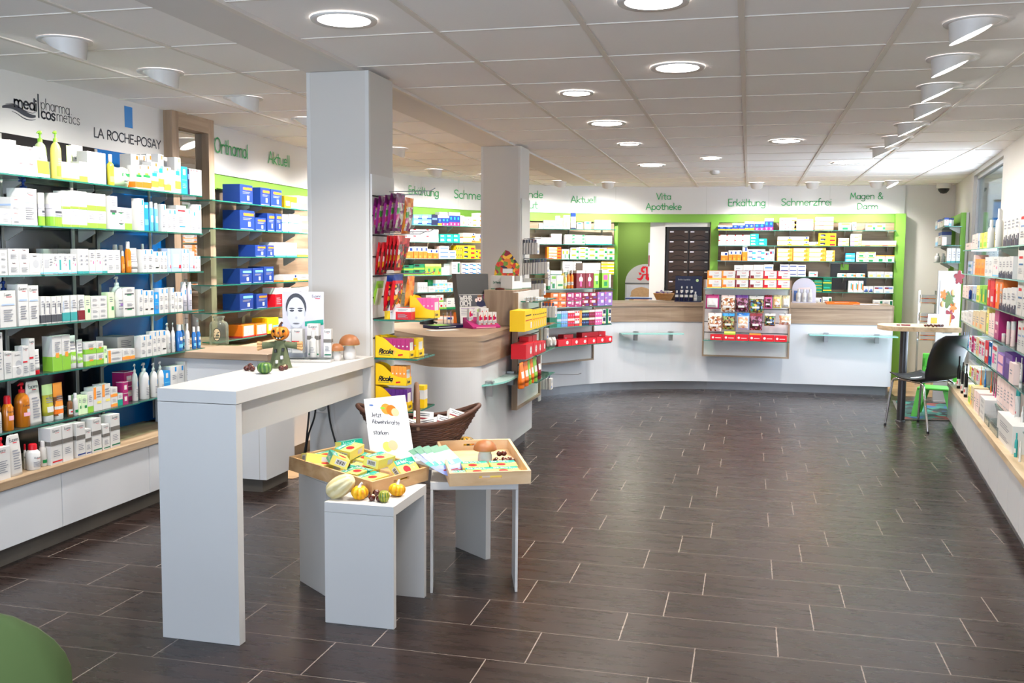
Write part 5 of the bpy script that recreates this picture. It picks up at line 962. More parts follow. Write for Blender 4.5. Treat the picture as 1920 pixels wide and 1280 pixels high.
BG = [(90, 262, 418, 595, 'ink_m', 'ink_w', 'ink_m', 'dark pink and white snack bag at the left end of the upper hooks'), (285, 462, 425, 635, 'mix_nuts', 'mix_nuts', 'ink_z', 'clear bag of pale nut mix, upper hook row'), (468, 632, 425, 635, 'mix_dark', 'mix_dark', 'ink_P', 'purple-topped bag of dark sweets, upper hook row'), (638, 830, 435, 650, 'mix_brown', 'mix_rainbow', 'ink_S', 'clear bag with rainbow oval, upper hook row'), (830, 932, 425, 595, 'ink_p', 'mix_dark', 'ink_R', 'small pink and dark red snack pouch, upper hook row'), (945, 1052, 425, 590, 'ink_Y', 'mix_pale', 'ink_e', 'small yellow snack pouch, upper hook row'), (1058, 1155, 430, 585, 'ink_e', 'ink_w', 'ink_e', 'small cream snack pouch at the right end of the upper hooks'),
      (118, 294, 652, 878, 'mix_nuts', 'mix_nuts', 'ink_z', 'clear bag of white and brown nut mix, lower hook row'), (300, 458, 655, 860, 'mix_brown', 'mix_brown', 'ink_b', 'clear bag of brown sweets, lower hook row'), (484, 644, 650, 860, 'ink_i', 'mix_pale', 'ink_X', 'blue-topped bag of pale nuts, lower hook row'), (648, 810, 655, 868, 'mix_dark', 'mix_dark', 'ink_R', 'dark bag of chocolate sweets, lower hook row'), (832, 972, 658, 815, 'mix_brown', 'mix_rainbow', 'ink_S', 'small dark green snack bag, lower hook row'), (1015, 1170, 660, 800, 'mix_pale', 'mix_pale', 'ink_s', 'small clear bag at the right end of the lower hooks')]
for a, b_, c, d_, mm, mf_, hd_, lab in BG:
    P = aty(1310+(a+b_)/2/6.739, 490+c/6.739, 10.915); Q = aty(1310+(a+b_)/2/6.739, 490+d_/6.739, 10.915); w = (aty(1310+b_/6.739, 520, 10.915)-aty(1310+a/6.739, 520, 10.915)).x
    o = bag('snack_bag', w*.97, P.z-Q.z, .05, mm, mf_, P, 0, lab, 'snack bag', hd_, group='snack bags on the hanging panel')
    MB().box(-w*.28, -.030, -(P.z-Q.z)*.74, w*.2, -.0285, -(P.z-Q.z)*.62, 'ink_w').build('price_label', o); peg(pc_, P.x+.492, P.z-.405-.012, .17)
# ---------------------------------------------------------------- glass ledges on the counters
def ledge(p0, p1, z, depth, label, brs):
    t = gshelf(p0, p1, z, depth, label, 'small glass ledges on the counters', edge='pale_glass_edge', gl='frosted_glass', th=.012, brk=False, name='glass_ledge'); L = (Vector(p1)-Vector(p0)).length
    for f_ in brs: MB().box(L*f_-.02, depth*.55, -.075, L*f_+.02, depth, -.002, 'steel').box(L*f_-.025, depth*.5, .013, L*f_+.025, depth*.95, .028, 'steel').build('clamp', t)
q0, q1 = atz(1162, 623, .665), atz(1278, 623, .675)
ledge((-1.36, 10.65), (-.69, 10.88), .668, .13, 'pale glass ledge on the curved counter between the two hanging panels', (.25, .82))
ledge((.675, 11.08), (1.60, 11.08), .678, .165, 'pale glass ledge on the curved counter near the table', (.2, .78))
t = thing('glass_ledge', (0, 0, .64), 'pale glass ledge with rounded end on the rounded service counter', 'glass shelf', group='small glass ledges on the counters')
lp = [(-1.7085, 6.95), (-1.605, 6.95), (-1.60, 6.45)]+[(-1.60-.26*(1-math.cos(a)), 6.45-.42*math.sin(a)) for a in [PI/2*k/10 for k in range(1, 11)]]+[(-1.7085, 6.10)]
MB().prism(lp, 0, .012, 'frosted_glass', 'pale_glass_edge').build('pane', t)
for y in (6.2, 6.8): MB().box(-1.7085, y-.02, -.075, -1.66, y+.02, -.002, 'steel').box(-1.708, y-.025, .013, -1.655, y+.025, .028, 'steel').build('clamp', t)
# ---------------------------------------------------------------- sweets and lozenges on the first pillar
sp = thing('slatwall_panel', (-1.887, 4.60, .52), 'white slatted panel with hooks on the side of the first pillar', 'display panel', rot=PI/2)
MB().box(0, -.012, 0, .31, -.001, 1.40, 'white_board').build('board', sp); b = MB()
for z in (1.81, 1.71, 1.61, 1.5, 1.40, 1.29, 1.18, 1.08): MB().box(0, -.0135, z-.52-.004, .31, -.0122, z-.52+.004, 'shadow_gap').build('groove', sp)
for x, z in ((.07, 1.815), (.24, 1.845), (.09, 1.615), (.22, 1.63), (.09, 1.41), (.24, 1.41)): peg(sp, x, z-.52, .27)
def hang(u, y, zt, h, w, d, mm, mf_, lab, head=None, tilt=.12, yaw=0): 
    x = aty(u, 440, y).x; bag('sweet_bag', w, h, d, mm, mf_, (x, y, zt), PI/2+yaw, lab, 'sweet bag', head, group='sweet bags on the first pillar', tilt=tilt)
for i, (u, zt) in enumerate(((702, 1.80), (711, 1.80), (719, 1.81), (731, 1.815), (741, 1.825), (752, 1.825))): hang(u, 4.67, zt, .20, .125, .026, 'candy_foil_purple', 'candy_fruit', f'purple fruit sweet bag, {ordw(i+1)} from the pillar on the upper hooks', win=None) if False else hang(u, 4.67, zt, .195, .125, .024, 'candy_foil_purple', 'candy_fruit', f'purple fruit sweet bag, {ordw(i+1)} from the pillar on the upper hooks')
hang(768, 4.80, 1.81, .19, .13, .026, 'candy_orange', 'candy_fruit', 'orange fruit sweet bag at the end of the upper hooks')
for i, u in enumerate((716, 724)): hang(u, 4.68, 1.575, .17, .10, .022, 'candy_red', 'candy_redmix', f'red sweet bag low on the middle hooks, {ordw(i+1)} from the pillar')
for i, u in enumerate((733, 739, 746, 753)): hang(u, 4.70, 1.61, .18, .11, .018, 'candy_red', 'candy_redmix', f'red sweet bag high on the middle hooks, {ordw(i+1)} from the pillar')
hang(763, 4.78, 1.60, .18, .12, .024, 'candy_red', 'candy_redmix', 'red and clear sweet bag at the end of the middle hooks', tilt=.3)
hang(713, 4.66, 1.375, .145, .10, .02, 'ink_l', 'ink_a', 'lime green sweet bag on the lowest hooks', tilt=.2)
for i, (u, zt) in enumerate(((735, 1.405), (747, 1.41))): hang(u, 4.67, zt, .185, .14, .03, 'ink_r', 'candy_redmix', f'red and blue sweet bag, {["behind", "in front"][i]} on the lowest hooks', 'ink_B')
hang(771, 4.80, 1.40, .16, .11, .022, 'candy_orange', 'candy_orange', 'orange sweet bag at the end of the lowest hooks')
for z, w, L in ((1.178, 'upper', .25), (.978, 'middle', .235), (.705, 'lower', .235)): gshelf((-1.875+L, 4.615), (-1.875+L, 4.90), z, L, f'{w} glass shelf below the sweets on the first pillar', 'glass shelves on the first pillar', edge='glass_edge', brk=False)
def lozenge_tray(x0, x1, y0, y1, z, h, label, inner, nm, nbox=7, txt=True, skip=0):
    t = thing('lozenge_tray', (x0, y0, z), label, 'display tray', group='yellow lozenge trays on the first pillar'); L, D_ = x1-x0, y1-y0
    top = lambda x: h*(.36+.64*(1/(1+math.exp((x/L-.42)*9))))
    for yy in (0, D_-.0012):
        n = 18; vs = [(L*k/n, yy, 0) for k in range(n+1)]+[(L*k/n, yy, top(L*k/n)) for k in range(n+1)]; vs2 = [(x, y+.0012, zz) for x, y, zz in vs]; b = MB()
        b.add(vs, [(k, k+1, n+2+k, n+1+k) for k in range(n)], 'ink_y').add(vs2, [(k+1, k, n+1+k, n+2+k) for k in range(n)], 'ink_y')
        if yy == 0 and txt:
            f_ = plane((0, 0, 0), (1, 0, 0), n=(0, -.0006, 0)); text(b, 'Ricola', h*.2, h*.05, 'ink_K', lambda x, zz: f_(x+L*.10, zz+h*.2), slant=.25, xs=1.15)
            b.add([f_(L*.1, h*.12), f_(L*.44, h*.12), f_(L*.44, h*.145), f_(L*.1, h*.145)], [(0, 1, 2, 3)], 'ink_Z')
            for k, c in enumerate(('ink_p', 'ink_V', 'ink_m', 'ink_G', 'ink_G')): a = PI*.2+k*PI*.15; b.add([f_(L*.53, h*.1), f_(L*.53+h*.2*math.cos(a), h*.2+h*.13*math.sin(a)), f_(L*.53+h*.2*math.cos(a)+.004, h*.24+h*.13*math.sin(a))], [(0, 1, 2)], c)
            b.add([f_(L*.66, h*.1), f_(L*.8, h*.13), f_(L*.8, h*.2), f_(L*.66, h*.17)], [(0, 1, 2, 3)], 'ink_r')
        b.build('side_panel', t)
    MB().box(0, 0, 0, L, D_, .001, 'ink_y').box(L-.0012, 0, 0, L, D_, h*.34, 'ink_y').box(0, 0, 0, .0012, D_, h, 'ink_y').build('base', t)
    b = MB(); text(b, 'Ricola', h*.12, h*.03, 'ink_K', plane((L+.0005, D_*.15, h*.1), (0, 1, 0)), slant=.25); b.build('end_print', t)
    bw = (L-.006)/nbox
    for k in range(skip, nbox):
        xx = x0+.003+bw*k; o = MB(); o.box(0, 0, 0, bw-.001, D_-.006, h*.86, inner).box(bw*.3, -.0004, h*.5, bw*.6, 0, h*.56, 'ink_w').box(bw-.001, .01, h*.3, bw-.0006, D_-.02, h*.7, 'ink_w')
        tag(o.build('lozenge_box', None, (xx, y0+.003, z+.0012)), f'{nm} lozenge box, {ordw(k-skip+1)} from pillar in its tray', 'lozenge box', f'{nm} lozenge boxes')
lozenge_tray(-1.872, -1.682, 4.625, 4.70, .9785, .115, 'yellow lozenge tray with crimson boxes on the middle pillar shelf', 'ink_m', 'crimson', 8)
lozenge_tray(-1.872, -1.665, 4.712, 4.80, .9785, .11, 'yellow lozenge tray with yellow-green boxes behind the crimson one', 'ink_y', 'yellow-green', 6, False, 2)
lozenge_tray(-1.872, -1.70, 4.625, 4.70, .836, .115, 'yellow lozenge tray with yellow boxes, stacked on the purple one', 'ink_F', 'yellow', 8, True, 4)
lozenge_tray(-1.872, -1.695, 4.625, 4.70, .7055, .128, 'yellow lozenge tray with purple boxes on the lowest pillar shelf', 'ink_P', 'purple', 8, True, 1)
put('v', 'yw', .05, .12, .05, (-1.69, 4.73, .7055), 0, 'upright yellow lozenge carton beside the purple tray on the lowest pillar shelf', 'cartons on the first pillar')
lozenge_tray(-1.74, -1.60, 4.78, 4.87, 1.1785, .12, 'yellow lozenge tray with pink boxes on the upper pillar shelf', 'ink_p', 'pink', 6, False, 1)
put('v', 'yw', .03, .105, .07, (-1.83, 4.65, 1.1785), 0, 'yellow sweet carton at the pillar end of the upper shelf', 'cartons on the first pillar')
put('v', 'pz', .03, .10, .07, (-1.797, 4.645, 1.1785), 0, 'pink sweet carton second from the pillar on the upper shelf', 'cartons on the first pillar')
put('v', 'rd', .085, .06, .06, (-1.765, 4.64, 1.1785), 0, 'flat red and grey sweet carton under the blue-topped bags', 'cartons on the first pillar')
# ---------------------------------------------------------------- hanging grey-white packs on the second pillar
sp2 = thing('slatwall_panel', (-1.884, 7.905, .95), 'white slatted panel with hooks on the side of the second pillar', 'display panel', rot=PI/2)
MB().box(0, -.012, 0, .30, -.001, 1.05, 'white_board').build('board', sp2)
def blister(x, y, zt, lab, h=.125):
    o = MB(); o.box(-.04, -.002, -h, .04, .024, -.028, 'ink_S').box(-.042, .024, -h-.002, .042, .0255, 0, 'ink_N').box(-.03, -.0026, -h*.55, .03, -.002, -h*.35, 'ink_s').box(-.03, -.0026, -h*.9, .0, -.002, -h*.75, 'ink_I')
    t_ = o.build('hanging_pack', None, (x, y, zt), PI/2); tag(t_, lab, 'hanging pack', 'grey-white hanging packs at the second pillar')
for row, (zt, y, us) in enumerate([(1.655, 7.98, (983, 988, 993, 998, 1003, 1009)), (1.485, 7.98, (982, 986, 991, 996, 1001, 1006, 1011, 1016, 1022, 1028)), (1.31, 7.98, (990, 995, 1000, 1005, 1010, 1016, 1022))]):
    for i, u in enumerate(us): blister(aty(u, 480, y).x, y, zt-.003*row+.0016*i*(1 if row else .4), f'slim grey-white hanging pack, {ordw(i+1)} from second pillar in the {["top", "middle", "bottom"][row]} row')
    for x in (.075, .2): peg(sp2, x, zt-.95+.01, (.17, .27, .22)[row])
sp3 = [(1.13, 7.80, (1024, 1030, 1036, 1042)), (.945, 7.80, (1010, 1016, 1022, 1027)), (.52, 7.84, (1019, 1025, 1031, 1036))]
for row, (zt, y, us) in enumerate(sp3):
    for i, u in enumerate(us): blister(aty(u, 600, y).x, y, zt, f'grey-white pack, {ordw(i+1)} in the {["highest", "middle", "lowest"][row]} row at the counter end', .12)
hk = thing('pack_rack', (-1.69, 7.72, .4), 'slim white post with hooks at the end of the rounded counter', 'display rack', rot=PI/2)
MB().box(0.06, -.01, -.1, .14, .0, .76, 'white_board').build('board', hk)
for z in (.74, .555, .13): peg(hk, .10, z, .36)
# ================================================================ the display tables in front
def utable(loc, rot, L, D_, h, label, th=.028, top=.04):
    t = thing('display_table', loc, label, 'table', rot, 'white slab display tables')
    MB().box(0, 0, h-top, L, D_, h, 'white_board').build('top', t, bevel=.0012)
    MB().box(0, 0, 0, th, D_, h-top-.001, 'white_board').build('leg_panel', t, bevel=.0012); MB().box(L-th, 0, 0, L, D_, h-top-.001, 'white_board').build('leg_panel', t, bevel=.0012); return t
utable((-1.350, 3.522, 0), PI/2, .40, .300, .505, 'low white slab table in front, under the corner of the tray of yellow boxes')
utable((-1.345, 3.962, 0), math.atan2(.297, .955), .392, .25, .505, 'low white slab table carrying the pale tray with the mushroom', .012, .035)
utable((-1.772, 3.795, 0), math.atan2(.79, .62), .905, .265, .550, 'long white slab table at the back, under the wicker basket', .03, .04)
def frame_at(o, xd, tilt_per_m):                       # matrix with local x along xd, y level-perpendicular rising by tilt
    x = Vector((xd[0], xd[1], 0)).normalized(); y = Vector((-x.y, x.x, tilt_per_m)).normalized(); z = x.cross(y)
    return Matrix(((x.x, y.x, z.x, o[0]), (x.y, y.y, z.y, o[1]), (x.z, y.z, z.z, o[2]), (0, 0, 0, 1)))
def tray(M_, w, l, h, m, label, slotm):
    t = thing('wooden_tray', (0, 0, 0), label, 'tray'); t.matrix_world = M_; th = .012
    MB().box(th, th, .002, w-th, l-th, .010, m).build('base', t)
    for nm, y0, y1 in (('end_panel', 0, th), ('end_panel', l-th, l)):
        b = MB(); a, c, z0, z1 = w*.36, w*.64, h*.52, h*.72            # end board with an oblong hand hole
        for x0, x1, s0, s1 in ((0, a, 0, h), (c, w, 0, h), (a, c, 0, z0), (a, c, z1, h)): b.box(x0, y0, s0, x1, y1, s1, m)
        b.build(nm, t)
    for x0, x1 in ((0, th), (w-th, w)): MB().box(x0, th+.0005, 0, x1, l-th-.0005, h, m).build('side_panel', t)
    return t
TM1 = frame_at((-1.497, 3.652, .5058), (.36, .933), .045/.51); TW_, TL_ = .365, .505
tray(TM1, TW_, TL_, .062, 'tray_wood', 'wooden tray full of jumbled yellow and green boxes', '')
TM2 = frame_at((-1.238, 3.905, .5058), (.908, .417), .045/.50)
tray(TM2, .362, .515, .060, 'tray_pale', 'pale wooden tray with leaflets, yellow boxes and a ceramic mushroom', '')
def zinc(M_, loc, rot, label, dims=(.135, .075, .042)):
    l, w, h = dims; b = MB(); b.box(0, 0, 0, l, w, h, 'ink_Y'); e = .0005
    T = lambda x, y, k=1: (x*l, y*w, h+e*k)
    b.quad(T(0, .66), T(1, .66), T(1, 1), T(0, 1), 'ink_t'); b.quad(T(.62, .55), T(1, .62), T(1, .66), T(.55, .66), 'ink_t')
    text(b, 'Zink Verla C', w*.19, w*.034, 'ink_w', lambda x, z: (l*.06+x, w*.75+z, h+2*e), xs=.82); text(b, 'Orange', w*.12, w*.02, 'ink_w', lambda x, z: (l*.66+x, w*.62+z, h+2*e), slant=.3)
    b.add([T(.40+.18*math.cos(2*PI*k/20), .36+.22*math.sin(2*PI*k/20)) for k in range(20)], [tuple(range(20))], 'ink_r'); b.add([T(.78+.05*math.cos(2*PI*k/12), .36+.05*math.sin(2*PI*k/12)) for k in range(12)], [tuple(range(12))], 'ink_g')
    b.quad((l*.0, -e, h*.8), (l*0, -e, h), (l, -e, h), (l, -e, h*.8), 'ink_Y')
    b.quad((l*.55, -e, h*.25), (l*.85, -e, h*.25), (l*.85, -e, h*.75), (l*.55, -e, h*.75), 'ink_S')
    b.quad((0, w+e, 0), (l, w+e, 0), (l, w+e, h), (0, w+e, h), 'ink_t'); text(b, 'Zink Verla C', h*.4, h*.07, 'ink_w', lambda x, z: (l*.92-x, w+2*e, h*.3+z), xs=.9)
    b.quad((-e, w*.15, h*.2), (-e, w*.75, h*.2), (-e, w*.75, h*.8), (-e, w*.15, h*.8), 'ink_w')
    for k in range(7): b.quad((-2*e, w*(.22+.07*k), h*.3), (-2*e, w*(.22+.07*k+.03+.015*(k % 2)), h*.3), (-2*e, w*(.22+.07*k+.03+.015*(k % 2)), h*.7), (-2*e, w*(.22+.07*k), h*.7), 'ink_k')
    o = b.build('tablet_box'); o.matrix_world = M_ @ Matrix.Translation(loc) @ rot.to_4x4(); tag(o, label, 'box', 'yellow and green tablet boxes')
from mathutils import Euler
E_ = lambda x, y, z: Euler((x, y, z)).to_matrix()
ZB = [((.05, .14, .0105), (0, 0, .2), 'lying flat at the near corner of the jumbled tray'), ((.215, .155, .0105), (0, 0, 1.75), 'lying flat low in the middle of the jumbled tray'), ((.235, .27, .0105), (0, 0, .25), 'lying low under others, right of the middle'), ((.02, .33, .0105), (0, 0, -.15), 'lying low at the far left of the jumbled tray'), ((.15, .34, .0105), (0, 0, .1), 'lying low near the back of the jumbled tray'),
      ((.03, .04, .0105), (0, 0, .08), 'lying at the very front corner of the jumbled tray'), ((.21, .045, .012), (.75, 0, .05), 'tipped on its side against the right board'), ((.17, .13, .055), (.05, .03, .12), 'lying on top, right of the middle of the tray'), ((.06, .21, .055), (.35, .08, .9), 'tilted on top in the middle of the heap'), ((.17, .30, .056), (.03, -.08, .25), 'lying on top at the back, beside the sign'),
      ((.21, .42, .03), (1.35, 0, -.08), 'standing on its green side at the back of the tray'), ((.0, .40, .058), (-.28, .15, -.5), 'tilted on top at the far left'), ((.12, .42, .012), (0, 0, .05), 'lying low at the back board of the tray')]
for loc, r_, w in ZB: zinc(TM1, loc, E_(*r_), 'yellow and green tablet box '+w, (.128, .08, .042))
for loc, w in (((.20, .022, .0105), 'front right in the pale tray'), ((.062+.02, .022, .0105), 'front middle in the pale tray'), ((.075, .112, .0105), 'behind the front middle one in the pale tray'), ((.205, .112, .0105), 'behind the front right one in the pale tray'), ((.012, .014, .0105), 'cut off by the front board of the pale tray')):
    zinc(TM2, loc, E_(0, 0, 0), 'neatly laid yellow tablet box '+w, (.118, .085, .038 if w[0] != 'c' else .03))
# leaflets leaning in the pale tray
mat('leaf_blue', '6676b4', rough=.35, vary=.25, scale=12)
for i in range(4):
    b = MB(); n = 8; L_ = .235; w = .10
    def lf(x, y, e): t_ = y/L_; return (x, y, .018+.085*t_**1.5+e)
    for k in range(n):
        y0, y1 = L_*k/n, L_*(k+1)/n; m = 'ink_y' if k < 1 else ('ink_Z' if k == 7 else ('ink_t' if k == 4 else 'leaf_blue')); b.quad(lf(0, y0, 0), lf(w, y0, 0), lf(w, y1, 0), lf(0, y1, 0), m); b.quad(lf(0, y0, -.0012), lf(0, y1, -.0012), lf(w, y1, -.0012), lf(w, y0, -.0012), 'ink_w')
    b.quad(lf(.03, .12, .001), lf(.035, .165, .001), lf(.06, .165, .001), lf(.05, .12, .001), 'ink_w'); b.quad(lf(.03, .06, .001), lf(.03, .07, .001), lf(.09, .062, .001), lf(.09, .055, .001), 'ink_R')
    o = b.build('leaflet'); o.matrix_world = TM2 @ Matrix.Translation((.075-.018*i, .06-.006*i, .004*i-.004)) @ E_(0, 0, .62-.0+.10*i).to_4x4(); tag(o, f'blue and green leaflet, {["topmost", "second", "third", "lowest"][i]} of the fan in the pale tray', 'leaflet', 'leaflets in the pale tray')
# chestnuts, gourds and mushrooms
mat('chestnut', '4a1a12', rough=.18, spec=.6, vary=.35, scale=30); mat('chestnut_eye', 'c8a888', rough=.7, vary=.2, scale=60)
mat('mush_cap', '9a5f34', rough=.45, vary=.25, scale=14); mat('mush_rim', 'e2cf94', rough=.7, vary=.1); mat('mush_stem', 'dcd8d4', rough=.7, vary=.12, scale=20, bump=.2)
def chestnut(loc, label, r=.016, cat='chestnut', group='chestnuts', M_=None):
    b = MB().lathe([(.001, 0), (r*.6, .002), (r, r*.6), (r*.92, r*1.15), (r*.5, r*1.55), (.001, r*1.7)], 14, 'chestnut', sy=.85); o = b.build('chestnut'); p = MB().lathe([(r*.52, r*1.54), (r*.3, r*1.67), (.001, r*1.72)], 12, 'chestnut_eye', sy=.85).build('eye_spot', o)
    o.rotation_euler = (random.uniform(-.6, .6), random.uniform(-.6, .6), random.uniform(0, 6)); o.location = (M_ @ Vector(loc)) if M_ else loc; tag(o, label, cat, group)
for loc, w in (((.085, .385, .0125), 'at the far left board of the jumbled tray'), ((.10, .235, .055), 'in the middle of the jumbled tray'), ((.27, .21, .054), 'right of the middle of the jumbled tray'), ((.325, .125, .0125), 'near the right board of the jumbled tray'), ((.30, .06, .0125), 'at the right front board of the jumbled tray')): chestnut(loc, 'brown chestnut lying '+w, M_=TM1)
for i in range(11): chestnut((.262+.028*(i % 3)+.007*(i//3 % 2), .235+.026*(i//3), .0125 if i < 9 else .034), f'brown chestnut in the heap behind the boxes of the pale tray, {ordw(i+1)}', M_=TM2, group='chestnut heap in the pale tray')
for u, v, w in ((689, 931, 'nearest to the yellow pumpkin'), (695, 938, 'largest, in front of the tray corner'), (705, 930, 'hidden behind the green gourd'), (714, 940, 'in front of the green gourd')): chestnut(atz(u, v, .506), 'brown chestnut on the low table, '+w, .017)
def ridged(name, rx, rz, ribs, depth, m, loc, label, cat, rot=(0, 0, 0), stem=True, taper=0, stemm='mush_stem'):
    b = MB(); n, k = 48, 16; vs = []
    for j in range(k+1):
        e = PI*j/k
        for q in range(n): a = 2*PI*q/n; r = rx*math.sin(e)**.85*(1-depth*abs(math.sin(ribs*a/2))**-0*(1-abs(math.cos(ribs*a/2)))*math.sin(e))*(1+taper*math.cos(e)); vs.append((r*math.cos(a), r*math.sin(a), rz*math.cos(e)*(1-.18*math.exp(-(e/.5)**2))))
    b.add(vs, [(j*n+q, (j+1)*n+q, (j+1)*n+(q+1) % n, j*n+(q+1) % n) for j in range(k) for q in range(n)], m, True)
    o = b.build(name); o.location = loc; o.rotation_euler = rot; tag(o, label, cat)
    if stem: MB().tube([(0, 0, rz*.72), (.001, .001, rz*.95), (.004, .002, rz*1.2), (.011, .004, rz*1.42)], [.010, .007, .005, .0055], 10, stemm).build('stem', o)
    return o
def stripes(name, base, s1, s2, ribs, blot):
    m = bpy.data.materials.new(name); m.use_nodes = True; nt = m.node_tree; N = nt.nodes; L_ = nt.links; b = N['Principled BSDF']; b.inputs['Roughness'].default_value = .35
    t = N.new('ShaderNodeTexCoord'); s = N.new('ShaderNodeSeparateXYZ'); L_.new(t.outputs['Object'], s.inputs[0]); a = N.new('ShaderNodeMath'); a.operation = 'ARCTAN2'; L_.new(s.outputs[1], a.inputs[0]); L_.new(s.outputs[0], a.inputs[1])
    n = N.new('ShaderNodeTexNoise'); n.inputs['Scale'].default_value = 45; L_.new(t.outputs['Object'], n.inputs['Vector'])
    mu = N.new('ShaderNodeMath'); mu.operation = 'MULTIPLY_ADD'; mu.inputs[1].default_value = ribs; L_.new(a.outputs[0], mu.inputs[0]); q = N.new('ShaderNodeMath'); q.operation = 'MULTIPLY'; q.inputs[1].default_value = 3.2; L_.new(n.outputs['Fac'], q.inputs[0]); L_.new(q.outputs[0], mu.inputs[2])
    c = N.new('ShaderNodeMath'); c.operation = 'COSINE'; L_.new(mu.outputs[0], c.inputs[0]); r = N.new('ShaderNodeValToRGB'); e = r.color_ramp.elements; e[0].position = .35; e[0].color = (*lin(base), 1); e[1].position = .9; e[1].color = (*lin(s1), 1)
    ad = N.new('ShaderNodeMath'); ad.operation = 'MULTIPLY_ADD'; ad.inputs[1].default_value = .5; ad.inputs[2].default_value = .5; L_.new(c.outputs[0], ad.inputs[0]); L_.new(ad.outputs[0], r.inputs[0])
    n2 = N.new('ShaderNodeTexNoise'); n2.inputs['Scale'].default_value = 28; n2.inputs['Detail'].default_value = 4; L_.new(t.outputs['Object'], n2.inputs['Vector']); g = N.new('ShaderNodeMath'); g.operation = 'GREATER_THAN'; g.inputs[1].default_value = blot; L_.new(n2.outputs['Fac'], g.inputs[0])
    x = N.new('ShaderNodeMix'); x.data_type = 'RGBA'; L_.new(g.outputs[0], x.inputs[0]); L_.new(r.outputs[0], x.inputs[6]); x.inputs[7].default_value = (*lin(s2), 1); L_.new(x.outputs[2], b.inputs['Base Color']); MATS[name] = m
stripes('squash_cream', 'e8dcb0', 'd9c890', '24402c', 8, .66); stripes('gourd_yellow', 'f0b818', 'e89a10', 'c86a10', 8, .68); stripes('gourd_green', '5c7a2a', 'b8a83a', '4a6a24', 12, .7); stripes('gourd_dark', '2f5a2a', '6a8a3a', '1f4420', 10, .68); stripes('gourd_spotted', 'e0a818', '3a3a1c', 'd8781c', 9, .6); stripes('pumpkin_face', 'e08a24', 'c86a18', 'e8a040', 10, .75)
P = atz(636, 934, .505); ridged('squash', .043, .072, 9, .12, 'squash_cream', (P.x+.01, P.y+.0, .505+.055), 'oblong cream squash with dark green dashes leaning on the tray', 'squash', rot=(.25, .95, .25), stem=False, taper=-.18)
P = atz(671, 938, .505); ridged('gourd', .036, .029, 8, .28, 'gourd_yellow', (P.x, P.y+.02, .505+.029), 'small yellow ribbed pumpkin beside the cream squash', 'pumpkin', rot=(.15, 0, .3))
P = atz(717, 943, .505); ridged('gourd', .0235, .026, 12, .05, 'gourd_green', (P.x, P.y+.018, .505+.025), 'small round green striped gourd at the front of the low table', 'gourd', stem=False)
P = atz(741, 932, .505); ridged('gourd', .036, .027, 8, .25, 'gourd_yellow', (P.x, P.y+.022, .505+.028), 'small yellow pumpkin with long grey stem at the table edge', 'pumpkin', rot=(.1, .1, 1.2), stemm='bracket_grey')
P = atz(772, 845, .55); ridged('gourd', .036, .024, 9, .28, 'gourd_spotted', (P.x-.01, P.y+.01, .55+.024), 'dark spotted yellow gourd between tray and wicker basket', 'gourd', stem=False)
ridged('gourd', .055, .032, 10, .3, 'gourd_spotted', (-1.355, 4.515, .55+.029), 'large black and yellow gourd behind the pale tray', 'gourd', stem=False)
def mushroom(loc, h, rc, label, tilt=0):
    o = MB().lathe([(rc*.5, 0), (rc*.62, h*.12), (rc*.6, h*.35), (rc*.42, h*.62), (rc*.4, h*.75)], 28, 'mush_stem').build('ceramic_mushroom', None, loc); o.rotation_euler = (0, tilt, 0)
    MB().lathe([(rc*.45, h*.60), (rc*.9, h*.57), (rc*.99, h*.60)], 36, 'mush_rim', cap=False).build('cap_underside', o)
    MB().lathe([(rc*.99, h*.595), (rc, h*.64), (rc*.9, h*.78), (rc*.66, h*.91), (rc*.35, h*.98), (.001, h)], 36, 'mush_cap', cap=False).build('cap', o)
    return tag(o, label, 'mushroom')
mushroom(TM2 @ Vector((.20, .275, .012)), .112, .055, 'ceramic mushroom with brown cap in the pale tray')
D0 = atz(633, 676, .99); mushroom((D0.x-.005, D0.y, .9905), .085, .036, 'small ceramic mushroom in front of the larger one on the high desk'); mushroom((D0.x+.03, D0.y+.075, .9905), .125, .052, 'larger ceramic mushroom at the pillar end of the high desk')
# acrylic sign
tl, tr, br, bl = aty(682, 748, 4.27), aty(759, 740, 4.25), aty(775, 845, 4.185), aty(692, 830, 4.205)
def ext(a, b, z): return a+(b-a)*((a.z-z)/(a.z-b.z))
bl2, br2 = ext(tl, bl, .5515), ext(tr, br, .5515)
mat('glossy_card', 'eceef4', rough=.06, spec=.6, vary=.02); sg = thing('sign_holder', (0, 0, 0), 'tilted glossy white sign in front of the basket reading Jetzt Abwehrkräfte', 'sign')
nrm = (br2-bl2).cross(tl-bl2).normalized(); d_ = ray(759, 740); tr = O+d_*((bl2-O).dot(nrm)/d_.dot(nrm)); b = MB(); b.add([bl2, br2, tr, tl]+[p-nrm*.004 for p in (bl2, br2, tr, tl)], [(0, 1, 2, 3), (7, 6, 5, 4), (0, 4, 5, 1), (1, 5, 6, 2), (2, 6, 7, 3), (3, 7, 4, 0)], 'glossy_card'); b.build('board', sg)
sxd, szd = (br2-bl2), (tl-bl2); sf = lambda x, y, e=.0006: tuple(bl2+sxd*x+szd*y+nrm*e); b = MB(); Wd, Hd = sxd.length, szd.length
text(b, 'Jetzt', .021, .0028, 'ink_K', lambda x, z: sf(.13+x/Wd, .70+z/Hd)); text(b, 'Abwehrkräfte', .021, .0028, 'ink_K', lambda x, z: sf(.13+x/Wd, .585+z/Hd), xs=.98); text(b, 'stärken', .021, .0028, 'ink_K', lambda x, z: sf(.13+x/Wd, .40+z/Hd))
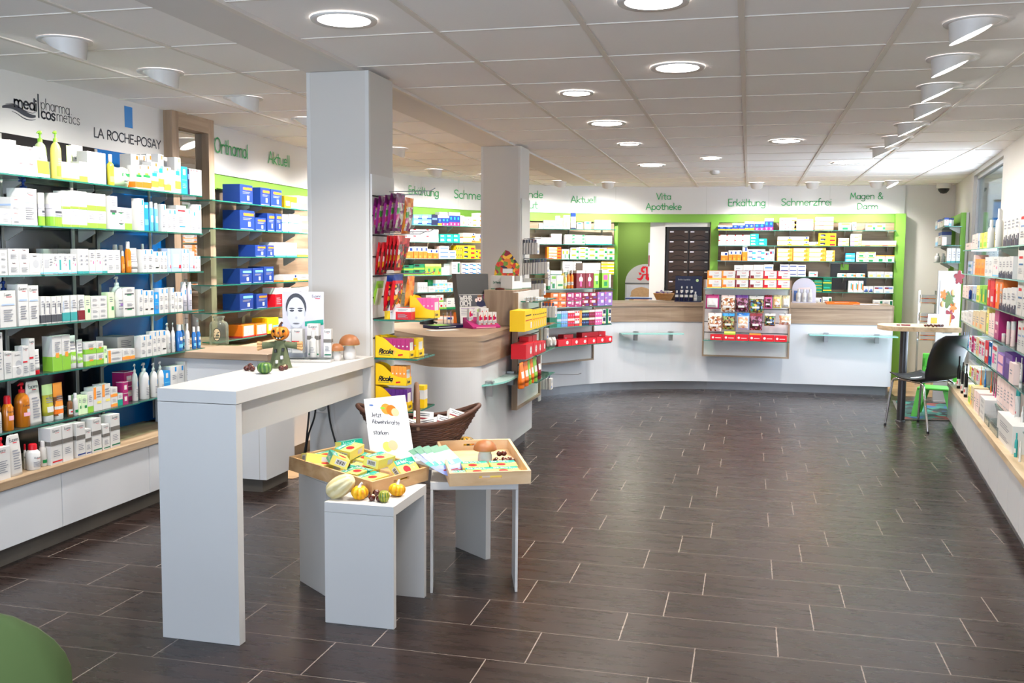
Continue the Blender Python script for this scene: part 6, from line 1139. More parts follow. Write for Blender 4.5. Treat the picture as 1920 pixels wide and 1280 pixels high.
def blob(cx, cy_, r, c, e=.0006, sy=1): b.add([sf(cx+r*math.cos(2*PI*k/18), cy_+r*sy*Wd/Hd*math.sin(2*PI*k/18), e) for k in range(18)], [tuple(range(18))], c)
blob(.50, .85, .12, 'ink_F'); blob(.62, .83, .12, 'ink_O', .0009); blob(.70, .80, .09, 'ink_e', .0012); blob(.42, .86, .06, 'ink_l', .0012, .4); blob(.16, .9, .05, 'ink_I', .0006, .4); blob(.42, .2, .11, 'ink_Y'); blob(.55, .23, .11, 'ink_e', .0009); b.build('printed_sheet', sg)
# wicker basket
mat('wicker', '4a2a1c', rough=.6, vary=.4, scale=50, bump=.3); mat('wicker_handle', '6a4a34', rough=.6, vary=.3, scale=40)
bk = thing('wicker_basket', (-1.565, 4.43, .551), 'dark brown boat-shaped wicker basket with tall handle behind the sign', 'basket', rot=math.atan2(.30, .95))
def bsk(a, t_, o=0):
    e = t_**.8; rx, ry = .155+.145*e+o, .085+.06*e+o; return (rx*math.cos(a), ry*math.sin(a), t_*(.145+.075*abs(math.cos(a))**2.2))
b = MB(); NR, NA = 15, 72
for j in range(NR): b.tube([bsk(2*PI*k/NA, (j+.5)/NR, .0035*math.sin(k*PI/2+j*PI)) for k in range(NA)], .0052, 6, 'wicker', closed=True)
b.build('weave', bk); b = MB()
for k in range(36): b.tube([bsk(2*PI*k/36, j/8) for j in range(9)], .0035, 5, 'wicker')
b.build('stakes', bk); MB().tube([bsk(2*PI*k/60, 1.0) for k in range(60)], .011, 8, 'wicker', closed=True).build('rim', bk); MB().lathe([(.001, .0), (1, .0), (1, .008), (.001, .008)], 36, 'wicker', c=(0, 0, .0)).build('base', bk).scale = (.15, .082, 1)
MB().tube([(-.01+.012*math.cos(PI*k/16), -.142*math.cos(PI*k/16), .12+.205*math.sin(PI*k/16)**.75) for k in range(17)], .0105, 10, 'wicker_handle').build('handle', bk)
for i, (x, y, z, rx_, ry_, rz_) in enumerate([(.135, .0, .125, .95, .25, .15), (.05, .005, .115, 1.0, -.2, -.1), (-.03, -.01, .11, .9, .35, .25), (-.12, .0, .12, 1.05, -.25, .3), (.02, .07, .14, 1.2, .1, .1), (.19, .03, .15, .9, .35, .35)]):
    b = MB(); w, l, h = .10, .07, .03; b.box(-w/2, -l/2, -h/2, w/2, l/2, h/2, 'ink_w'); e = .0006; f_ = lambda x_, y_: (x_, y_, h/2+e); b.add([f_(-w/2, -.006), f_(w/2, -.006), f_(w/2, .003), f_(-w/2, .003)], [(0, 1, 2, 3)], 'ink_R'); b.add([f_(-w/2, -.018), f_(.01, -.018), f_(.01, -.008), f_(-w/2, -.008)], [(0, 1, 2, 3)], 'ink_g')
    for q in range(3): b.add([f_(.015+.01*q, -.03), f_(.028+.01*q, -.026), f_(.02+.01*q, -.012)], [(0, 1, 2)], 'ink_r')
    for q in range(2): b.add([f_(-w*.4, .012+.009*q), f_(w*.3, .012+.009*q), f_(w*.3, .016+.009*q), f_(-w*.4, .016+.009*q)], [(0, 1, 2, 3)], 'ink_K')
    o = b.build('tea_box'); o.matrix_world = Matrix.Translation((-1.565, 4.43, .551)) @ Matrix.Rotation(math.atan2(.30, .95), 4, 'Z') @ Matrix.Translation((x, y, z)) @ E_(rx_, ry_, rz_).to_4x4(); tag(o, f'white box with red and green print tumbled in the wicker basket, {["near the tip", "middle", "beside the handle", "behind the sign", "at the rear rim", "topmost at the tip"][i]}', 'box', 'boxes in the wicker basket')
# ================================================================ on the high desk
for u, v, w in ((463, 695, 'first'), (473, 696, 'second'), (469, 690, 'rear'), (526, 695, 'under the doll, left one'), (537, 692, 'under the doll, right one')): chestnut(atz(u, v, .9905), f'chestnut on the high desk, {w}', .015, group='chestnuts on the high desk')
P = atz(490, 702, .99); ridged('gourd', .033, .0265, 10, .05, 'gourd_dark', (P.x, P.y+.03, .99+.0265), 'dark green striped gourd on the high desk', 'gourd', stem=False)
mat('doll_cloth', '5c6448', rough=.9, vary=.35, scale=40, bump=.3); mat('straw', 'c89a68', rough=.9, vary=.25, scale=60)
P = atz(518, 691, .99); sd = thing('scarecrow_figurine', (P.x, P.y+.04, .9905), 'scarecrow doll with orange pumpkin head and green smock on the high desk', 'figurine', rot=.30)
MB().lathe([(.052, 0), (.046, .02), (.036, .06), (.030, .10), (.024, .125)], 28, 'doll_cloth', sy=.7, ribs=9, ribd=.12).build('smock', sd); b = MB()
for s_ in (-1, 1): b.tube([(s_*.02, 0, .108), (s_*.05, -.004, .104), (s_*.078, -.004, .102)], [.014, .015, .017], 12, 'doll_cloth')
b.build('sleeve', sd); b = MB()
for s_ in (-1, 1):
    for k in range(3): b.tube([(s_*.076, -.004, .102+.008*(k-1)), (s_*.102, -.006, .100+.014*(k-1))], [.008, .009], 8, 'straw')
b.build('straw_hand', sd)
for x, z, m in ((-.015, .08, 'ink_k'), (.012, .05, 'ink_L'), (.018, .085, 'ink_k'), (-.01, .03, 'ink_w')): MB().box(x-.006, -.038, z-.008, x+.006, -.022, z+.008, m).build('patch', sd, bevel=.002)
hd_ = ridged('head', .042, .034, 10, .14, 'pumpkin_face', (0, 0, .160), '', '', stem=True, stemm='wicker'); hd_.parent = sd
for k_ in ('label', 'category'): del hd_[k_]
b = MB(); fy = lambda x, z: (x, -.0425*math.sqrt(max(.05, 1-(x/.046)**2-(z/.045)**2))-.003, z)
for s_ in (-1, 1): b.add([fy(s_*.022+.006*math.cos(2*PI*k/12), .010+.007*math.sin(2*PI*k/12)) for k in range(12)], [tuple(range(12))], 'ink_k')
b.quad(fy(-.002, -.004), fy(.002, -.004), fy(.003, .008), fy(-.003, .008), 'ink_k'); 
for k in range(10): x0, x1 = -.024+.0048*k, -.024+.0048*(k+1); y = lambda x: -.020+.010*abs(x/.024)**1.5; b.quad(fy(x0, y(x0)-.004-.004*(1-abs(x0/.024))), fy(x1, y(x1)-.004-.004*(1-abs(x1/.024))), fy(x1, y(x1)+.002), fy(x0, y(x0)+.002), 'ink_k')
b.build('face', hd_)
for s_ in (-1, 1): MB().box(s_*.007-.0025, -.0465, -.0235, s_*.007+.0025, -.0435, -.0185, 'ink_w').build('tooth', hd_)
# acrylic cosmetics display with a portrait card
P = atz(538, 672, .99); ad = thing('cosmetics_display', (-2.17, 4.175, .9905), 'clear acrylic cosmetics stand with a portrait card on the high desk', 'display stand', rot=.22)
MB().box(0, 0, 0, .235, .15, .012, 'white_board').build('base', ad, bevel=.002); MB().box(.004, .01, .012, .10, .08, .042, 'clear_plastic').box(.10, .01, .012, .235, .08, .022, 'clear_plastic').build('riser', ad)
cdm = MB().box(-.03, .135, .012, .175, .139, .335, 'ink_L'); F2_ = lambda x, z, e=.0008: (-.03+.205*x, .135-e, .012+.323*z)
def el(cx, cz, rx_, rz_, c, e, a0=0, a1=360): cdm.add([F2_(cx+rx_*math.cos(math.radians(a0+(a1-a0)*k/24)), cz+rz_*math.sin(math.radians(a0+(a1-a0)*k/24)), e) for k in range(25)], [tuple(range(25))], c)
mat('photo_grey', 'b9bcc6', rough=.5, vary=.1, scale=20); mat('photo_dark', '3a3c46', rough=.5, vary=.2, scale=60); mat('photo_light', 'd6d8e0', rough=.5, vary=.05)
el(.34, .06, .34, .30, 'photo_light', .0006, 0, 180); el(.33, .44, .14, .16, 'photo_grey', .0008); el(.33, .76, .25, .215, 'photo_dark', .001); el(.33, .68, .22, .235, 'photo_light', .0012); el(.33, .6, .15, .14, 'photo_light', .0013)
for s_ in (-1, 1): el(.33+s_*.10, .71, .055, .016, 'photo_dark', .0015); el(.33+s_*.10, .745, .07, .010, 'photo_dark', .0015); el(.33+s_*.21, .67, .02, .05, 'photo_grey', .0014)
el(.33, .515, .09, .018, 'photo_grey', .0015); el(.33, .51, .08, .008, 'photo_dark', .0016); el(.335, .60, .03, .02, 'photo_grey', .0015)
cdm.quad(F2_(.54, .47, .001), F2_(.99, .50, .001), F2_(.99, .58, .001), F2_(.54, .545, .001), 'ink_t'); text(cdm, 'Eucerin', .012, .0014, 'ink_K', lambda x, z: F2_(.72+x/.205, .915+z/.323), xs=1); cdm.quad(F2_(.8, .895), F2_(.9, .89), F2_(.92, .9), F2_(.78, .905), 'ink_r')
cdm.build('portrait_card', ad)
AM = Matrix.Translation((-2.17, 4.175, .9905)) @ Matrix.Rotation(.22, 4, 'Z')
for kd, des, w, h, d_, x, y, z, lab in [('c', 'Em', .052, .115, .05, .04, .015, .0425, 'white carton with crimson band on the acrylic stand'), ('c', 'Em', .03, .11, .05, .005, .03, .0425, 'narrow white carton beside the crimson-banded one'), ('c', 'Ez', .055, .16, .045, .112, .03, .0225, 'tall white carton in the middle of the acrylic stand'), ('b', 'B6', .034, .125, .034, .128, .0115-.02, .0125, 'slim white bottle in front of the tall carton'), ('c', 'Ez', .036, .135, .04, .192, .03, .0225, 'narrow white carton at the right of the acrylic stand')]:
    p = AM @ Vector((x, max(y, .012) if kd == 'b' else y+.02, z if kd != 'b' else .0225)); put(kd, des, w, h, d_, p, .22, lab, 'cosmetics on the acrylic stand')
# big glass jar on the corner cabinet
P = atz(411, 646, .892); jr = MB(); prof = [(.052, .0), (.057, .006), (.057, .125), (.05, .145), (.03, .155), (.030, .172), (.036, .175), (.036, .185), (.030, .187)]
o = jr.lathe(prof, 40, 'jar_glass', cap=False).build('glass_jar', None, (P.x, P.y-.0, .8925)); o.scale = (1.15, 1.0, 1.05); tag(o, 'large clear glass jar with oval stamp on the oak-topped cabinet', 'jar')
b = MB(); f_ = lambda x, z, e=0: (( .0575+e)*math.sin(.25+x/.0575), -(.0575+e)*math.cos(.25+x/.0575), .07+z)
b.add([f_(.024*math.cos(2*PI*k/24), .042*math.sin(2*PI*k/24), .0003) for k in range(24)], [tuple(range(24))], 'ink_k'); b.add([f_(.020*math.cos(2*PI*k/24), .038*math.sin(2*PI*k/24), .0008) for k in range(24)], [tuple(range(24))], 'ink_e')
for k in range(3): b.quad(f_(-.015, .016-.018*k, .0012), f_(.015, .016-.018*k, .0012), f_(.015, .010-.018*k, .0012), f_(-.015, .010-.018*k, .0012), 'ink_k')
b.build('oval_label', o)
# ================================================================ on the rounded service counter
CT = .9855
def P2(u, v, z=CT): return atz(u, v, z)
t = thing('reading_tray', (-2.16, 6.50, CT+.001), 'flat black book-like tray with green cover on the rounded counter', 'book', rot=1.0)
MB().box(0, 0, 0, .36, .16, .022, 'ink_N').build('cover', t, bevel=.002); MB().box(.01, .012, .022, .14, .12, .0235, 'ink_l').build('green_sheet', t); MB().box(.02, -.0008, .008, .18, -.0002, .013, 'ink_s').build('spine_print', t)
tag(MB().box(0, 0, 0, .22, .09, .002, 'ink_w').build('paper_sheet', None, (-2.13, 6.30, CT+.001), .8), 'white paper sheet in front of the black book', 'paper')
p = P2(818, 606); o = MB().lathe([(.055, 0), (.055, .035), (.046, .055), (.025, .066), (.001, .07)], 24, 'black_plastic').build('bag_roll', None, (p.x, p.y, CT+.024)); o.location = (-2.40, 6.98, CT+.001); tag(o, 'black rounded gadget behind the book on the rounded counter', 'gadget'); MB().tube([(.05, 0, .02), (.085, -.01, .012)], .008, 8, 'black_plastic').build('nozzle', o)
p = P2(868, 612); t = thing('card_box', (-2.115, 6.88, CT+.001), 'orange-red box with white arrow outline on the rounded counter', 'box', rot=.95)
MB().box(0, 0, 0, .14, .06, .10, 'ink_O').build('body', t); b = MB(); text(b, 'Z', .001, .0002, 'ink_w', plane((0, 0, 0), (1, 0, 0)))
for x0 in (.03, .06): b.add([(x0, -.0006, .055), (x0+.03, -.0006, .08), (x0+.032, -.0006, .078), (x0+.004, -.0006, .055), (x0+.032, -.0006, .032), (x0+.03, -.0006, .030)], [(0, 3, 2, 1), (0, 5, 4, 3)], 'ink_z')
b.build('arrow_print', t)
p = P2(845, 604)
for i in range(3): tag(MB().box(0, 0, 0, .004, .07, .085+.008*i, ['ink_d', 'ink_L', 'ink_V'][i]).build('leaflet', None, (-2.25+.03*i, 6.93+.0*i, CT+.001), .35), f'upright leaflet beside the orange-red box, {["grey", "white", "lilac"][i]} one', 'leaflet', 'leaflets beside the orange-red box')
# tall black poster display
pl_, pr_ = aty(884, 608, 6.30), aty(945, 606, 6.42); dx = (pr_-pl_); dx.z = 0; L_ = dx.length; dx.normalize(); rot = math.atan2(dx.y, dx.x)
t = thing('poster_display', (-2.075, 6.81, CT+.001), 'tall black sloping display with a poster of a shouting person on the rounded counter', 'display stand', rot=.80)
sl = lambda x, s, e=0: (x, .0+s*.16-e*.97, s*.37+e*.25)
w = .25; MB().add([(0, 0, 0), (w, 0, 0), (w, .05, 0), (0, .05, 0), (.03, .13, .39), (w+.06, .13, .39), (w+.06, .20, .39), (.03, .20, .39)], [(0, 3, 2, 1), (4, 5, 6, 7), (0, 1, 5, 4), (1, 2, 6, 5), (2, 3, 7, 6), (3, 0, 4, 7)], 'black_plastic').build('stand', t)
fp = lambda x, z, e=.001: (x+.045*z/.39*(1)+.0, .13*z/.39-e*.95, z+e*.3)
b = MB(); b.add([fp(.0, .0), fp(w, .0), fp(w, .235), fp(.0, .235)], [(0, 1, 2, 3)], 'ink_S'); b.add([fp(.0, .145, .002), fp(w, .145, .002), fp(w, .232, .002), fp(.0, .232, .002)], [(0, 1, 2, 3)], 'ink_d')
text(b, 'WEHR', .034, .009, 'ink_w', lambda x, z: fp(.005+x, .188+z, .0035), xs=1.02); text(b, 'DICH!', .034, .009, 'ink_w', lambda x, z: fp(.005+x, .150+z, .0035), xs=1.0)
for cx, cz, rx_, rz_, c, e in ((.185, .165, .04, .026, 'ink_N', .003), (.175, .203, .019, .024, 'ink_z', .004), (.175, .219, .019, .010, 'ink_q', .005), (.175, .197, .007, .006, 'ink_R', .006), (.145, .19, .011, .014, 'ink_z', .005), (.235, .215, .026, .034, 'ink_p', .004)): b.add([fp(cx+rx_*math.cos(2*PI*k/20), cz+rz_*math.sin(2*PI*k/20), e) for k in range(20)], [tuple(range(20))], c)
for k in range(5): b.add([fp(.01, .13-.012*k, .002), fp(.13-.01*(k % 2), .13-.012*k, .002), fp(.13-.01*(k % 2), .134-.012*k, .002), fp(.01, .134-.012*k, .002)], [(0, 1, 2, 3)], 'ink_T' if k else 'ink_V')
b.add([fp(.15, .105, .002), fp(.205, .108, .002), fp(.205, .125, .002), fp(.15, .122, .002)], [(0, 1, 2, 3)], 'ink_l'); b.build('poster', t)
# magenta tray with white and pink boxes
pl_ = P2(887, 611); t = thing('counter_tray', (-1.925, 6.62, CT+.001), 'magenta sloping counter tray holding white boxes with red flowers', 'display tray', rot=.84)
b = MB(); b.add([(0, 0, 0), (.24, 0, 0), (.24, .14, 0), (0, .14, 0), (0, .14, .075), (.24, .14, .075), (.24, .0, .012), (0, 0, .012)], [(0, 3, 2, 1), (0, 1, 6, 7), (1, 2, 5, 6), (2, 3, 4, 5), (3, 0, 7, 4), (7, 6, 5, 4)], 'ink_m'); b.build('body', t); b = MB(); b.quad((.03, -.0006, .003), (.2, -.0006, .003), (.2, -.0006, .009), (.03, -.0006, .009), 'ink_h'); b.build('front_print', t)
TMx = Matrix.Translation((-1.925, 6.62, CT+.001)) @ Matrix.Rotation(.84, 4, 'Z'); DES['fl'] = ('w', 'white box', '.1 .35 .5 .7 r;.4 .4 .9 .62 m;.3 .7 .5 .8 r;0 .12 1 .3 s;.6 .02 .9 .12 r')
for i, x in enumerate((.085, .125, .165, .205)): put('r', 'fl', .034, .092, .03, TMx @ Vector((x-.02, .022, .024)), .84, f'white box with red flower, {ordw(i+1)} in the front row of the magenta tray', 'boxes in the magenta tray')
for i, x in enumerate((.03, .13, .165)): put('r', 'fl', .034, .092, .03, TMx @ Vector((x-.01, .085, .05)), .84, f'white box with red flower, {ordw(i+1)} in the back row of the magenta tray', 'boxes in the magenta tray')
# white cut-out box with a fruit card on the raised oak block
p = atx(938, 545, -1.96); t = thing('display_box', (-1.95, 7.20, 1.2555), 'grey-white display box with cut-out front and a fruit card behind it', 'display box')
MB().box(0, 0, .006, .165, .098, .105, 'ink_S').box(0, 0, 0, .165, .098, .006, 'ink_Z').build('body', t); b = MB(); text(b, 'Dr.Pandalis', .018, .003, 'ink_Z', plane((.02, -.0008, .045), (1, 0, 0)), xs=.75); b.build('front_print', t)
mix_mat('fruit_mix', ['c83a24', 'e8b030', '3a2a3a', '6a8a30', 'd87828', '8a2030'], 38)
cp_ = [(.0, .0), (.20, .0), (.205, .08), (.16, .14), (.12, .19), (.09, .20), (.05, .15), (.01, .08)]; b = MB(); b.add([(x, .10, .105+z) for x, z in cp_]+[(x, .104, .105+z) for x, z in cp_], [tuple(range(8)), tuple(range(15, 7, -1))]+[(i, 8+i, 8+(i+1) % 8, (i+1) % 8) for i in range(8)], 'fruit_mix'); b.quad((.07, .098, .125), (.15, .098, .125), (.15, .098, .16), (.07, .098, .16), 'ink_w'); b.build('fruit_card', t)
t = thing('display_box', (-1.765, 7.15, 1.2555), 'white display box with notched front at the corner of the raised oak block', 'display box', rot=1.35)
b = MB(); b.box(0, .0012, 0, .17, .1, .006, 'ink_Z')
for x0, x1, h in ((0, .035, .105), (.035, .135, .065), (.135, .17, .105)): b.box(x0, 0, .006, x1, .0015, h, 'ink_w')
b.box(0, .0015, .006, .0015, .1, .105, 'ink_S').box(.1685, .0015, .006, .17, .1, .105, 'ink_S').box(0, .0985, .006, .17, .1, .105, 'ink_S'); b.build('body', t)
t = thing('display_box', (-1.76, 7.42, 1.2555), 'low white display box further along the raised oak block', 'display box', rot=1.3)
MB().box(0, 0, 0, .17, .08, .006, 'ink_Z').box(0, 0, .006, .17, .0015, .05, 'ink_w').box(0, .07, .006, .17, .0715, .08, 'ink_s').box(0, .0015, .006, .0015, .07, .08, 'ink_S').box(.1685, .0015, .006, .17, .07, .08, 'ink_S').build('body', t)
o = MB().lathe([(.02, 0), (.026, .006), (.02, .014), (.001, .018)], 20, 'chestnut', sx=1.6).build('small_dish', None, (-1.84, 7.06, 1.2555)); tag(o, 'small dark red dish at the edge of the raised oak block', 'dish')
# staff desk glimpsed behind the rounded counter
t = thing('staff_desk', (-3.15, 8.6, 0), 'oak staff desk glimpsed behind the rounded counter', 'desk'); MB().box(0, 0, .82, .9, .6, .86, 'oak').build('top', t); MB().box(0, .02, .3, .9, .05, .82, 'oak').build('front_board', t); MB().box(.02, .05, .0, .06, .58, .82, 'oak_vertical').build('side_panel', t); MB().box(.84, .05, 0, .88, .58, .82, 'oak_vertical').build('side_panel', t)
put('c', 'os', .16, .075, .1, (-2.88, 8.7, .861), 0, 'orange and white carton lying on the staff desk behind the rounded counter', 'cartons on the staff desk'); put('c', 'wo', .22, .06, .1, (-2.70, 8.7, .861), 0, 'long white carton lying on the staff desk behind the rounded counter', 'cartons on the staff desk')
# ================================================================ things on the curved counter
CB = 1.0035
p = atz(1243, 563, CB); t = thing('bread_basket', (p.x, p.y+.10, CB), 'shallow tan wicker basket of purple-white sachets on the curved counter', 'basket'); mat('wicker_tan', 'b98a58', rough=.7, vary=.25, scale=80); b = MB()
for j in range(8): b.tube([((.085+.035*j/7+.003*math.sin(k*PI/2+j*PI))*math.cos(2*PI*k/48), (.06+.025*j/7+.003*math.sin(k*PI/2+j*PI))*math.sin(2*PI*k/48), .006+.066*j/7) for k in range(48)], .0055, 6, 'wicker_tan', closed=True)
b.lathe([(.001, .002), (.07, .002), (.07, .008), (.001, .008)], 24, 'wicker_tan'); b.build('weave', t); MB().tube([(.122*math.cos(2*PI*k/48), .087*math.sin(2*PI*k/48), .078) for k in range(48)], .007, 8, 'wicker_tan', closed=True).build('rim', t)
for i, (x, y, z, a) in enumerate([(-.05, -.02, .075, .3), (.0, -.01, .085, -.1), (.05, .0, .078, -.4), (-.02, .03, .088, .6), (.03, .035, .09, 0), (-.065, .02, .08, .1)]):
    o = MB().box(-.035, -.003, -.025, .035, .003, .025, 'ink_w').box(-.0352, -.0032, -.004, .01, .0032, .02, 'ink_V').box(.0, -.0034, -.02, .03, .0034, -.008, 'ink_m').build('tea_sachet'); o.matrix_world = Matrix.Translation((p.x+x, p.y+.10+y, CB+z)) @ E_(.5, a, a*.6).to_4x4(); tag(o, f'purple and white sachet in the tan basket, {ordw(i+1)} of the heap', 'sachet', 'sachets in the tan basket')
p = atz(1290, 566, CB); t = thing('cosmetics_stand', (p.x-.16, p.y+.06, CB), 'dark cosmetics stand with white-capped tubes on the curved counter', 'display stand')
MB().box(0, .06, .0, .31, .068, .30, 'ink_N').build('back_board', t); MB().box(0, -.03, 0, .31, .06, .01, 'ink_N').box(0, .02, .01, .31, .06, .07, 'clear_plastic').build('base', t); b = MB(); text(b, 'Perfekte Augenblicke', .018, .0022, 'ink_s', plane((.03, .0592, .25), (1, 0, 0)), xs=.75); b.add([(.255+.017*math.cos(2*PI*k/16), .0592, .25+.017*math.sin(2*PI*k/16)) for k in range(16)], [tuple(range(16))], 'ink_g'); b.build('print', t)
DES['tn'] = ('N', 'navy tube with white cap', '0 .6 1 1 w'); DES['tp'] = ('s', 'silver tube', '.2 .3 .8 .5 w')
for i, x in enumerate((-.015, .04, .095, .15, .20)): put('b', 'tn' if i < 4 else 'tp', .04, .12 if i < 4 else .11, .04, (p.x-.16+x+.02, p.y+.035, CB+.0105), 0, f'slim dark tube, {ordw(i+1)} from left in front of the dark stand', 'tubes on the dark stand')
for i, x in enumerate((.06, .12, .175)): put('b', 'tn', .036, .11, .035, (p.x-.16+x, p.y+.085, CB+.0705), 0, f'slim white-capped tube, {ordw(i+1)} in the upper row of the dark stand', 'tubes on the dark stand')
p = atz(1195, 561, CB); t = thing('clipboard', (p.x-.15, p.y, CB), 'blue folder with papers lying on the curved counter', 'folder', rot=.12); MB().box(0, 0, 0, .33, .22, .012, 'ink_B').build('cover', t); MB().box(.06, .02, .012, .3, .2, .022, 'ink_i').build('papers', t); MB().box(.12, .015, .022, .27, .1, .024, 'ink_L').build('card', t)
p = atz(1585, 571, CB); t = thing('serving_tray', (p.x-.2, p.y+.03, CB), 'orange tray with papers on the curved counter right of the hanging panel', 'tray'); MB().box(0, 0, 0, .36, .26, .012, 'ink_O').build('base', t, bevel=.004); MB().box(.0, .0, .012, .36, .012, .022, 'ink_O').box(0, .248, .012, .36, .26, .022, 'ink_O').box(0, .012, .012, .012, .248, .022, 'ink_O').box(.348, .012, .012, .36, .248, .022, 'ink_O').build('rim', t); MB().box(.1, .05, .012, .26, .2, .016, 'ink_L').build('papers', t)
tag(MB().box(0, 0, 0, .3, .2, .002, 'ink_L').build('paper_sheet', None, (1.16, 11.42, CB), .05), 'white paper sheet at the right end of the curved counter', 'paper')
p = atz(1508, 568, CB); t = thing('spray_display', (p.x-.135, p.y+.03, CB), 'round-topped pale display card with white sprays on the curved counter', 'display stand')
n = 24; cp_ = [(0, 0), (.27, 0), (.27, .16)]+[(.135+.135*math.cos(PI*k/n), .16+.13*math.sin(PI*k/n)) for k in range(1, n)]+[(0, .16)]; b = MB(); k_ = len(cp_); b.add([(x, .10, z) for x, z in cp_]+[(x, .106, z) for x, z in cp_], [tuple(range(k_)), tuple(range(2*k_-1, k_-1, -1))]+[(i, k_+i, k_+(i+1) % k_, (i+1) % k_) for i in range(k_)], 'ink_L'); b.quad((.02, .099, .02), (.06, .099, .02), (.06, .099, .14), (.02, .099, .14), 'ink_I'); b.quad((.07, .099, .16), (.2, .099, .155), (.2, .099, .18), (.07, .099, .172), 'ink_z'); b.build('card', t); MB().box(0, 0, 0, .27, .1, .01, 'ink_L').build('base', t)
for i, x in enumerate((.045, .11, .175)): put('b', 'B6', .052, .15, .052, (p.x-.135+x, p.y+.045, CB+.0105), 0, f'white spray bottle, {ordw(i+1)} from left before the round-topped card', 'sprays before the round-topped card')
# ---------------------------------------------------------------- the opening: drawer tower, stand-up board
dt = thing('drawer_tower', (-1.085, 12.99, 0), 'dark brown pharmacy drawer tower in the opening of the back wall', 'drawer cabinet')
MB().box(0, .012, 0, .565, .5, 1.93, 'drawer_frame').build('carcass', dt)
for r_ in range(12):
    for c_ in range(2):
        x0 = .035+c_*.27; z0 = 1.925-.038-.133*(r_+1); d_ = MB().box(x0, -.004, z0+.006, x0+.255, .0115, z0+.128, 'drawer_brown').build('drawer', dt, bevel=.003)
        MB().tube([(x0+.03+.19*k/10, -.006, z0+.035+.03*math.sin(PI*k/10)) for k in range(11)], .004, 6, 'drawer_frame').build('grip', d_); MB().box(x0+.012, -.0055, z0+.103, x0+.062, -.0042, z0+.119, 'ink_L').box(x0+.205, -.0055, z0+.103, x0+.243, -.0042, z0+.116, 'ink_S').build('label_holder', d_)
sb = thing('standing_board', (-1.665, 13.3, .55), 'grey round-topped standing board with red gothic letter A and a portrait', 'sign board')
n = 20; cp_ = [(0, 0), (.56, 0), (.56, .62)]+[(.28+.28*math.cos(PI*k/n), .62+.26*math.sin(PI*k/n)) for k in range(1, n)]+[(0, .62)]; k_ = len(cp_); mat('board_grey', 'a7a7a8', rough=.5, vary=.04)
MB().add([(x, 0, z) for x, z in cp_]+[(x, .03, z) for x, z in cp_], [tuple(range(k_)), tuple(range(2*k_-1, k_-1, -1))]+[(i, k_+i, k_+(i+1) % k_, (i+1) % k_) for i in range(k_)], 'board_grey').build('board', sb)
b = MB(); A_ = lambda x, z: (.155+.20*x, -.002, .655+.20*z)                   # the blackletter A of German pharmacies
for pl in ([(.62, .95), (.80, .95), (.86, .85), (.82, .25), (1.0, .05), (.78, -.02), (.62, .12), (.66, .55)], [(.30, .62), (.30, .82), (.42, .97), (.66, .97), (.60, .84), (.46, .80), (.44, .70), (.56, .62), (.5, .5)], [(.0, .12), (.26, .16), (.42, .40), (.50, .30), (.44, .12), (.30, -.02), (.16, .02)], [(.36, .42), (.68, .46), (.68, .36), (.40, .32)], [(.12, .55), (.22, .36), (.34, .40), (.34, .52)]): b.add([A_(*q) for q in pl], [tuple(range(len(pl)))], 'ink_r')
b.build('red_letter', sb); b = MB(); Q_ = lambda x, z, e=0: (.02+.52*x, -.002-e, .0+.60*z); b.quad(Q_(0, 0), Q_(1, 0), Q_(1, .98), Q_(0, .98), 'photo_grey')
mat('photo_skin', 'd9b49c', rough=.6, vary=.05); mat('photo_hair', 'b08f6a', rough=.6, vary=.3, scale=40)
for cx, cz, rx_, rz_, m, e in ((.40, .52, .34, .42, 'photo_hair', .0005), (.42, .46, .26, .36, 'photo_skin', .001), (.40, .80, .28, .13, 'photo_hair', .0015), (.30, .50, .055, .02, 'photo_dark', .002), (.55, .50, .055, .02, 'photo_dark', .002), (.30, .555, .07, .012, 'photo_hair', .002), (.55, .555, .07, .012, 'photo_hair', .002), (.43, .36, .04, .02, 'photo_hair', .002), (.42, .25, .09, .022, 'ink_p', .002)): b.add([Q_(cx+rx_*math.cos(2*PI*k/24), cz+rz_*math.sin(2*PI*k/24), e) for k in range(24)], [tuple(range(24))], m)
b.build('portrait', sb); MB().box(0, -.004, .605, .56, 0, .618, 'ink_d').build('rail', sb); MB().box(.05, .01, -.62, .09, .03, 0, 'dark_steel').box(.47, .01, -.62, .51, .03, 0, 'dark_steel').build('leg', sb)
tag(MB().box(-1.33, 13.06, 1.3, -1.302, 13.075, 1.72, 'ink_s').box(-1.325, 13.058, 1.4, -1.305, 13.06, 1.55, 'ink_R').build('wall_poster'), 'narrow poster edge beside the white post in the opening', 'poster')
# dark serving hatch behind the last shelf bay
o = thing('serving_hatch', (0, 0, 0), 'dark glass hatch in the oak wall behind the last shelf bay', 'hatch'); MB().box(1.02, 12.938, 1.13, 1.46, 12.948, 1.47, 'panel_black').build('pane', o); MB().box(1.01, 12.93, 1.46, 1.47, 12.949, 1.475, 'bracket_grey').build('lintel', o); MB().box(1.14, 12.935, 1.38, 1.24, 12.937, 1.455, 'ink_l').build('note', o)
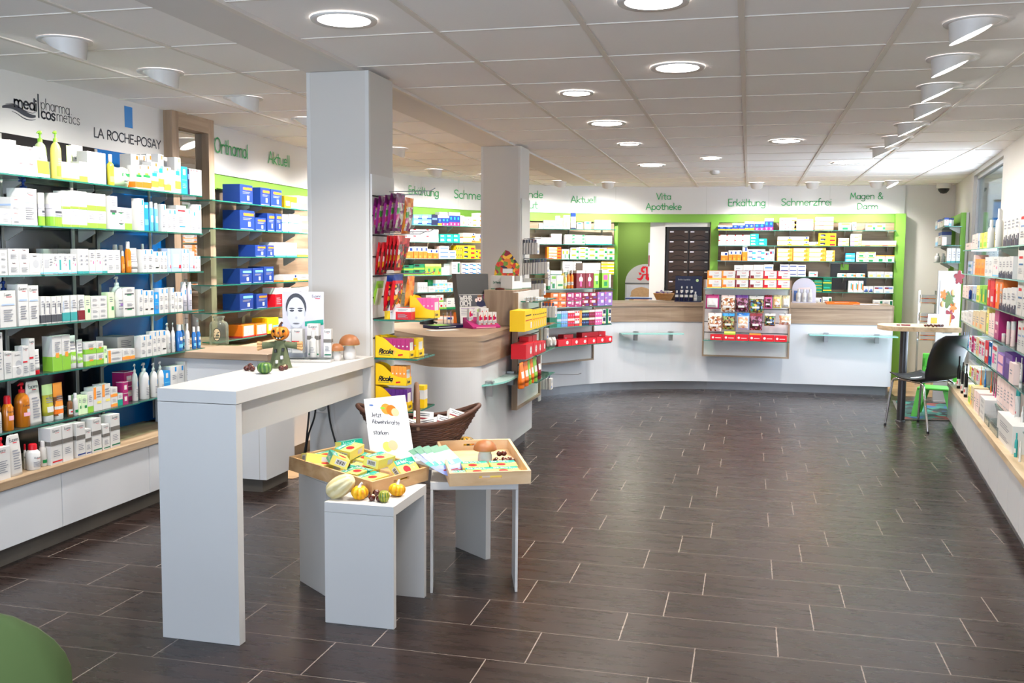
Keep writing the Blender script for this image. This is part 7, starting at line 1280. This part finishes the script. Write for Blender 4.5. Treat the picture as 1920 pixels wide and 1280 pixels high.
# ================================================================ consultation corner
t = thing('consultation_table', (0, 0, 0), 'high pale oak table with round steel column beside the black chair', 'table')
tp = [(1.865, 9.24), (1.90, 9.80), (1.33, 9.80)]+[(1.33-.14*math.sin(a), 9.52+.28*math.cos(a)) for a in [PI*k/12 for k in range(1, 12)]]+[(1.33, 9.24)]
MB().prism(tp, .865, .905, 'oak_pale').build('top', t); MB().lathe([(.036, 0), (.036, .865)], 28, 'dark_steel', c=(1.425, 9.50, 0)).build('column', t); MB().lathe([(.045, 0), (.045, .012), (.036, .014)], 28, 'dark_steel', c=(1.425, 9.50, 0)).build('foot', t); MB().box(1.78, 9.62, .83, 1.86, 9.75, .865, 'steel').build('wall_bracket', t)
TZ = .9055
tag(MB().box(0, 0, 0, .25, .1, .001, 'ink_L').build('paper_sheet', None, (1.25, 9.36, TZ)), 'white paper strip with red print at the round end of the high table', 'paper'); 
tag(MB().box(0, 0, 0, .03, .012, .01, 'ink_R').box(.04, .0, 0, .12, .012, .012, 'ink_R').build('pen', None, (1.34, 9.40, TZ+.0015)), 'dark red pen lying on the paper strip of the high table', 'pen')
for i in range(14): a = 2*PI*i/14; chestnut((1.655+.075*math.cos(a), 9.40+.05*math.sin(a), TZ+.001), f'chestnut of the ring on the high table, {ordw(i+1)}', .014, group='chestnut ring on the high table')
p = Vector((1.64, 9.62, TZ)); o = MB().add([(0, 0, 0), (.19, 0, 0), (.19, .0, .004), (0, 0, .004), (.02, .08, .10), (.21, .08, .10), (.21, .084, .10), (.02, .084, .10)], [(0, 1, 5, 4), (3, 7, 6, 2), (0, 4, 7, 3), (1, 2, 6, 5), (0, 3, 2, 1), (4, 5, 6, 7)], 'ink_w').add([(.03, .008, .016), (.085, .008, .016), (.095, .05, .068), (.04, .05, .068)], [(0, 1, 2, 3)], 'ink_F').add([(.11, .008, .016), (.165, .008, .016), (.175, .05, .068), (.12, .05, .068)], [(0, 1, 2, 3)], 'ink_z').add([(.19, -.001, 0), (.2, -.001, 0), (.22, .079, .1), (.21, .079, .1)], [(0, 1, 2, 3)], 'ink_O').build('magazine', None, p); tag(o, 'white and orange booklet propped on the high table', 'booklet')
tag(MB().box(0, 0, 0, .16, .09, .002, 'ink_L').build('paper_sheet', None, (1.68, 9.30, TZ)), 'white paper sheet at the wall end of the high table', 'paper')
# chair
F = Vector((-.65, .76)); Rr_ = Vector((.76, .65)); C0 = Vector((1.40, 9.065))+Rr_*.215
def shell_chair(C0, F, m, label, rs=.9):
    ch = thing('shell_chair', (C0.x, C0.y, 0), label, 'chair', rot=math.atan2(F.y, F.x)-PI/2)
    def csurf(s, x):                                # seat and back in profile; local +y is forward
        if s < .5: q = s/.5; y = .21-.40*q; z = .462-.035*math.sin(PI*q)+.012*(1-q); hw = .20+.015*q
        else: q = (s-.5)/.5; y = -.19-.16*q**1.1-.02*math.sin(PI*q); z = .462+.40*q; hw = .215+.02*math.sin(PI*q*.8)-.06*max(0, q-.55)**1.5
        k = (x)**2; return (x*hw, y+(.05*k if s >= .5 else 0)*min(1, (s-.5)*4), z+(.022*k if s < .62 else .0))
    b = MB(); ns, nx = 22, 10; vs = []
    for e in (0, 1):
        for i in range(ns+1):
            for j in range(nx+1):
                x = -1+2*j/nx; s = i/ns; sc = 1
                if s > rs: sc = math.sqrt(max(.10, 1-((s-rs)/(1-rs))**2*(.55 if rs > .8 else .9)))
                p = csurf(s, x*sc); vs.append((p[0], p[1]+(.010*e if s > .5 else 0), p[2]-(.010*e if s <= .5 else .0)))
    o_ = (ns+1)*(nx+1); fs = []
    for i in range(ns):
        for j in range(nx): a = i*(nx+1)+j; fs += [(a, a+1, a+nx+2, a+nx+1), (o_+a+1, o_+a, o_+a+nx+1, o_+a+nx+2)]
    for i in range(ns): a = i*(nx+1); fs += [(a, a+nx+1, o_+a+nx+1, o_+a), (a+nx, o_+a+nx, o_+a+2*nx+1, a+2*nx+1)]
    for j in range(nx): fs += [(j, o_+j, o_+j+1, j+1), (ns*(nx+1)+j, ns*(nx+1)+j+1, o_+ns*(nx+1)+j+1, o_+ns*(nx+1)+j)]
    b.add(vs, fs, m, True); b.build('seat_shell', ch)
    for s_ in (-1, 1):
        MB().tube([(s_*.215, .225, .008), (s_*.19, .185, .40), (s_*.188, .175, .432), (s_*.186, .14, .442)], .0105, 10, 'chrome').build('leg', ch); MB().tube([(s_*.186, .14, .442), (s_*.186, -.12, .430), (s_*.19, -.155, .415), (s_*.215, -.245, .008)], .0105, 10, 'chrome').build('leg', ch)
        for y in (.225, -.245): MB().lathe([(.012, 0), (.012, .02)], 12, 'black_plastic', c=(s_*.215, y, 0)).build('foot_cap', ch)
    MB().tube([(-.186, -.10, .431), (.186, -.10, .431)], .009, 8, 'chrome').build('crossbar', ch); MB().tube([(-.186, .10, .440), (.186, .10, .440)], .009, 8, 'chrome').build('crossbar', ch)
shell_chair(C0, F, 'black_plastic', 'black plastic shell chair on chromed legs at the high table')
F2 = Vector((-.67, .74)).normalized(); shell_chair(Vector((-1.385, 1.34))+F2*.355, F2, 'olive_plastic', 'olive green shell chair back cut off at the near corner', .72)
# green child's chair
kc = thing('childs_chair', (1.80, 9.90, 0), 'bright green plastic child chair behind the black chair', 'chair', rot=-.3)
MB().box(-.16, -.14, .27, .16, .14, .29, 'green_plastic').build('seat', kc, bevel=.008)
for sx_ in (-1, 1):
    for sy_ in (-1, 1):
        a = [(sx_*.10, sy_*.10, .285), (sx_*.155, sy_*.13, .285), (sx_*.155, sy_*.13, .27)]; MB().add([(sx_*.07, sy_*.13, .27), (sx_*.16, sy_*.13, .27), (sx_*.20, sy_*.17, 0), (sx_*.15, sy_*.17, 0), (sx_*.07, sy_*.115, .27), (sx_*.16, sy_*.10, .27), (sx_*.20, sy_*.13, 0), (sx_*.15, sy_*.15, 0)], [(0, 1, 2, 3), (7, 6, 5, 4), (0, 3, 7, 4), (1, 5, 6, 2), (0, 4, 5, 1), (3, 2, 6, 7)], 'green_plastic').build('leg', kc)
b = MB()
for s_ in (-1, 1): b.box(s_*.14-.018, .125, .29, s_*.14+.018, .15, .56, 'green_plastic')
b.box(-.158, .125, .46, .158, .15, .60, 'green_plastic'); b.build('backrest', kc, bevel=.01)
# play rug
mix_mat('play_rug', ['2f5f57', '24443f', '7a4038', '3a5a86', '1f2a28', '3d7a6a', '28302f', '386a5c'], 9, .95)
rg = thing('play_rug', (0, 0, 0), 'colourful play rug with roads under the high table', 'rug'); MB().prism([(1.47, 9.62), (1.92, 9.70), (2.25, 10.95), (1.57, 10.86)], .0006, .007, 'play_rug').build('pile', rg); MB().prism([(1.44, 9.60), (1.47, 9.60), (1.57, 10.88), (1.54, 10.88)], .0006, .008, 'plinth_dark').prism([(1.47, 9.59), (1.92, 9.67), (1.92, 9.70), (1.47, 9.62)], .0006, .008, 'plinth_dark').build('border', rg)
# green framed shelf in the corner
gx0, gx1 = rwx(12.0), rwx(11.2); cf = thing('corner_shelf_frame', (0, 0, 0), 'bright green shelf frame on the right wall in the far corner', 'shelf frame')
def wq(y0, y1, z0, z1, o0, o1, m, nm): return MB().prism([(rwx(y0, o0), y0), (rwx(y1, o0), y1), (rwx(y1, o1), y1), (rwx(y0, o1), y0)], z0, z1, m).build(nm, cf)
wq(11.30, 11.40, .0, 2.03, 1.09, 1.165, 'frame_green', 'post'); wq(12.55, 12.63, .0, 2.03, 1.10, 1.165, 'frame_green', 'post'); wq(11.38, 12.55, 1.93, 2.03, 1.10, 1.165, 'frame_green', 'crossbar'); wq(11.38, 12.55, 0, 1.93, 1.155, 1.165, 'white_board', 'back_panel'); wq(11.27, 11.30, 0, 2.03, 1.14, 1.165, 'white_board', 'side_strip')
for i, z in enumerate((1.88, 1.675, 1.49, 1.0)): gshelf((rwx(12.5, .92), 12.5), (rwx(11.2, .92), 11.2), z, .172, f'{OL[i]} glass shelf in the green corner frame', 'glass shelves in the corner frame', brk=i < 3, nbr=2)
CC = (1730, 360, 4.571)
for i, (z, s1, s2) in enumerate(((1.88, 'c bc 107 122 250,c bh 125 142 238,c bh 145 180 230', 'c bh 184 222 218,c bc 225 246 238'), (1.675, 'c bc 107 128 385,c bh 131 160 345', 'c pq 165 203 385'.replace('c pq', 'c z1')), (1.49, 'b B6 102 150 525,b B6 155 195 525', 'c wx 205 240 480,c wx 243 280 480,c wx 284 318 482'))):
    k = stock(f'{OL[i]} shelf, green corner frame', (rwx(12.5, .92), 12.5), (rwx(11.2, .92), 11.2), z, s1, CC, maxd=.1, side='far end')
    stock(f'{OL[i]} shelf, green corner frame', (rwx(11.21, .92), 11.21), (rwx(11.21, 1.14), 11.21), z, s2.replace('z1', 'pk'), CC, maxd=.1, side='far end', start=k)
for i, z in enumerate((1.0, .78, .56)):
    for k in range(2): put('m', 'lo', .16, .05, .05, (2.02-.0*k, 12.3-.02*i, z+.052*k), 0, f'small white and red box, {["upper", "middle", "lower"][i]} rack in the corner, {["lower", "upper"][k]} one', 'boxes on the corner rack')
rk = thing('leaflet_rack', (2.0, 12.28, 0), 'slim rack of small boxes standing in the far right corner', 'rack'); 
for z in (.998, .778, .558): MB().box(0, 0, z-.006, .2, .1, z-.001, 'clear_plastic').build('tray', rk)
MB().box(.18, .1, 0, .2, .12, 1.15, 'chrome').box(0, .1, 0, .02, .12, 1.15, 'chrome').build('post', rk)
hp = thing('notice_board', (1.945, 10.90, .0), 'grey notice board decorated with autumn leaves in the far corner', 'notice board', rot=-.05); hp.scale = (.75, 1, 1.13); mat('notice_grey', '9a9694', rough=.3, vary=.05)
MB().box(0, 0, .02, .30, .03, 1.24, 'notice_grey').build('board', hp); MB().box(.03, -.006, .72, .27, -.001, 1.15, 'board_grey').build('sheet', hp); MB().box(0, -.05, 0, .30, .10, .02, 'notice_grey').build('base', hp)
mat('leaf_red', '6d2028', rough=.7, vary=.3, scale=30); mat('leaf_green', '4a5a30', rough=.7, vary=.3, scale=30); mat('leaf_orange', 'd0602a', rough=.7, vary=.2, scale=30)
def leaf(x, z, r, m, rot_): 
    pts = [(x+r*(.55+.45*abs(math.cos(2.5*a)))*math.cos(a+rot_), -.008-.004*math.sin(5*a), z+r*(.55+.45*abs(math.cos(2.5*a)))*math.sin(a+rot_)) for a in [2*PI*k/40 for k in range(40)]]; return MB().add(pts+[(p[0], p[1]+.002, p[2]) for p in pts], [tuple(range(40)), tuple(range(79, 39, -1))], m).build('leaf', hp)
leaf(.27, 1.18, .07, 'leaf_red', .3); leaf(.17, .82, .07, 'leaf_red', 1); leaf(.15, .97, .085, 'leaf_green', .5); leaf(.08, 1.02, .05, 'leaf_orange', 0); leaf(.21, .90, .05, 'leaf_orange', 1)
for x, z in ((.07, .93), (.20, 1.04)): MB().lathe([(.028, 0), (.028, .006), (.001, .008)], 16, 'straw').build('wood_slice', hp, loc=(x, -.008, z), rot=(PI/2, 0, 0))
